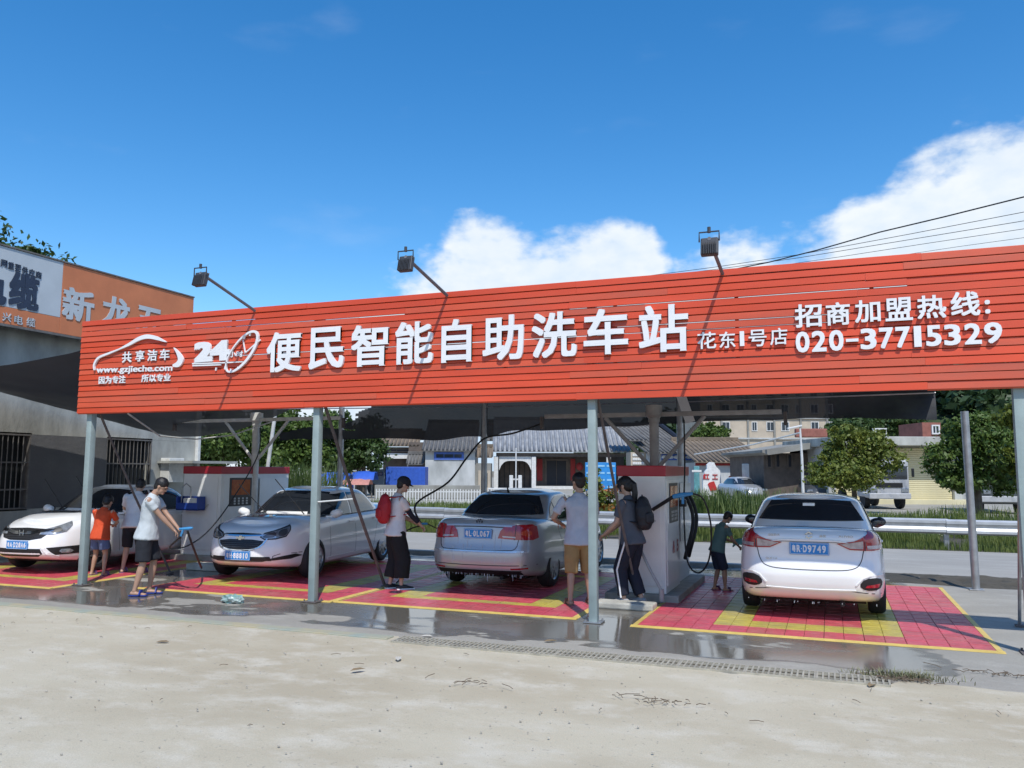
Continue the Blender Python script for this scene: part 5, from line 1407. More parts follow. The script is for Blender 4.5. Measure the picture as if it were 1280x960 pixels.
def wheel(parent, x, s, track, r, rim_m, spokes=10, seed=0):
    y = s*(track)
    wv = .205; q = MB()
    prof = [(r*.62, -wv/2+.02), (r*.68, -wv/2), (r*.90, -wv/2+.004), (r*.965, -wv/2+.022), (r*.995, -wv/2+.05), (r, 0), (r*.995, wv/2-.05), (r*.965, wv/2-.022), (r*.90, wv/2-.004), (r*.68, wv/2), (r*.62, wv/2-.02), (r*.62, -wv/2+.02)]
    q.lathe(prof, 40, 'Y'); wb = q.build('wheel', m_tyre, parent, True, 50); wb.location = (x, y-s*wv/2, r)
    # rim: barrel, lip, spokes, hub on the outer side
    q = MB(); o = s*(wv/2)
    q.lathe([(r*.635, o-s*.012), (r*.66, o-s*.004), (r*.645, o+s*.002), (r*.60, o-s*.014), (r*.58, o-s*.05), (r*.575, -o)], 36, 'Y')
    for k in range(spokes):
        a = 2*PI*k/spokes+seed; c, s_ = math.cos(a), math.sin(a); wd = .030 if spokes > 6 else .055
        d = (-s_, c); V = []
        for rr_, w2, yy in ((r*.10, wd*.75, o-s*.012), (r*.38, wd*.5, o-s*.014), (r*.62, wd*.62, o-s*.010)):
            for sg in (-1, 1):
                for dy in (0, -s*.03): V.append((c*rr_+d[0]*w2*sg, yy+dy, s_*rr_+d[1]*w2*sg))
        q.add(V, [(0, 2, 6, 4), (4, 6, 10, 8), (1, 5, 7, 3), (5, 9, 11, 7), (0, 4, 5, 1), (4, 8, 9, 5), (2, 3, 7, 6), (6, 7, 11, 10)])
    q.lathe([(0, o-s*.002), (r*.13, o-s*.004), (r*.16, o-s*.02), (r*.16, o-s*.05)], 16, 'Y')
    fixn(q.build('rim', rim_m, wb, False))
    q = MB(); q.lathe([(0, o-s*.075), (r*.46, o-s*.075), (r*.575, o-s*.06), (r*.575, o-s*.10)], 24, 'Y'); q.build('brake_disc', m_rimd, wb)
    return wb
def mirror_(parent, x, s, y, z, mat):
    q = MB(); bm = bmesh.new(); bmesh.ops.create_uvsphere(bm, u_segments=14, v_segments=9, radius=1)
    for v in bm.verts: v.co = Vector((x+v.co.x*.075-(.03 if v.co.x < 0 else 0)*0, s*(y+.10)+v.co.y*.115, z+v.co.z*.075+(.01 if v.co.y*s > 0 else -.005)))
    bm.verts.index_update(); q.add([v.co for v in bm.verts], [[v.index for v in f.verts] for f in bm.faces]); bm.free()
    q.box((x+.02, s*(y-.01), z-.05), (.07, .12, .03)); o = q.build('door_mirror', mat, parent, True, 60)
    q = MB(); q.sphere((x-.066, s*(y+.10), z+.002), (.014, .095, .058)); q.build('mirror_glass', m_gl, o, True)
def make_plate(parent, text, x, z, front, tree_, y=0):
    s = 1 if front else -1
    h, nn, _, _ = tree_.ray_cast(Vector((6*s, y, z)), Vector((-s, 0, 0))); X = h.x+s*.016
    pl = MB(); pl.bbox((X, y, z), (.012, .445, .142), .004); o = pl.build('number_plate', m_plate, parent)
    q = MB()
    for (yy, zz, a, b) in ((0, .063, .425, .004), (0, -.063, .425, .004), (.2125, 0, .004, .125), (-.2125, 0, .004, .125)): q.box((X+s*.007, y+yy, z+zz), (.003, a, b))
    q.build('plate_border', m_platew, o)
    exx = Vector((0, 1, 0)) if front else Vector((0, -1, 0)); x0 = -.195
    for i, ch in enumerate(text):
        if ch == '·':
            letter('.', Vector((X+s*.0062, y+exx.y*(x0-.004), z-.006)), exx, ez, .010, .012, .003, m_platew, o, .02, 'character'); x0 += .018; continue
        wd = .022 if ch in '1I' else .043
        letter(ch, Vector((X+s*.0062, y+exx.y*(x0+(.043-wd)/2), z-.043)), exx, ez, wd, .086, .003, m_platew, o, .035, 'character'); x0 += .0535 if len(text) > 7 else .056
    return o
def sedan(label, loc, rz, c):
    """c: dictionary of the proportions of one saloon"""
    car = thing('car', label, 'car', loc, rz, 'cars parked in the wash bays')
    Lh, W2 = c['L']/2, c['W']/2; pt_ = c['paint']; zb = .20
    belt = c['belt']     # list of (x, z) top edge of the lower body
    def zf(t, X, Y):
        top = crom(belt, X)
        lift = .06*max(0, abs(X)/Lh-.72)/.28
        return zb+lift+t*(top-zb-lift)
    xf = [(t, Lh+d) for t, d in c['front']]; xr = [(t, Lh+d) for t, d in c['rear']]
    yw = [(0, W2*.90), (.07, W2*.962), (.22, W2*.985), (.42, W2), (.60, W2*.993), (.68, W2*.985), (.80, W2*.972), (.90, W2*.948), (.97, W2*.90), (1, W2*.85)]
    tp = [0, .03, .07, .12, .18, .25, .32, .39, .46, .52, .58, .63, .68, .72, .76, .80, .84, .88, .91, .94, .965, .985, 1]
    V, F = shell(xf, xr, yw, zf, c.get('nf', 4.6), c.get('nr', 5.2), lambda x: crom(c['crown'], x), K=90, T=22, M=14, tp=tp, bow=c.get('bow', .05))
    # greenhouse
    g = c['gh']
    def zg(t, X, Y):
        return g['z0']+t*(crom(g['roof'], X)-g['z0'])
    gx0 = g['cx']
    V2, F2 = shell([(t, a-gx0) for t, a in g['xf']], [(t, gx0-a) for t, a in g['xr']], g['yw'], lambda t, X, Y: zg(t, X+gx0, Y), 5.0, 5.5, lambda x: .052, K=70, M=12, tp=[0, .1, .2, .3, .4, .5, .6, .7, .78, .84, .89, .93, .96, .985, 1], bow=.10)
    V2 = [(x+gx0, y, z) for x, y, z in V2]
    body = mk('body', V, F, pt_, car, True)
    cab = mk('cabin', V2, F2, pt_, car, True, 50)
    # wheel wells
    r = c['r']; cut = MB()
    for ax in (c['xfw'], c['xrw']):
        for s in (-1, 1): cut.lathe([(0, s*(W2-.34)), (r+.055, s*(W2-.34)), (r+.055, s*(W2+.2)), (0, s*(W2+.2))], 40, 'Y', (ax, 0, r+.012))
    cutter = fixn(cut.build('cutter', m_under, None))
    body.data.materials.append(m_under)
    md = body.modifiers.new('b', 'BOOLEAN'); md.object = cutter; md.operation = 'DIFFERENCE'; md.solver = 'EXACT'
    md.material_mode = 'TRANSFER' if hasattr(md, 'material_mode') else md.material_mode
    dg = bpy.context.evaluated_depsgraph_get(); dg.update()
    me = bpy.data.meshes.new_from_object(body.evaluated_get(dg)); body.modifiers.clear()
    old = body.data; body.data = me; body.data.name = 'body'; bpy.data.objects.remove(cutter)
    me.polygons.foreach_set('use_smooth', [True]*len(me.polygons)); me.set_sharp_from_angle(angle=R(38))
    AV = V+V2; k = len(V); AF = [f for f in F]+[tuple(i+k for i in f) for f in F2]
    tree_ = BVHTree.FromPolygons([Vector(v) for v in AV], AF)
    # windows
    for nm, ol in (('windshield', c['ws']), ('rear_window', c['rw'])):
        fr = FRONT if nm == 'windshield' else REAR
        full = ol+[(-y, z) for y, z in reversed(ol)]
        bo = patch(nm, tree_, full, fr, .011, m_gl, car, .035, skirt=.02)
    for s in (-1, 1):
        for ol in c['sw']:
            patch('side_window', tree_, ol, SIDE[s], .008, m_gl, car, .035, soft=0)
        strip('window_trim', tree_, c['swtrim'], SIDE[s], .016, .010, m_chrome if c.get('chrome') else m_trim, car, soft=0)
        for ln in c['shut']: strip('shut_line', tree_, ln, SIDE[s], .006, .0018, m_gap, car, soft=1)
        for (hx, hz) in c['handles']:
            h, nn, _, _ = tree_.ray_cast(Vector((hx, 3*s, hz)), Vector((0, -s, 0)))
            q = MB(); q.bbox((hx, h.y+s*.028, hz), (.18, .022, .028), .008); q.bbox((hx+.08, h.y+s*.010, hz), (.02, .04, .024), .004); q.bbox((hx-.08, h.y+s*.010, hz), (.02, .04, .024), .004)
            q.build('door_handle', m_chrome if c.get('chrome') else pt_, car)
        patch('sill', tree_, [(c['xrw']+r+.09, .245), (c['xfw']-r-.09, .245), (c['xfw']-r-.09, .30), (c['xrw']+r+.09, .30)], SIDE[s], .008, pt_, car, .12)
        mirror_(car, c['mir'][0], s, c['mir'][1], c['mir'][2], c.get('mirm', pt_))
        for ax in (c['xfw'], c['xrw']): wheel(car, ax, s, W2-.012, r, c['rim'], c.get('spokes', 10), .2+s)
    q = MB(); q.box((0, 0, .24), (c['L']-.9, c['W']-.5, .12)); q.tube([(-Lh+.7, -.35, .2), (-Lh+.12, -.35, .21)], .03, 8); q.build('underbody', m_under, car)
    if c.get('extra'): c['extra'](car, tree_, c)
    return car
def corn(px, sx, sy):
    f = CORN(px, sx, sy)
    return lambda a, z: f(a*60, z)
def base_cfg(**k):
    c = dict(L=4.5, W=1.75, paint=m_carw, r=.31, rim=m_rim, spokes=10,
        belt=[(-2.25, 1.04), (-2.0, 1.065), (-1.5, 1.04), (-1.0, .985), (0, .955), (.8, .94), (1.15, .93), (1.6, .86), (1.95, .77), (2.25, .67)],
        crown=[(-2.25, .01), (-1.9, .035), (-1.3, .05), (0, .05), (1.1, .08), (1.7, .10), (2.25, .05)],
        front=[(0, -.14), (.08, -.05), (.25, 0), (.42, -.005), (.6, -.035), (.78, -.09), (.9, -.18), (.97, -.29), (1, -.42)],
        nr=6.6, bow=.03, rear=[(0, -.16), (.07, -.06), (.22, -.006), (.40, 0), (.47, -.03), (.62, -.065), (.8, -.07), (.9, -.06), (.95, -.075), (1, -.13)],
        gh=dict(z0=.88, cx=-.25, xf=[(0, 1.16), (.5, .74), (.85, .40), (.95, .26), (1, .05)], xr=[(0, -1.74), (.5, -1.36), (.85, -1.05), (.95, -.92), (1, -.72)],
                yw=[(0, .805), (.4, .745), (.8, .655), (.93, .61), (.98, .565), (1, .51)], roof=[(-1.8, 1.33), (-1.0, 1.385), (-.2, 1.42), (.3, 1.405), (1.2, 1.3)]),
        ws=[(.25, 1.372), (.50, 1.350), (.60, 1.20), (.685, 1.01), (.35, .985)],
        rw=[(.25, 1.378), (.50, 1.362), (.575, 1.24), (.64, 1.135), (.3, 1.130)],
        sw=[[(.93, .985), (.62, 1.18), (.36, 1.315), (.0, 1.355), (.02, .985)], [(-.06, .988), (-.06, 1.355), (-.52, 1.342), (-.80, 1.27), (-.96, 1.12), (-1.02, 1.03), (-.98, 1.0)]],
        swtrim=[(1.0, .968), (0, .972), (-1.08, .990)],
        shut=[[(.90, .96), (.95, .62), (.88, .29)], [(-.03, .97), (-.02, .6), (-.03, .29)], [(-1.12, 1.0), (-.98, .80), (-.86, .60), (-.80, .29)]],
        handles=[(.14, .85), (-.84, .865)], mir=(.78, .80, 1.01))
    c['xfw'] = c['L']/2-.86; c['xrw'] = c['xfw']-2.65
    c.update(k)
    return c

def tail(car, tr, px, outline, reds, clears, whole=None):
    for s in (-1, 1):
        o = patch('tail_light', tr, outline, corn(px, -1, s), .012, m_tl, car, .035)
        for k in clears: patch('reversing_lens', tr, k, corn(px, -1, s), .016, m_tlc, o, .03)
        for k in reds: strip('lens_seam', tr, k, corn(px, -1, s), .008, .017, m_gap, o, soft=0)

m_hld = pm('head_dark', (.10, .11, .12), .1, metal=.4, coat=1.)
def ciaz_extra(car, tr, c):
    tail(car, tr, 1.35, [(.34, .915), (.52, .945), (.66, 1.005), (.78, 1.06), (.92, .995), (1.02, .90), (.98, .845), (.72, .835), (.48, .845)],
         [[(.645, 1.0), (.64, .835)]], [[(.375, .908), (.62, .950), (.62, .855), (.485, .86)], [(.665, .895), (.985, .893), (.955, .86), (.67, .852)]])
    for s in (-1, 1):
        o = patch('reflector_pod', tr, [(s*y, z) for y, z in [(.53, .44), (.60, .385), (.76, .385), (.80, .46), (.77, .53), (.60, .525)]], REAR, .005, m_trim, car, .04, soft=1)
        patch('reflector', tr, [(s*y, z) for y, z in [(.60, .42), (.74, .415), (.765, .46), (.62, .445)]], REAR, .010, m_tl, o, .03)
        strip('pod_rim', tr, [(s*y, z) for y, z in [(.50, .44), (.60, .555), (.80, .555)]], REAR, .014, .012, c['paint'], o)
    strip('shut_line', tr, [(.60, .84), (.57, .70), (.50, .625), (.3, .60), (-.3, .60), (-.50, .625), (-.57, .70), (-.60, .84)], REAR, .009, .004, m_gap, car, soft=2)
    o = patch('lid_lip', tr, [(-.44, .925), (-.34, .952), (0, .958), (.34, .952), (.44, .925), (.30, .935), (-.30, .935)], REAR, .022, c['paint'], car, .05)
    patch('lip_shadow_gap', tr, [(-.34, .926), (-.30, .934), (.30, .934), (.34, .926)], REAR, .008, m_gap, car, .05)
    make_plate(car, '粤R·D9749', 0, .845, False, tr)
    h, nn, _, _ = tr.ray_cast(Vector((-6, 0, 1.005)), Vector((1, 0, 0)))
    q = MB(); x = h.x-.012
    for a in (0, PI):   # interlocked angular S
        P_ = [(.045, .02), (.0, .045), (-.045, .015), (-.012, -.002), (-.028, .012), (0, .026), (.024, .012)]
        q.prism([(y*math.cos(a)-z*math.sin(a), 1.005+y*math.sin(a)+z*math.cos(a)) for y, z in P_], x-.006, x+.006, lambda y, z, h_: (h_, -y, z))
    fixn(q.build('emblem', m_chrome, car))
    for s_, y0, w_, hh, zz in (('长安铃木', .47, .14, .032, 1.0), ('启悦', -.12, .07, .032, 1.0), ('ALIVIO', -.33, .16, .024, 1.0), ('GLX 1.6', .50, .13, .022, .72)):
        h, nn, _, _ = tr.ray_cast(Vector((-6, y0-w_/2, zz)), Vector((1, 0, 0)))
        if h: letter(s_, Vector((h.x-.008, y0, zz-hh/2)), Vector((0, -1, 0)), ez, w_, hh, .006, m_chrome, car, .0, 'badge_lettering')
    for s in (-1, 1): strip('bumper_crease', tr, [(s*.44, .375), (s*.78, .335)], REAR, .010, .004, m_gap, car)
    strip('bumper_crease', tr, [(-.50, .385), (0, .372), (.50, .385)], REAR, .016, .012, c['paint'], car)
    # dirty drips under the bumper
    q = MB()
    for k in range(14): y = random.gauss(0, .4); y = max(-.72, min(.72, y)); hh = random.uniform(.008, .03); q.box((-c['L']/2+.10+.08*(abs(y)/.8)**3, y, .225-hh/2), (.004, .006, hh))
    tag(q.build('drip', m_glassy, car), kind='stuff')
    q = MB(); q.box((c['L']/2*-1+.62, 0, 1.35), (.22, .14, .03)); q.build('roof_pod', c['paint'], car)
    for s in (-1, 1):
        pass
m_glassy = pm('water', (.5, .54, .58), .08, var=.05)

ciaz = base_cfg(L=4.49, W=1.735, mirm=m_trim)
cR_ = sedan('white saloon car seen from behind, blue number plate ending 9749', (-.27, 10.50+2.245, .02), R(90), dict(ciaz, extra=ciaz_extra))

def vw_extra(car, tr, c):
    tail(car, tr, 1.40, [(.40, .875), (.46, .935), (.66, .965), (.90, .97), (1.0, .94), (1.01, .78), (.88, .752), (.66, .757), (.36, .775)],
         [[(.64, .97), (.60, .755)]], [])
    for s in (-1, 1):
        patch('lamp_lens', tr, [(.70, .87), (.78, .90), (.86, .87), (.86, .83), (.78, .80), (.70, .83)], corn(1.40, -1, s), .018, pm('tail_amber', (.50, .06, .02), .15, coat=1.), car.children[-1] if False else car, .03)
        patch('reversing_lens', tr, [(.44, .79), (.62, .78), (.615, .80), (.43, .81)], corn(1.40, -1, s), .018, m_tlc, car, .03)
        patch('reflector', tr, [(s*.52, .335), (s*.74, .345), (s*.74, .365), (s*.52, .355)], REAR, .006, m_tl, car, .04)
    strip('shut_line', tr, [(.62, .76), (.60, .64), (.52, .60), (-.52, .60), (-.60, .64), (-.62, .76)], REAR, .010, .004, m_gap, car, soft=1)
    strip('lid_lip', tr, [(-.52, .945), (0, .955), (.52, .945)], REAR, .020, .016, c['paint'], car)
    strip('lip_shadow_gap', tr, [(-.50, .928), (0, .938), (.50, .928)], REAR, .012, .004, m_gap, car)
    strip('bumper_crease', tr, [(-.70, .592), (0, .585), (.70, .592)], REAR, .022, .012, m_chromed, car)
    strip('bumper_crease', tr, [(-.82, .40), (0, .385), (.82, .40)], REAR, .010, .005, m_gap, car)
    patch('lower_bumper', tr, [(-.66, .25), (-.66, .32), (.66, .32), (.66, .25)], REAR, .006, m_trim, car, .06)
    make_plate(car, '粤L·0L067', 0, .835, False, tr)
    h, nn, _, _ = tr.ray_cast(Vector((-6, 0, 1.005)), Vector((1, 0, 0))); X = h.x-.01
    q = MB(); q.lathe([(.052, X), (.052, X-.006), (.045, X-.006), (.045, X)], 24, 'X', (0, 0, .995))
    def bar(a, b): q.tube([Vector((X-.004, a[0], .995+a[1])), Vector((X-.004, b[0], .995+b[1]))], .0045, 4)
    for s in (-1, 1): bar((s*.018, .042), (0, .006)); bar((s*.040, .022), (s*.020, -.040)); bar((s*.020, -.040), (0, -.004))
    fixn(q.build('emblem', m_trim, car))
    q = MB(); q.tube([(-.98, 0, 1.41), (-1.04, 0, 1.50)], .010, 6, rr=[.022, .008]); q.build('aerial', m_trim, car)
    q = MB(); hh = 0
    for k in range(44): y = random.uniform(-.7, .7); hh = random.uniform(.01, .045)*random.choice((1, 1, 2.6)); q.box((-c['L']/2+.06+.10*(abs(y)/.8)**4+random.uniform(0, .04), y, .262-hh/2), (.004, .0045, hh))
    tag(q.build('drip', m_glassy, car), kind='stuff')
    # streams of rinse water running down the back
    for k in range(16):
        y = random.uniform(-.75, .75); z0_ = random.uniform(.56, .9); strip('water_streak', tr, [(y, z0_), (y+random.uniform(-.01, .01), z0_-random.uniform(.1, .28))], REAR, .008, .004, m_glassy, car, soft=0)
m_chromed = pm('crease_bright', (.66, .68, .70), .2, metal=.6)
vw = base_cfg(L=4.54, W=1.77, paint=m_cars, r=.315, belt=[(-2.27, 1.01), (-2.05, 1.035), (-1.5, 1.03), (-1.0, .985), (0, .955), (.8, .94), (1.15, .93), (1.6, .86), (1.95, .77), (2.27, .67)], spokes=10,
    rear=[(0, -.13), (.07, -.05), (.22, -.006), (.42, 0), (.50, -.035), (.62, -.06), (.8, -.085), (.9, -.10), (.95, -.115), (1, -.17)],
    rw=[(.25, 1.366), (.50, 1.346), (.60, 1.22), (.68, 1.085), (.3, 1.068)],
    sw=[[(.93, .985), (.62, 1.18), (.36, 1.315), (.0, 1.355), (.02, .985)], [(-.06, .988), (-.06, 1.355), (-.58, 1.340), (-.80, 1.27), (-.80, .99)], [(-.84, .995), (-.84, 1.25), (-1.0, 1.15), (-1.10, 1.03)]])
cS = sedan('wet silver saloon car seen from behind beside the man in khaki shorts', (-4.86, 11.15+2.27, .02), R(90), dict(vw, extra=vw_extra))

def wiper(car, x, y, ang, lean, ln=.55):
    q = MB(); a = Vector((x, y, 1.0)); b = a+Vector((math.cos(lean)*ln*.25, math.sin(ang)*ln, math.cos(ang)*ln))
    q.tube([a, a.lerp(b, .45)], .010, 6); q.tube([a.lerp(b, .42), b], .012, 5, flat=.5)
    d = Vector((0, math.cos(ang), -math.sin(ang))); dn = (b-a).normalized()
    q.tube([b-dn*.22, b+dn*.16], .009, 5); q.build('wiper', m_trim, car, True)
def cruze_extra(car, tr, c):
    for s in (-1, 1):
        o = patch('headlight', tr, [(.36, .70), (.44, .765), (.60, .800), (.80, .850), (.94, .885), (.90, .80), (.80, .70), (.62, .665), (.44, .660)], corn(1.40, 1, s), .006, m_trim, car, .03)
        patch('lens', tr, [(.385, .70), (.45, .748), (.60, .782), (.80, .828), (.905, .86), (.875, .79), (.79, .715), (.62, .682), (.45, .676)], corn(1.40, 1, s), .012, m_hl, o, .03)
        for ol in ([(.40, .70), (.50, .755), (.64, .775), (.62, .70), (.47, .68)], [(.66, .705), (.68, .79), (.82, .825), (.84, .78), (.78, .715)]):
            patch('lens', tr, ol, corn(1.40, 1, s), .017, m_hld, o, .025, soft=1)
        patch('fog_slot', tr, [(s*y, z) for y, z in [(.50, .375), (.76, .435), (.80, .40), (.72, .36), (.50, .345)]], FRONT, .004, m_trim, car, .04)
    patch('grille', tr, [(-.40, .665), (.40, .665), (.36, .58), (.24, .525), (0, .505), (-.24, .525), (-.36, .58)], FRONT, .004, m_trim, car, .04, soft=1)
    strip('grille_trim', tr, [(-.44, .69), (-.38, .565), (-.24, .507), (0, .488), (.24, .507), (.38, .565), (.44, .69)], FRONT, .016, .012, m_chrome, car)
    for z in (.55, .58, .61, .64): strip('grille_bar', tr, [(-.33, z), (.33, z)], FRONT, .006, .010, m_rimd, car, soft=0)
    patch('upper_grille', tr, [(-.36, .738), (-.30, .752), (0, .762), (.30, .752), (.36, .738), (0, .730)], FRONT, .004, m_trim, car, .04)
    strip('grille_trim', tr, [(-.42, .728), (0, .716), (.42, .728)], FRONT, .022, .010, m_chrome, car)
    patch('lower_intake', tr, [(-.52, .34), (-.50, .405), (.50, .405), (.52, .34)], FRONT, .004, m_trim, car, .05)
    make_plate(car, '粤H·88810', 0, .42, True, tr)
    h, nn, _, _ = tr.ray_cast(Vector((6, 0, .69)), Vector((-1, 0, 0))); X = h.x+.016
    q = MB(); q.prism([(-.075, .715), (-.025, .715), (-.02, .735), (.03, .735), (.025, .715), (.075, .715), (.065, .69), (.02, .69), (.015, .67), (-.035, .67), (-.03, .69), (-.085, .69)], X-.01, X+.008, lambda y, z, h_: (h_, y, z-.012)); fixn(q.build('emblem', m_chrome, car))
    wiper(car, 1.02, .42, R(-38), R(0), .60); wiper(car, 1.02, -.30, R(-42), R(0), .52)
    strip('bumper_seam', tr, [(-.80, .45), (-.55, .44), (-.52, .335), (0, .325), (.52, .335), (.55, .44), (.80, .45)], FRONT, .009, .004, m_gap, car)
cruze = base_cfg(L=4.58, W=1.79, r=.325, spokes=10, chrome=False, nf=3.9, nr=5., bow=.08,
    belt=[(-2.29, 1.04), (-2.0, 1.075), (-1.5, 1.05), (-1.0, 1.0), (0, .975), (.8, .955), (1.15, .95), (1.6, .925), (1.95, .88), (2.29, .81)],
    front=[(0, -.16), (.07, -.05), (.2, 0), (.36, -.005), (.52, -.02), (.66, -.045), (.8, -.08), (.9, -.13), (.97, -.22), (1, -.36)])
CH = dict(x=-8.68, y=10.62, rz=R(-90+6))
th = CH['rz']
cC = sedan('white saloon car facing the camera, plate ending 88810, wipers raised',
           (CH['x']-math.cos(th)*2.29, CH['y']-math.sin(th)*2.29, .02), th, dict(cruze, extra=cruze_extra))

def honda_extra(car, tr, c):
    for s in (-1, 1):
        o = patch('headlight', tr, [(.40, .66), (.44, .735), (.64, .775), (.86, .83), (1.0, .865), (.98, .80), (.86, .70), (.62, .655)], corn(1.40, 1, s), .008, m_hl, car, .03)
        patch('lamp_lens', tr, [(.60, .685), (.62, .745), (.76, .77), (.80, .72), (.74, .69)], corn(1.40, 1, s), .014, m_trim, o, .03, soft=1)
        o = patch('fog_pod', tr, [(s*y, z) for y, z in [(.50, .445), (.80, .47), (.82, .40), (.76, .335), (.60, .325)]], FRONT, .004, m_trim, car, .04)
        patch('fog_lamp', tr, [(s*y, z) for y, z in [(.66, .42), (.72, .42), (.74, .385), (.72, .355), (.66, .355), (.64, .385)]], FRONT, .010, m_hl, o, .02)
        strip('bumper_blade', tr, [(s*.44, .47), (s*.56, .32), (s*.62, .285)], FRONT, .05, .014, c['paint'], car)
    patch('grille', tr, [(-.50, .70), (-.46, .745), (0, .76), (.46, .745), (.50, .70), (.40, .60), (.20, .565), (-.20, .565), (-.40, .60)], FRONT, .004, m_trim, car, .04)
    o = patch('grille_bar', tr, [(-.52, .745), (-.30, .725), (-.16, .70), (.16, .70), (.30, .725), (.52, .745), (.52, .705), (.30, .685), (.16, .655), (-.16, .655), (-.30, .685), (-.52, .705)], FRONT, .016, m_chrome, car, .04)
    for z in (.60, .63): strip('grille_slat', tr, [(-.36, z), (.36, z)], FRONT, .008, .009, m_rimd, car, soft=0)
    h, nn, _, _ = tr.ray_cast(Vector((6, 0, .69)), Vector((-1, 0, 0))); X = h.x+.024
    q = MB(); q.bbox((X, 0, .685), (.012, .125, .105), .02); em = q.build('emblem_ground', m_trim, car)
    q = MB()
    for s in (-1, 1): q.prism([(s*.052, .732), (s*.030, .732), (s*.024, .640), (s*.040, .640)], X+.004, X+.014, lambda y, z, h_: (h_, y, z))
    q.box((X+.009, 0, .688), (.010, .052, .018)); fixn(q.build('emblem', m_chrome, car))
    patch('lower_intake', tr, [(-.46, .345), (-.42, .43), (.42, .43), (.46, .345), (.38, .30), (-.38, .30)], FRONT, .004, m_trim, car, .05)
    make_plate(car, '粤A·D28A6', 0, .49, True, tr)
    wiper(car, 1.0, .40, R(-28), R(0), .55); wiper(car, 1.0, -.32, R(-30), R(0), .5)
honda = dict(cruze); honda.update(L=4.55, W=1.74, rim=m_rimd, spokes=5)
honda['belt'] = [(-2.29, 1.04), (-2.0, 1.075), (-1.5, 1.05), (-1.0, 1.0), (0, .975), (.8, .955), (1.15, .95), (1.6, .90), (1.95, .82), (2.29, .72)]
HO = dict(x=-12.70, y=10.0, rz=R(-90+5)); th = HO['rz']
cH = sedan('leftmost white saloon car facing the camera, broad chrome grille bar and dark wheels',
           (HO['x']-math.cos(th)*2.27, HO['y']-math.sin(th)*2.27, .02), th, dict(honda, extra=honda_extra))
# give every car a soft set of cabin seats seen dimly? (tinted glass hides the inside)

# ------------------------------------------------------------------ vehicles in the village
def small_truck(name, label, cat, px0, px1, pyt, D, rz, body_m, cab_m, kind):
    """far vehicle: cab with windscreen, grille, lamps; box or bed behind. local x = width, y = depth, front towards -y"""
    (x0, z1_), (x1, _) = VP(px0, pyt, D), VP(px1, pyt, D); cx_ = (x0+x1)/2; w_ = (x1-x0)
    p = vthing(name, label, cat, D); p.location = Vector(p.location)+Vector((math.cos(YAW)*cx_, math.sin(YAW)*cx_, 0)); p.rotation_euler = (0, 0, YAW+rz)
    return p, w_, z1_
p, w_, h_ = small_truck('truck', 'white lorry parked in front of the cream shutter, half hidden by the round tree', 'truck', 1088, 1128, 594, 40, R(-5), None, None, 0)
m_trk = pm('truck_white', (.42, .43, .44), .35, coat=.4)
h_ = 2.5; w_ = 1.95
q = MB(); q.bbox((0, .9, 1.45), (w_, 1.8, 1.9), .12); q.build('cab', m_trk, p)
q = MB(); q.bbox((0, -.01, 1.75), (w_-.22, .04, .62), .015); q.build('windscreen', m_gl, p)
q = MB(); q.bbox((0, -.02, 1.15), (w_-.7, .04, .22), .01); q.build('grille', m_trim, p)
for s in (-1, 1):
    q = MB(); q.bbox((s*(w_/2-.25), -.02, .92), (.34, .05, .2), .02); q.build('headlight', m_hl, p)
    q = MB(); q.bbox((s*(w_/2+.14), -.05, 1.75), (.12, .1, .42), .03); q.build('door_mirror', m_trim, p)
q = MB(); q.bbox((0, -.06, .62), (w_, .14, .28), .04); q.build('bumper', m_trk, p)
q = MB(); q.bbox((0, 3.9, 1.5), (w_+.05, 4.0, 1.0), .03); q.build('cargo_bed', pm('bed_grey', (.20, .21, .23), .6), p)
for s in (-1, 1):
    for y in (1.0, 4.6): q = MB(); q.lathe([(0, -.13), (.42, -.13), (.44, 0), (.42, .13), (0, .13)], 20, 'X', (s*(w_/2-.15), y, .42)); q.build('wheel', m_tyre, p)
p, w_, h_ = small_truck('van', 'white box van with pale roof box parked left of the street lamp', 'van', 955, 993, 597, 52, R(4), None, None, 0)
w_ = 1.85
q = MB(); q.bbox((0, .8, 1.1), (w_, 1.6, 1.3), .12); q.build('cab', m_trk, p)
q = MB(); q.bbox((0, -.0, 1.38), (w_-.25, .05, .5), .02); q.build('windscreen', m_gl, p)
q = MB(); q.bbox((0, 2.6, 1.25), (w_+.1, 3.4, 2.1), .05); q.build('box', m_trk, p)
q = MB(); q.bbox((0, 0.95, 2.38), (w_+.15, .9, .28), .06); q.build('roof_sign', m_wht, p)
q = MB(); q.bbox((0, -.03, .62), (w_, .12, .26), .04); q.build('bumper', m_trim, p)
for s in (-1, 1):
    q = MB(); q.bbox((s*.68, -.02, .86), (.3, .05, .18), .02); q.build('headlight', m_hl, p)
    for y in (.8, 3.4): q = MB(); q.lathe([(0, -.11), (.32, -.11), (.33, 0), (.32, .11), (0, .11)], 20, 'X', (s*(w_/2-.1), y, .32)); q.build('wheel', m_tyre, p)
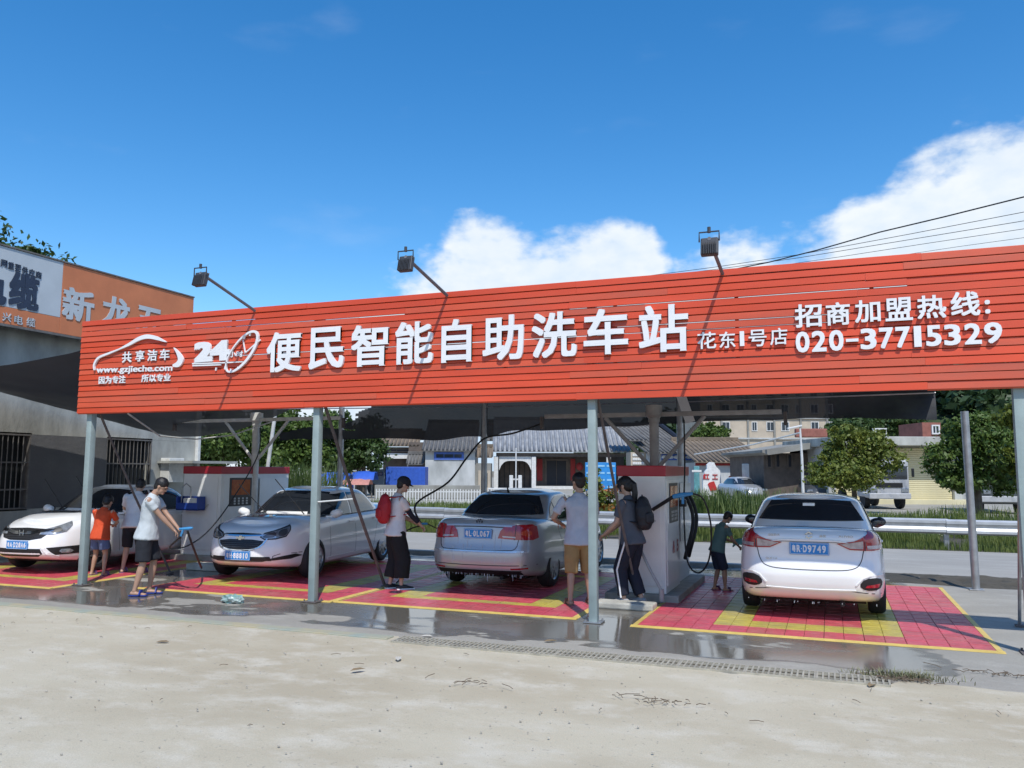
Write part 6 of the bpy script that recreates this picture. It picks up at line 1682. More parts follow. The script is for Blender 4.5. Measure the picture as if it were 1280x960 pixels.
# blue tipper lorry seen from the side, cab at its left
D = 60
(x0, zt_), (x1, zb_) = VP(486, 583.5, D), VP(534, 610, D)
p = vthing('truck', 'bright blue lorry standing side on behind the picket fence', 'truck', D); m_blt = pm('lorry_blue', (.025, .09, .42), .5, var=.1)
q = MB(); q.bbox(((x0+x1)/2, 0, (zt_+zb_)/2), (x1-x0, 2.2, zt_-zb_), .03); q.build('cargo_box', m_blt, p)
q = MB()
for k in range(9): q.box((x0+.2+(x1-x0-.4)*k/8, -1.115, (zt_+zb_)/2), (.06, .03, zt_-zb_-.1))
q.build('side_rib', m_blt, p)
q = MB(); q.prism([(x0-.08, .5), (x0-.08, zt_-.15), (x0-1.2, zt_-.25), (x0-1.5, 1.3), (x0-1.6, .5)], -1.0, 1.0, lambda x, z, h: (x, h, z)); fixn(q.build('cab', m_trim if False else pm('lorry_cab', (.10, .13, .17), .5), p))
q = MB(); q.prism([(x0-.2, 1.35), (x0-.2, zt_-.35), (x0-1.05, zt_-.4), (x0-1.3, 1.35)], -1.02, -1.0, lambda x, z, h: (x, h, z)); fixn(q.build('side_window', m_gl, p))
q = MB(); q.box(((x0+x1)/2-.7, 0, .5), (x1-x0+1.4, 1.2, .25)); q.build('chassis', m_trim, p)
for x in (x0-.9, x0+.9, x1-.6):
    for s in (-1, 1): q = MB(); q.lathe([(0, -.12), (.40, -.12), (.42, 0), (.40, .12), (0, .12)], 20, 'Y', (x, s*.92, .40)); q.build('wheel', m_tyre, p)
# parked car behind weeds, dark lorry at right edge
def far_car(label, px, D, rz, col):
    pos = far(px, 620, D); V, F = shell([(0, 2.05), (.3, 2.15), (.8, 2.05), (1, 1.9)], [(0, 2.0), (.3, 2.15), (.8, 2.1), (1, 2.0)], [(0, .78), (.2, .85), (.7, .85), (1, .72)], lambda t, X, Y: .25+t*(crom([(-2.2, .98), (-1, 1.0), (.9, .95), (1.6, .82), (2.2, .65)], X)-.25), 4, 5, lambda x: .05, K=24, M=6, tp=[0, .1, .3, .5, .7, .85, .95, 1])
    p = thing('car', label, 'car', (pos.x, pos.y, 0), YAW+rz)
    mk('body', V, F, col, p, True, 50)
    V, F = shell([(0, 1.2), (.5, .8), (.9, .45), (1, .2)], [(0, 1.5), (.5, 1.2), (.9, .9), (1, .6)], [(0, .76), (.5, .68), (.9, .58), (1, .5)], lambda t, X, Y: .9+t*.5, 4, 5, lambda x: .05, K=20, M=5, tp=[0, .2, .4, .6, .8, .93, 1]); mk('cabin', V, F, col, p, True, 50)
    AV, AF = V, F; tr = BVHTree.FromPolygons([Vector(v) for v in AV], AF)
    patch('windshield', tr, [(-.6, .98), (-.45, 1.33), (.45, 1.33), (.6, .98)], FRONT, .01, m_gl, p, .12)
    for s in (-1, 1): patch('side_window', tr, [(-1.1, .98), (-.75, 1.32), (.35, 1.32), (.95, .98)], SIDE[s], .01, m_gl, p, .12)
    for x in (-1.3, 1.35):
        for s in (-1, 1): q = MB(); q.lathe([(0, -.1), (.30, -.1), (.31, 0), (.30, .1), (0, .1)], 18, 'Y', (x, s*.80, .31)); q.build('wheel', m_tyre, p)
    for s in (-1, 1): q = MB(); q.bbox((2.08, s*.6, .66), (.1, .3, .13), .03); q.build('headlight', m_hl, p)
far_car('grey car parked in front of the fan mural, half hidden by tall weeds', 926, 52, R(-80), m_cars)
far_car('dark car parked under the eaves between the street lamp and the round tree', 1018, 50, R(-100), pm('car_dark', (.06, .065, .07), .3, coat=.6))
p, w_, h_ = small_truck('truck', 'dark lorry front in the shade below the broad green tree at the right', 'truck', 1234, 1268, 600, 36, R(-14), None, None, 0)
m_dtr = pm('truck_dark', (.07, .08, .085), .4, coat=.4); w_ = 1.9
q = MB(); q.bbox((0, .8, 1.2), (w_, 1.6, 1.6), .1); q.build('cab', m_dtr, p)
q = MB(); q.bbox((0, -.01, 1.5), (w_-.25, .04, .5), .015); q.build('windscreen', m_gl, p)
q = MB(); q.bbox((0, -.03, .62), (w_, .10, .26), .03); q.build('bumper', m_trk, p)
for s in (-1, 1):
    q = MB(); q.bbox((s*.7, -.02, .92), (.28, .05, .18), .02); q.build('headlight', m_hl, p)
    q = MB(); q.lathe([(0, -.12), (.38, -.12), (.4, 0), (.38, .12), (0, .12)], 18, 'X', (s*.8, .9, .38)); q.build('wheel', m_tyre, p)
q = MB(); q.bbox((0, 3.3, 1.3), (w_+.05, 3.2, .9), .03); q.build('cargo_bed', m_dtr, p)
# ================================================================== PEOPLE
def ell_tube(mb, pts, side=Vector((0, 1, 0)), n=14, cut0=False, cut1=False):
    """pts: (centre, r_front, r_side); rings perpendicular to the chain, rounded ends"""
    C = [Vector(p[0]) for p in pts]; rings = []
    L_ = len(C)
    def ring(c, t, a, b):
        s = side-t*side.dot(t)
        if s.length < .05: s = Vector((1, 0, 0))-t*t.x
        s.normalize(); f = s.cross(t).normalized()
        return [c+f*math.cos(2*PI*k/n)*a+s*math.sin(2*PI*k/n)*b for k in range(n)]
    t0 = (C[1]-C[0]).normalized(); t1 = (C[-1]-C[-2]).normalized()
    a, b = pts[0][1], pts[0][2]; m0 = min(a, b)
    if not cut0: rings.append(ring(C[0]-t0*m0*.75, t0, a*.45, b*.45)); rings.append(ring(C[0]-t0*m0*.42, t0, a*.82, b*.82))
    for i in range(L_):
        t = (C[min(i+1, L_-1)]-C[max(0, i-1)]).normalized(); rings.append(ring(C[i], t, pts[i][1], pts[i][2]))
    a, b = pts[-1][1], pts[-1][2]; m0 = min(a, b)
    if not cut1: rings.append(ring(C[-1]+t1*m0*.42, t1, a*.82, b*.82)); rings.append(ring(C[-1]+t1*m0*.75, t1, a*.45, b*.45))
    V = [v for r in rings for v in r]; F = []
    for i in range(len(rings)-1):
        for k in range(n): F.append((i*n+k, i*n+(k+1) % n, (i+1)*n+(k+1) % n, (i+1)*n+k))
    F.append(tuple(reversed(range(n)))); F.append(tuple((len(rings)-1)*n+k for k in range(n)))
    mb.add(V, F)
def remesh(name, mb, mat, parent, vox, smooth=4):
    o = mk(name, mb.v, mb.f, mat, parent); fixn(o)
    m_ = o.modifiers.new('r', 'REMESH'); m_.mode = 'VOXEL'; m_.voxel_size = vox; m_.use_smooth_shade = True
    s = o.modifiers.new('s', 'SMOOTH'); s.iterations = smooth; s.factor = .5
    dg = bpy.context.evaluated_depsgraph_get(); dg.update()
    me = bpy.data.meshes.new_from_object(o.evaluated_get(dg)); old = o.data; o.modifiers.clear(); o.data = me; me.name = name; bpy.data.meshes.remove(old)
    me.polygons.foreach_set('use_smooth', [True]*len(me.polygons))
    if not me.materials: me.materials.append(mat)
    return o
def wrinkle(o, f, fz, k):
    me = o.data; n = len(me.vertices); c = np.empty(n*3, np.float32); me.vertices.foreach_get('co', c); c = c.reshape(-1, 3)
    nr = np.empty(n*3, np.float32); me.vertices.foreach_get('normal', nr); nr = nr.reshape(-1, 3)
    d = np.array([.007*noise.noise(Vector((a[0]*f, a[1]*f, a[2]*f*fz)))+.0035*noise.noise(Vector((a[0]*f*2.5, a[1]*f*2.5, a[2]*f*1.6))) for a in c.tolist()])*k
    d = d+.0035*k
    me.vertices.foreach_set('co', (c+nr*d[:, None]).astype(np.float32).ravel()); me.update()
def ik(a, b, l1, l2, hint):
    """joint position between a and b"""
    d = b-a; D = min(d.length, (l1+l2)*.999); u = d.normalized()
    x = (l1*l1-l2*l2+D*D)/(2*D); h = math.sqrt(max(0, l1*l1-x*x)); hh = hint-u*hint.dot(u)
    hh = hh.normalized() if hh.length > 1e-4 else Vector((1, 0, 0))
    return a+u*x+hh*h
m_skin = pm('skin', (.42, .25, .17), .5, var=.06, scale=9, bump=.1); m_skin2 = pm('skin_pale', (.50, .32, .235), .5, var=.06, scale=9, bump=.1)
m_hair = pm('hair', (.010, .008, .008), .45, var=.4, scale=30, bump=.8, bscale=60)
def cloth(name, col, rough=.85, var=.08): return pm(name, col, rough, var=var, scale=7, bump=1.4, bscale=11)
m_eye = pm('eye_dark', (.01, .01, .01), .2); m_lip = pm('lips', (.30, .10, .09), .5)
def person(label, pos, face, h, pose, wear, skin=None, female=False, child=False, group=None):
    """local frame: +x is where the person faces, +y the person's left"""
    skin = skin or m_skin
    p = thing('person', label, 'person', pos, face, group)
    k = h
    hs_ = 1.0 if not child else 1.18            # head a little bigger on a child
    wd = pose.get('build', 1.0)
    pel = Vector(pose.get('pelvis', (0, 0, .515)))*k
    sp_ = Vector(pose.get('spine', (0, 0, 1))).normalized()        # direction pelvis -> neck base
    sd = Vector(pose.get('side', (0, 1, 0))).normalized()          # towards the left shoulder
    chest = pel+sp_*.20*k; neck = pel+sp_*.315*k
    hd = Vector(pose.get('head', (0, 0, 1))).normalized()
    hb = neck+hd*.045*k; hc = neck+hd*.105*k+Vector(pose.get('face', (1, 0, 0))).normalized()*.012*k
    fd = Vector(pose.get('face', (1, 0, 0))).normalized()
    shw = (.112 if not female else .098)*k*wd; hpw = .052*k
    SL, SR = neck-sp_*.030*k+sd*shw, neck-sp_*.030*k-sd*shw
    HL, HR = pel+sd*hpw-sp_*.02*k, pel-sd*hpw-sp_*.02*k
    hL, hR = Vector(pose['hl'])*k, Vector(pose['hr'])*k
    fL, fR = Vector(pose['fl'])*k, Vector(pose['fr'])*k        # ankles
    eL = ik(SL, hL, .170*k, .148*k, Vector(pose.get('el', (-.6, .3, -.8)))); eR = ik(SR, hR, .170*k, .148*k, Vector(pose.get('er', (-.6, -.3, -.8))))
    kn = Vector(pose.get('knee', (1, 0, 0)))
    kL = ik(HL, fL, .242*k, .233*k, Vector(pose.get('kl', kn))); kR = ik(HR, fR, .242*k, .233*k, Vector(pose.get('kr', kn)))
    # --- body: one surface
    b = MB()
    T = [(pel-sp_*.03*k, .060*k*wd, .082*k), (pel+sp_*.03*k, .062*k*wd, .088*k), (pel+sp_*.09*k, .055*k*wd, .074*k), (pel+sp_*.16*k, .060*k*wd, .085*k), (pel+sp_*.235*k, .062*k*wd, .098*k), (pel+sp_*.280*k, .042*k, .078*k), (neck, .028*k, .040*k)]
    ell_tube(b, T, sd)
    ell_tube(b, [(neck-hd*.02*k, .032*k, .034*k), (hb, .029*k, .030*k), (hc-hd*.02*k, .034*k, .034*k)], sd, 10)
    for S_, E, H_ in ((SL, eL, hL), (SR, eR, hR)):
        ell_tube(b, [(S_, .030*k, .030*k), (S_.lerp(E, .35), .027*k, .027*k), (E, .0215*k, .0215*k), (E.lerp(H_, .3), .0225*k, .0225*k), (H_, .0145*k, .0175*k)], sd, 10)
    for H_, K_, A_ in ((HL, kL, fL), (HR, kR, fR)):
        ell_tube(b, [(H_, .050*k*wd, .048*k), (H_.lerp(K_, .4), .044*k*wd, .042*k), (K_, .030*k, .029*k), (K_.lerp(A_, .3), .033*k, .030*k), (A_.lerp(K_, .12), .019*k, .019*k), (A_, .020*k, .019*k)], sd, 12)
        ft = Vector(pose.get('toe', (1, .12*(1 if K_ is kL else -1), 0))).normalized()
        ell_tube(b, [(A_+Vector((0, 0, -.020*k))-ft*.022*k, .019*k, .019*k), (A_+Vector((0, 0, -.024*k))+ft*.045*k, .015*k, .024*k), (A_+Vector((0, 0, -.029*k))+ft*.095*k, .010*k, .024*k)], Vector((-ft.y, ft.x, 0)), 10)
    # hands with five fingers
    for S_, E, H_, sgn in ((SL, eL, hL, 1), (SR, eR, hR, -1)):
        d = Vector(pose.get('hdl' if sgn > 0 else 'hdr', (H_-E))).normalized()
        up = Vector((0, 0, 1)); w2 = d.cross(up); w2 = w2.normalized() if w2.length > .1 else Vector((0, 1, 0)); nr = w2.cross(d).normalized()
        pc = H_+d*.028*k
        ell_tube(b, [(H_, .014*k, .016*k), (pc, .011*k, .023*k), (H_+d*.050*k, .009*k, .022*k)], w2, 10)
        for i, (o_, ln) in enumerate(((-1.5, .036), (-.5, .043), (.5, .040), (1.5, .031))):
            r0 = H_+d*.050*k+w2*o_*.0110*k; m1_ = r0+d*ln*.5*k-nr*.006*k; m2_ = m1_+(d*.25-nr*.9)*ln*.45*k
            ell_tube(b, [(r0, .0048*k, .0048*k), (m1_, .0046*k, .0046*k), (m2_, .0040*k, .0040*k)], w2, 7)
        ts = -sgn; r0 = H_+d*.018*k+w2*ts*.018*k; ell_tube(b, [(r0, .006*k, .006*k), (r0+(w2*ts*.8+d*.6)*.020*k, .0055*k, .0055*k), (r0+(w2*ts*.6+d*1.0-nr*.8)*.034*k, .0045*k, .0045*k)], w2, 7)
    # head: skull, jaw, nose, ears
    hz = .064*k*hs_; lat = fd.cross(hd).normalized()*-1; fd2 = (hd.cross(lat)*-1).normalized()
    if fd2.dot(fd) < 0: fd2 = -fd2
    def hp(x, y, z): return hc+fd2*x*hs_*k+lat*y*hs_*k+hd*z*hs_*k
    def hell(c, r, n=14, m_=10):
        V = []; F = []
        for i in range(m_+1):
            t = PI*i/m_
            for j in range(n): a = 2*PI*j/n; V.append(hp(c[0]+r[0]*math.sin(t)*math.cos(a), c[1]+r[1]*math.sin(t)*math.sin(a), c[2]+r[2]*math.cos(t)))
        for i in range(m_):
            for j in range(n): F.append((i*n+j, (i+1)*n+j, (i+1)*n+(j+1) % n, i*n+(j+1) % n))
        return V, F
    b.add(*hell((-.004, 0, .014), (.056, .046, .052))); b.add(*hell((.014, 0, -.024), (.036, .034, .040)))
    b.add(*hell((.053, 0, -.008), (.010, .0065, .014))); b.add(*hell((.046, 0, -.044), (.010, .016, .010)))
    b.add(*hell((.047, 0, .016), (.008, .030, .006)))
    for s in (-1, 1): b.add(*hell((-.002, s*.047, -.006), (.011, .005, .017)))
    body = remesh('body', b, skin, p, .0074, 3)
    for s in (-1, 1):
        e = MB(); e.add(*hell((.0475, s*.019, .004), (.005, .0085, .0042), 8, 6)); e.build('eye', m_eye, p, True)
        e = MB(); e.add(*hell((.051, s*.020, .0155), (.004, .012, .0022), 8, 5)); e.build('eyebrow', m_hair, p, True)
    e = MB(); e.add(*hell((.0505, 0, -.034), (.006, .014, .0042), 8, 6)); e.build('mouth', m_lip, p, True)
    # --- hair
    e = MB(); hair = wear.get('hair', 'short')
    g = random.Random(int(h*1000)+len(label))
    V, F = hell((-.011, 0, .028), (.060, .0525, .054), 26, 18)
    V = [v+(v-hc).normalized()*k*.0045*noise.noise((v-hc)*38) for v in V]
    e.add(V, F)
    if hair != 'cap' and hair != 'short':
        V, F = hell((-.030, 0, -.006), (.038, .050, .052), 20, 12); e.add(V, F)
    else:
        V, F = hell((-.028, 0, -.004), (.034, .045, .046), 20, 12); e.add(V, F)
    if hair == 'pony':
        a = hp(-.055, 0, .035); ell_tube(e, [(a, .018*k, .022*k), (a+Vector((-.035, 0, -.02))*k-hd*.01*k, .024*k, .026*k), (a+Vector((-.045, -.002, -.10))*k, .024*k, .028*k), (a+Vector((-.042, -.004, -.18))*k, .018*k, .022*k), (a+Vector((-.040, 0, -.235))*k, .006*k, .008*k)], sd, 12)
        ell_tube(e, [(hp(.03, .04, .04), .012*k, .012*k), (hp(.028, .052, .0), .012*k, .010*k), (hp(.018, .050, -.045), .007*k, .006*k)], sd, 8)
    if hair == 'long':
        ell_tube(e, [(hp(-.02, 0, .0), .045*k, .055*k), (hp(-.03, 0, -.05), .030*k, .05*k), (hp(-.03, 0, -.085), .014*k, .035*k)], sd, 12)
    ho = remesh('hair', e, m_hair, p, .009, 1)
    if wear.get('cap'):
        e = MB(); e.add(*hell((-.004, 0, .034), (.066, .058, .052), 22, 14)); e.add(*hell((.062, 0, .022), (.036, .040, .006), 16, 8)); remesh('cap', e, wear['cap'], p, .009, 2)
    # --- top
    sh = MB(); f = 1.0; ex_ = wear.get('loose', .012)*k
    bot = wear.get('hem', -.045)
    ell_tube(sh, [(pel+sp_*bot*k, .080*k*wd+ex_*1.1+.008, .102*k+ex_*1.1+.008), (pel+sp_*.02*k, .074*k*wd+ex_*.9, .096*k+ex_*.9), (pel+sp_*.09*k, .064*k*wd+ex_*.8, .084*k+ex_*.8), (pel+sp_*.16*k, .066*k*wd+ex_*.6, .090*k+ex_*.6), (pel+sp_*.235*k, .067*k*wd+ex_*.4, .102*k+ex_*.4), (pel+sp_*.272*k, .060*k+ex_*.2, .103*k+ex_*.2), (pel+sp_*.296*k, .052*k, .088*k), (neck-sp_*.004*k, .040*k, .054*k)], sd, 18, cut0=True)
    sl = wear.get('sleeve', .62)
    for S_, E, H_ in ((SL, eL, hL), (SR, eR, hR)):
        if sl <= 1: ell_tube(sh, [(S_-sp_*.006*k+(pel+sp_*.25*k-S_)*.22, .034*k, .034*k), (S_-sp_*.004*k, .034*k, .035*k), (S_.lerp(E, .2), .035*k, .036*k), (S_.lerp(E, sl*.6), .0325*k, .0325*k), (S_.lerp(E, sl), .034*k, .034*k)], sd, 12, cut1=True)
        else: ell_tube(sh, [(S_, .037*k, .037*k), (E, .030*k, .030*k), (E.lerp(H_, sl-1), .024*k, .024*k)], sd, 12)
    o = remesh('shirt', sh, wear['top'], p, .010, 8)
    wrinkle(o, 9/k, .55, k)
    # --- trousers
    tr = MB(); ln = wear.get('leg', .5); fl = wear.get('flare', 0.)*k
    ell_tube(tr, [(pel+sp_*.045*k, .062*k*wd+.006, .090*k+.006), (pel, .070*k*wd+.008, .094*k+.008), (pel-sp_*.035*k, .068*k*wd+.008, .092*k+.006)], sd, 16)
    for H_, K_, A_ in ((HL, kL, fL), (HR, kR, fR)):
        P_ = [(H_+Vector((0, 0, .0)), .059*k*wd+.006+fl*.2, .054*k+.006+fl*.2), (H_.lerp(K_, .45), .054*k*wd+.006+fl*.5, .050*k+.004+fl*.4)]
        if ln <= 1: P_.append((H_.lerp(K_, ln), .048*k+.006+fl, .047*k+.004+fl))
        else:
            P_.append((K_, .044*k+fl*.9, .042*k+fl*.8)); P_.append((K_.lerp(A_, ln-1), .036*k+fl, .034*k+fl))
        ell_tube(tr, P_, sd, 14, cut1=True)
    o = remesh('trousers' if ln > 1.3 else 'shorts', tr, wear['bottom'], p, .010, 3)
    wrinkle(o, 8/k, .7, k)
    if wear.get('stripe'):
        for H_, K_, A_, s in ((HL, kL, fL, 1), (HR, kR, fR, -1)):
            e = MB(); o_ = sd*s*(.058*k+fl)
            e.tube([H_+o_*1.05, H_.lerp(K_, .5)+o_*1.02, K_+o_*.86, K_.lerp(A_, .5)+o_*.74, K_.lerp(A_, .93)+o_*.70], .012, 6, flat=1.0); e.build('side_stripe', m_white, p, True)
    # --- shoes
    for A_, s in ((fL, 1), (fR, -1)):
        ft = Vector(pose.get('toe', (1, .12*s, 0))).normalized(); e = MB(); w_ = Vector((-ft.y, ft.x, 0)); kind = wear.get('shoe', 'slipper')
        base_ = Vector((A_.x, A_.y, A_.z-.039*k))
        M_ = Matrix((ft, w_, Vector((0, 0, 1)))).transposed()
        if kind == 'slipper':
            e.bbox(base_+ft*.035*k+Vector((0, 0, .004)), (.155*k, .056*k, .016), .007, M_); so_ = e.build('slipper', wear['shoec'], p, True)
            e = MB(); e.tube([base_+ft*.055*k+w_*.030*k+Vector((0, 0, .006)), base_+ft*.058*k+w_*.018*k+Vector((0, 0, .036*k)), base_+ft*.058*k-w_*.018*k+Vector((0, 0, .036*k)), base_+ft*.055*k-w_*.030*k+Vector((0, 0, .006))], .014, 6, flat=2.2); e.build('strap', wear['shoec'], so_, True)
        else:
            ell_tube(e, [(base_-ft*.026*k+Vector((0, 0, .022*k)), .022*k, .026*k), (base_+ft*.02*k+Vector((0, 0, .026*k)), .024*k, .026*k), (base_+ft*.075*k+Vector((0, 0, .017*k)), .016*k, .028*k), (base_+ft*.110*k+Vector((0, 0, .014*k)), .010*k, .020*k)], w_, 12)
            so_ = remesh('shoe', e, wear['shoec'], p, .009, 2)
            e = MB(); e.bbox(base_+ft*.042*k+Vector((0, 0, .009)), (.165*k, .062*k, .022), .009, M_); e.build('sole', m_white, so_, True)
    J = dict(k=k, pel=pel, sp=sp_, sd=sd, neck=neck, chest=chest, hL=hL, hR=hR, eL=eL, eR=eR, SL=SL, SR=SR, hc=hc)
    return p, J
def backpack(label, p, J, face, mat, k):
    sp_, sd = J['sp'], J['sd']; bk = sd.cross(sp_)*-1
    if bk.x > 0: bk = -bk
    W = Matrix.Translation(p.location) @ Euler((0, 0, face)).to_matrix().to_4x4()
    c = J['pel']+sp_*.19*k+bk*.125*k
    t = thing('backpack', label, 'backpack', W @ c, face)
    e = MB(); ell_tube(e, [(-sp_*.095*k, .050*k, .078*k), (-sp_*.03*k, .062*k, .088*k), (sp_*.05*k, .056*k, .084*k), (sp_*.105*k, .036*k, .062*k)], sd, 16); o = remesh('bag', e, mat, t, .010, 3)
    wrinkle(o, 14, 1, .7)
    e = MB(); ell_tube(e, [(-sp_*.07*k+bk*.045*k, .028*k, .062*k), (-sp_*.01*k+bk*.048*k, .026*k, .062*k)], sd, 14); remesh('front_pocket', e, mat, t, .010, 2)
    for s in (-1, 1):
        e = MB(); a = J['neck']-c; e.tube([sp_*.10*k+sd*s*.045*k, a+sd*s*.075*k-bk*.02*k-sp_*.005*k, a+sd*s*.082*k-bk*.085*k-sp_*.07*k, a+sd*s*.088*k-bk*.075*k-sp_*.16*k, -sp_*.07*k+sd*s*.07*k-bk*.03*k], .017, 8, flat=.5); e.build('shoulder_strap', mat, t, True)
    e = MB(); e.tube([sp_*.12*k+sd*.02*k, sp_*.145*k, sp_*.12*k-sd*.02*k], .007, 6); e.build('loop', mat, t, True)
    return t

c_grey = cloth('shirt_grey_white', (.50, .54, .55)); c_shortd = cloth('shorts_dark', (.012, .014, .020)); c_orange = cloth('shirt_orange', (.62, .075, .02)); c_denim = cloth('shorts_denim', (.10, .14, .26))
c_white = cloth('shirt_white', (.68, .68, .69)); c_black = cloth('trousers_black', (.008, .009, .012)); c_lilac = cloth('shirt_pale', (.46, .47, .52)); c_khaki = cloth('shorts_khaki', (.30, .20, .085)); c_shirtg = cloth('shirt_grey', (.085, .095, .115))
c_redbag = cloth('bag_red', (.42, .012, .022), .6); c_blackbag = cloth('bag_black', (.012, .013, .018), .6); c_teal = cloth('shirt_teal', (.10, .19, .19)); c_navy = cloth('trousers_navy', (.010, .013, .026))
c_blueslip = pm('slipper_blue', (.012, .04, .26), .4); c_purple = pm('slipper_purple', (.12, .05, .13), .4); c_brown = pm('slipper_brown', (.16, .08, .05), .5); c_shoe = pm('shoe_grey', (.30, .30, .31), .6); c_shoed = pm('shoe_black', (.02, .02, .022), .5)
LOOKR = R(21)      # picture right in world terms is a turn of +21 degrees
# man with spray gun in blue slippers, turned to the picture's right
P1, J1 = person('man in pale grey T-shirt, dark shorts and blue slippers holding a spray gun', (-9.12, 9.20, .012), R(28), 1.64,
    dict(pelvis=(0, 0, .528), spine=(.10, 0, 1), head=(.55, 0, .85), face=(.85, -.1, -.55), hl=(.235, .06, .565), hr=(.225, -.035, .555), el=(-.5, .2, -.9), er=(-.5, -.3, -.9), fl=(.02, .065, .040), fr=(-.06, -.075, .040), kr=(1, 0, 0)),
    dict(top=c_grey, bottom=c_shortd, leg=.92, flare=.008, shoec=c_blueslip, sleeve=.60, loose=.014, hem=-.055))
# boy in orange shirt, back to the camera
P2, J2 = person('boy in orange T-shirt and denim shorts with his back to the camera', (-11.42, 10.50, .012), R(100), 1.30,
    dict(pelvis=(0, 0, .528), spine=(.16, 0, 1), head=(.5, 0, .85), face=(.8, 0, -.5), hl=(.22, .03, .63), hr=(.22, -.03, .63), el=(-.3, 1, -.5), er=(-.3, -1, -.5), fl=(.0, .095, .040), fr=(-.02, -.09, .040), build=1.12),
    dict(top=c_orange, bottom=c_denim, leg=.72, flare=.012, shoec=c_purple, sleeve=.75, loose=.022, hem=-.075), child=True)
P3, J3 = person('woman in white shirt and black shorts just right of the boy in orange', (-11.22, 11.02, .012), R(115), 1.60,
    dict(pelvis=(0, 0, .528), spine=(.22, .02, 1), head=(.55, 0, .8), face=(.75, .1, -.5), hl=(.27, .10, .62), hr=(.25, -.03, .60), el=(-.3, 1, -.5), er=(-.3, -1, -.5), fl=(.0, .10, .040), fr=(-.02, -.11, .040), build=1.1),
    dict(top=c_white, bottom=c_shortd, leg=1.02, flare=.012, shoec=c_purple, sleeve=.75, hair='short', loose=.020, hem=-.06), skin=m_skin2, female=True)
P4, J4 = person('woman in white T-shirt, dark cap and wide black trousers washing a car', (-6.12, 11.02, .012), R(48), 1.64,
    dict(pelvis=(0, 0, .528), spine=(.06, 0, 1), head=(.35, 0, .95), face=(.9, -.05, -.3), hl=(.21, .05, .585), hr=(.22, -.05, .575), el=(-.5, .3, -.9), er=(-.5, -.3, -.9), fl=(-.03, .05, .040), fr=(.04, -.06, .040)),
    dict(top=c_white, bottom=c_black, leg=1.72, flare=.030, shoe='shoe', shoec=c_shoed, sleeve=.62, cap=pm('cap_navy', (.010, .012, .022), .8), loose=.012, hair='short'), skin=m_skin2, female=True)
e = MB(); ell_tube(e, [(J4['eR'].lerp(J4['SR'], .25), .030*1.64, .030*1.64), (J4['eR'], .025*1.64, .025*1.64), (J4['eR'].lerp(J4['hR'], .72), .021*1.64, .021*1.64)], J4['sd'], 10); remesh('arm_sleeve', e, c_navy, P4, .010, 2)
backpack('red backpack worn by the woman in black trousers', P4, J4, R(48), c_redbag, 1.64)
# man in khaki shorts seen from behind, looking left
P5, J5 = person('man in pale T-shirt and khaki shorts seen from behind by the silver car', (-3.16, 10.70, .012), R(112), 1.70,
    dict(pelvis=(0, 0, .528), spine=(.0, 0, 1), head=(.05, 0, 1), face=(.75, .55, -.05), hl=(.12, .14, .62), hr=(.17, -.07, .60), el=(-.5, .9, -.9), er=(-.5, -.5, -.9), fl=(-.02, .075, .040), fr=(.03, -.085, .040), build=1.08),
    dict(top=c_lilac, bottom=c_khaki, leg=1.12, flare=.014, shoec=c_brown, sleeve=.70, loose=.014, hem=-.06))
# girl with ponytail, black backpack
P6, J6 = person('girl with long black ponytail, grey shirt and navy track trousers with white side stripes', (-2.50, 10.95, .012), R(165), 1.66,
    dict(pelvis=(0, 0, .528), spine=(.10, 0, 1), head=(.22, 0, 1), face=(.95, .1, -.2), hl=(.20, .09, .56), hr=(.22, -.04, .57), el=(-.6, .4, -.9), er=(-.6, -.4, -.9), fl=(.05, .055, .050), fr=(-.05, -.05, .054)),
    dict(top=c_shirtg, bottom=c_navy, leg=1.86, flare=.010, shoe='shoe', shoec=c_shoe, sleeve=.7, hair='pony', stripe=True), skin=m_skin2, female=True)
backpack('black backpack with a white logo worn by the ponytail girl', P6, J6, R(165), c_blackbag, 1.66)
# man stooping at the right car
P7, J7 = person('boy in teal shirt leaning beside the white car at the right with a turquoise cloth', (-1.60, 12.75, .012), R(35), 1.18,
    dict(pelvis=(-.02, 0, .525), spine=(.26, 0, .95), head=(.6, 0, .8), face=(.8, 0, -.5), hl=(.24, .06, .60), hr=(.24, -.06, .56), el=(-.3, .5, -.9), er=(-.3, -.5, -.9), fl=(-.04, .06, .040), fr=(.04, -.07, .040)),
    dict(top=c_teal, bottom=cloth('shorts_navy', (.02, .03, .06)), leg=1.0, shoec=c_purple, sleeve=.7, loose=.012))
def world_of(p, v): return Matrix.Translation(p.location) @ p.rotation_euler.to_matrix().to_4x4() @ Vector(v)
# spray lances, hoses
m_lance = pm('lance_blue', (.05, .25, .50), .45)
def hose(label, pts, r=.012, mat=None):
    P = [Vector(q) for q in pts]; Q = []
    for i in range(len(P)-1):
        for k in range(6):
            t = k/6; p0 = P[max(i-1, 0)]; p1 = P[i]; p2 = P[i+1]; p3 = P[min(i+2, len(P)-1)]
            Q.append(.5*((2*p1)+(p2-p0)*t+(2*p0-5*p1+4*p2-p3)*t*t+(3*p1-p0-3*p2+p3)*t**3))
    Q.append(P[-1]); e = MB(); e.tube(Q, r, 7); return tag(e.build('hose', mat or m_rubber, None, True), label, 'hose', 'hoses of the wash bays')
hw = world_of(P1, (J1['hL']+J1['hR'])/2+Vector((.09, 0, -.01)))
dv = Vector((math.cos(R(15)), math.sin(R(15)), 0))
t = thing('spray_gun', 'light blue spray gun held by the man in blue slippers', 'spray gun', hw, R(15))
e = MB(); e.tube([(-.04, 0, 0), (.10, 0, .01), (.16, 0, .02)], .022, 8, rr=[.018, .026, .014]); e.build('barrel', m_lance, t, True)
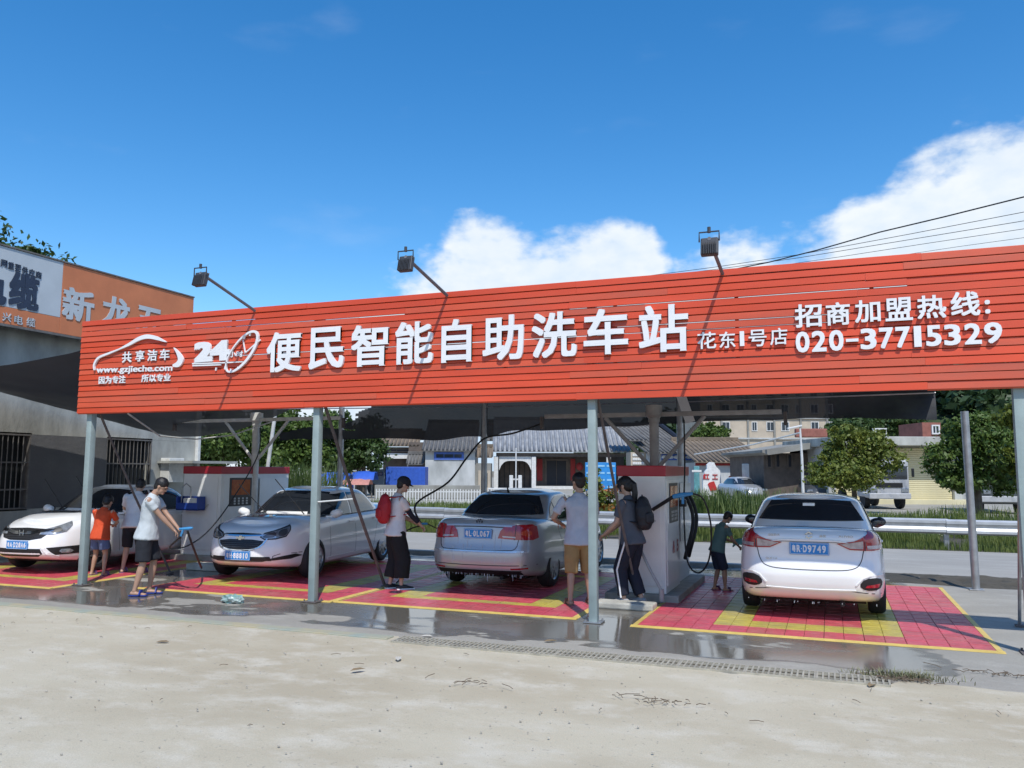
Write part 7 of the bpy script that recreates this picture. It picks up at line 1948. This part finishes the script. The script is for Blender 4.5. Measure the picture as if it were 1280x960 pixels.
e = MB(); e.tube([(.02, 0, 0), (-.01, 0, -.10)], .018, 8); e.build('grip', m_lance, t, True)
hose('black hose from the spray gun of the man in blue slippers to the boom', [hw+Vector((.02, 0, -.08)), onY(212, 685, 10.2), onY(235, 682, 11.2), onY(262, 662, 12.2), onY(290, 625, 13), onY(322, 570, 13.6), onY(325, 535, 13.9)])
hose('dark hose crossing the front of the left cabinet down to the ground', [hw+Vector((.10, 0, -.02)), onY(240, 680, 9.6), onY(249, 703, 10.2), onY(252, 710, 11.0)], .016)
h4 = world_of(P4, (J4['hL']+J4['hR'])/2+Vector((.05, 0, 0)))
hose('black hose curving from the middle boom down to the woman with the red backpack', [h4, onY(520, 630, 11.3), onY(560, 603, 12), onY(583, 573, 12.6), onY(606, 548, 13), onY(640, 542, 13), onY(676, 530, 12.8)], .016)
hose('thin black hose hanging behind the woman with the red backpack', [h4+Vector((.0, .02, -.02)), onY(503, 668, 11.4), onY(502, 700, 11.4), onY(500, 722, 11.5), onY(496, 728, 11.6)], .011)
t = thing('spray_lance', 'dark spray lance in the hands of the woman with the red backpack', 'spray lance', h4, R(48))
e = MB(); e.tube([(-.05, 0, 0), (.10, 0, .0)], .018, 8); e.build('grip', m_lance, t, True)
e = MB(); e.tube([(.10, 0, 0), (.42, -.06, -.16)], .010, 6); e.build('nozzle', m_black, t, True)
# lance holstered on the right cabinet and its hose loop
a = onY(816, 637, 11.35); b_ = onY(843, 620, 11.25); c_ = onY(866, 617, 11.25)
t = thing('spray_lance', 'spray lance with light blue grip held out beside the right cabinet display', 'spray lance', b_, 0)
e = MB(); e.tube([a-b_, Vector((0, 0, 0))], .026, 8); e.build('nozzle', m_black, t, True)
e = MB(); e.tube([Vector((-.02, 0, -.01)), (c_-b_)*.4, c_-b_], .03, 8, rr=[.03, .035, .02]); e.tube([(c_-b_)*.45, (c_-b_)*.45+Vector((0, 0, -.12))], .018, 6); e.build('grip', m_lance, t, True)
hose('black hose looping from the lance on the right cabinet up to the boom', [c_, onY(880, 625, 11.3), onY(889, 660, 11.5), onY(886, 700, 11.7), onY(873, 716, 11.9), onY(859, 700, 12.1), onY(855, 640, 12.3), onY(856, 580, 12.5), onY(855, 525, 12.7)])
# blue cloth held by the stooping boy
# turquoise wet cloth lying on the wing by the stooping boy
wc = world_of(P7, (J7['hL']+J7['hR'])/2+Vector((.07, 0, .02)))
bm = bmesh.new(); V = []; F = []
for j in range(9):
    for i in range(9):
        u, v = i/8-.5, j/8-.5; V.append((u*.20+.03*noise.noise(Vector((u*6, v*6, 1))), v*.20, .06*(1-u*u*3)-.16*abs(v)+.04*noise.noise(Vector((u*8, v*8, 5)))))
for j in range(8):
    for i in range(8): k = j*9+i; F.append((k, k+1, k+10, k+9))
o = mk('cloth', V, F, pm('cloth_turquoise', (.10, .32, .34), .8, bump=1.), None, True); o.location = wc; tag(o, 'turquoise cloth held against the white car by the boy in teal', 'cloth')
so_ = o.modifiers.new('s', 'SOLIDIFY'); so_.thickness = .012
bm.free()

# ------------------------------------------------------------------ small things on the ground
m_twig = pm('twig', (.12, .09, .06), .9); m_deadleaf = pm('dead_leaf', (.22, .16, .09), .85, var=.3)
e = MB(); g = random.Random(5)
for _ in range(60):
    x = g.uniform(-11, 2.2); y = g.uniform(3.6, 7.6); a = g.uniform(0, PI)
    if g.random() < .55 and not (y > 6.8 or noise.noise(Vector((x*.6, y*.8, 9))) > .12): continue
    L_ = g.uniform(.015, .05); d = Vector((math.cos(a), math.sin(a), 0)); z = .02
    e.tube([Vector((x, y, z))-d*L_, Vector((x, y, z+.006))+Vector((g.uniform(-.01, .01), g.uniform(-.01, .01), 0)), Vector((x, y, z))+d*L_], .0025, 4)
for (cx_, cy_, n_) in ((onz(820, 880).x, onz(820, 880).y, 22), (onz(1130, 852).x, onz(1130, 852).y, 60), (onz(590, 855).x, onz(590, 855).y, 10), (onz(1240, 845).x, onz(1240, 845).y, 24)):
    for _ in range(n_):
        a = g.uniform(0, PI); L_ = g.uniform(.03, .12); x, y = cx_+g.gauss(0, .16), cy_+g.gauss(0, .05); d = Vector((math.cos(a), math.sin(a)*.6, g.uniform(0, .2)))
        e.tube([Vector((x, y, .022))-d*L_*.5, Vector((x, y, .03)), Vector((x, y, .022))+d*L_], .003, 4)
tag(e.build('twigs', m_twig), 'dry twigs and straw scattered over the sandy yard', 'twigs', kind='stuff')
P = []; Hh = []
o0 = onz(1125, 848)
for _ in range(420): P.append((o0.x+g.gauss(0, .2), o0.y+g.gauss(0, .05), .0)); Hh.append(.07)
tag(blades('grass_tuft', P, Hh, .004, pm('tuft_green', (.16, .19, .09), .8, col2=(.20, .17, .10), scale=30), lean=1.3, seed=77), 'small half dry grass tuft at the crack in the concrete by the end of the drain', 'grass', kind='stuff')
e = MB()
for _ in range(500):
    x = g.uniform(-12, 4); y = g.uniform(3.2, 7.8); r_ = g.uniform(.004, .013); e.sphere((x, y, .006), (r_, r_*.8, r_*.6), 5, 3)
tag(e.build('pebbles', pm('pebble', (.40, .37, .31), .9, var=.3)), 'small pale pebbles and grit scattered on the sandy yard', 'pebbles', kind='stuff')
# fallen leaves one by one
for (px, py, r_, c) in ((688, 802, .5, 0), (533, 796, .2, 1), (447, 838, .9, 0), (1090, 857, 1.2, 0), (203, 803, .3, 0), (498, 824, 2., 1)):
    q = onz(px, py, .012); V = [(-.07, 0, 0), (-.03, .028, .012), (.03, .026, .014), (.075, 0, .004), (.03, -.026, .012), (-.03, -.028, .010)]
    o = mk('dead_leaf', V, [(0, 1, 2, 3), (0, 3, 4, 5)], m_deadleaf if c == 0 else pm('leaf_pale', (.5, .48, .42), .8), None); o.location = (q.x, q.y, .016); o.rotation_euler = (0, 0, r_)
    tag(o, {688: 'brown dead leaf floating in the puddle near the drain', 533: 'pale dead leaf on the wet pad in front of the reflected post', 447: 'small curled brown leaf on the sand below the second sign post', 1090: 'brown leaf lying at the right end of the drain', 203: 'small dark leaf lying on the sand near the left pad corner', 498: 'pale flat leaf on the sand in front of the drain start'}[px], 'leaf', 'fallen leaves on the ground')
# bottle-like rubbish by the second post
q = onz(291, 752, .02); t = thing('plastic_bag', 'crumpled clear and green plastic bag on the wet pad left of the second sign post', 'plastic bag', (q.x, q.y, .0))
e = MB(); V = [];
bm = bmesh.new(); bmesh.ops.create_icosphere(bm, subdivisions=3, radius=1)
for v in bm.verts: d = v.co.copy(); v.co = Vector((d.x*.17, d.y*.10, d.z*.06+.05))*(1)+d*.045*noise.noise(d*3.1)
bm.verts.index_update(); e.add([v.co for v in bm.verts], [[v.index for v in f.verts] for f in bm.faces]); bm.free(); e.build('film', pm('film', (.42, .46, .45), .25, col2=(.12, .30, .26), scale=14), t)
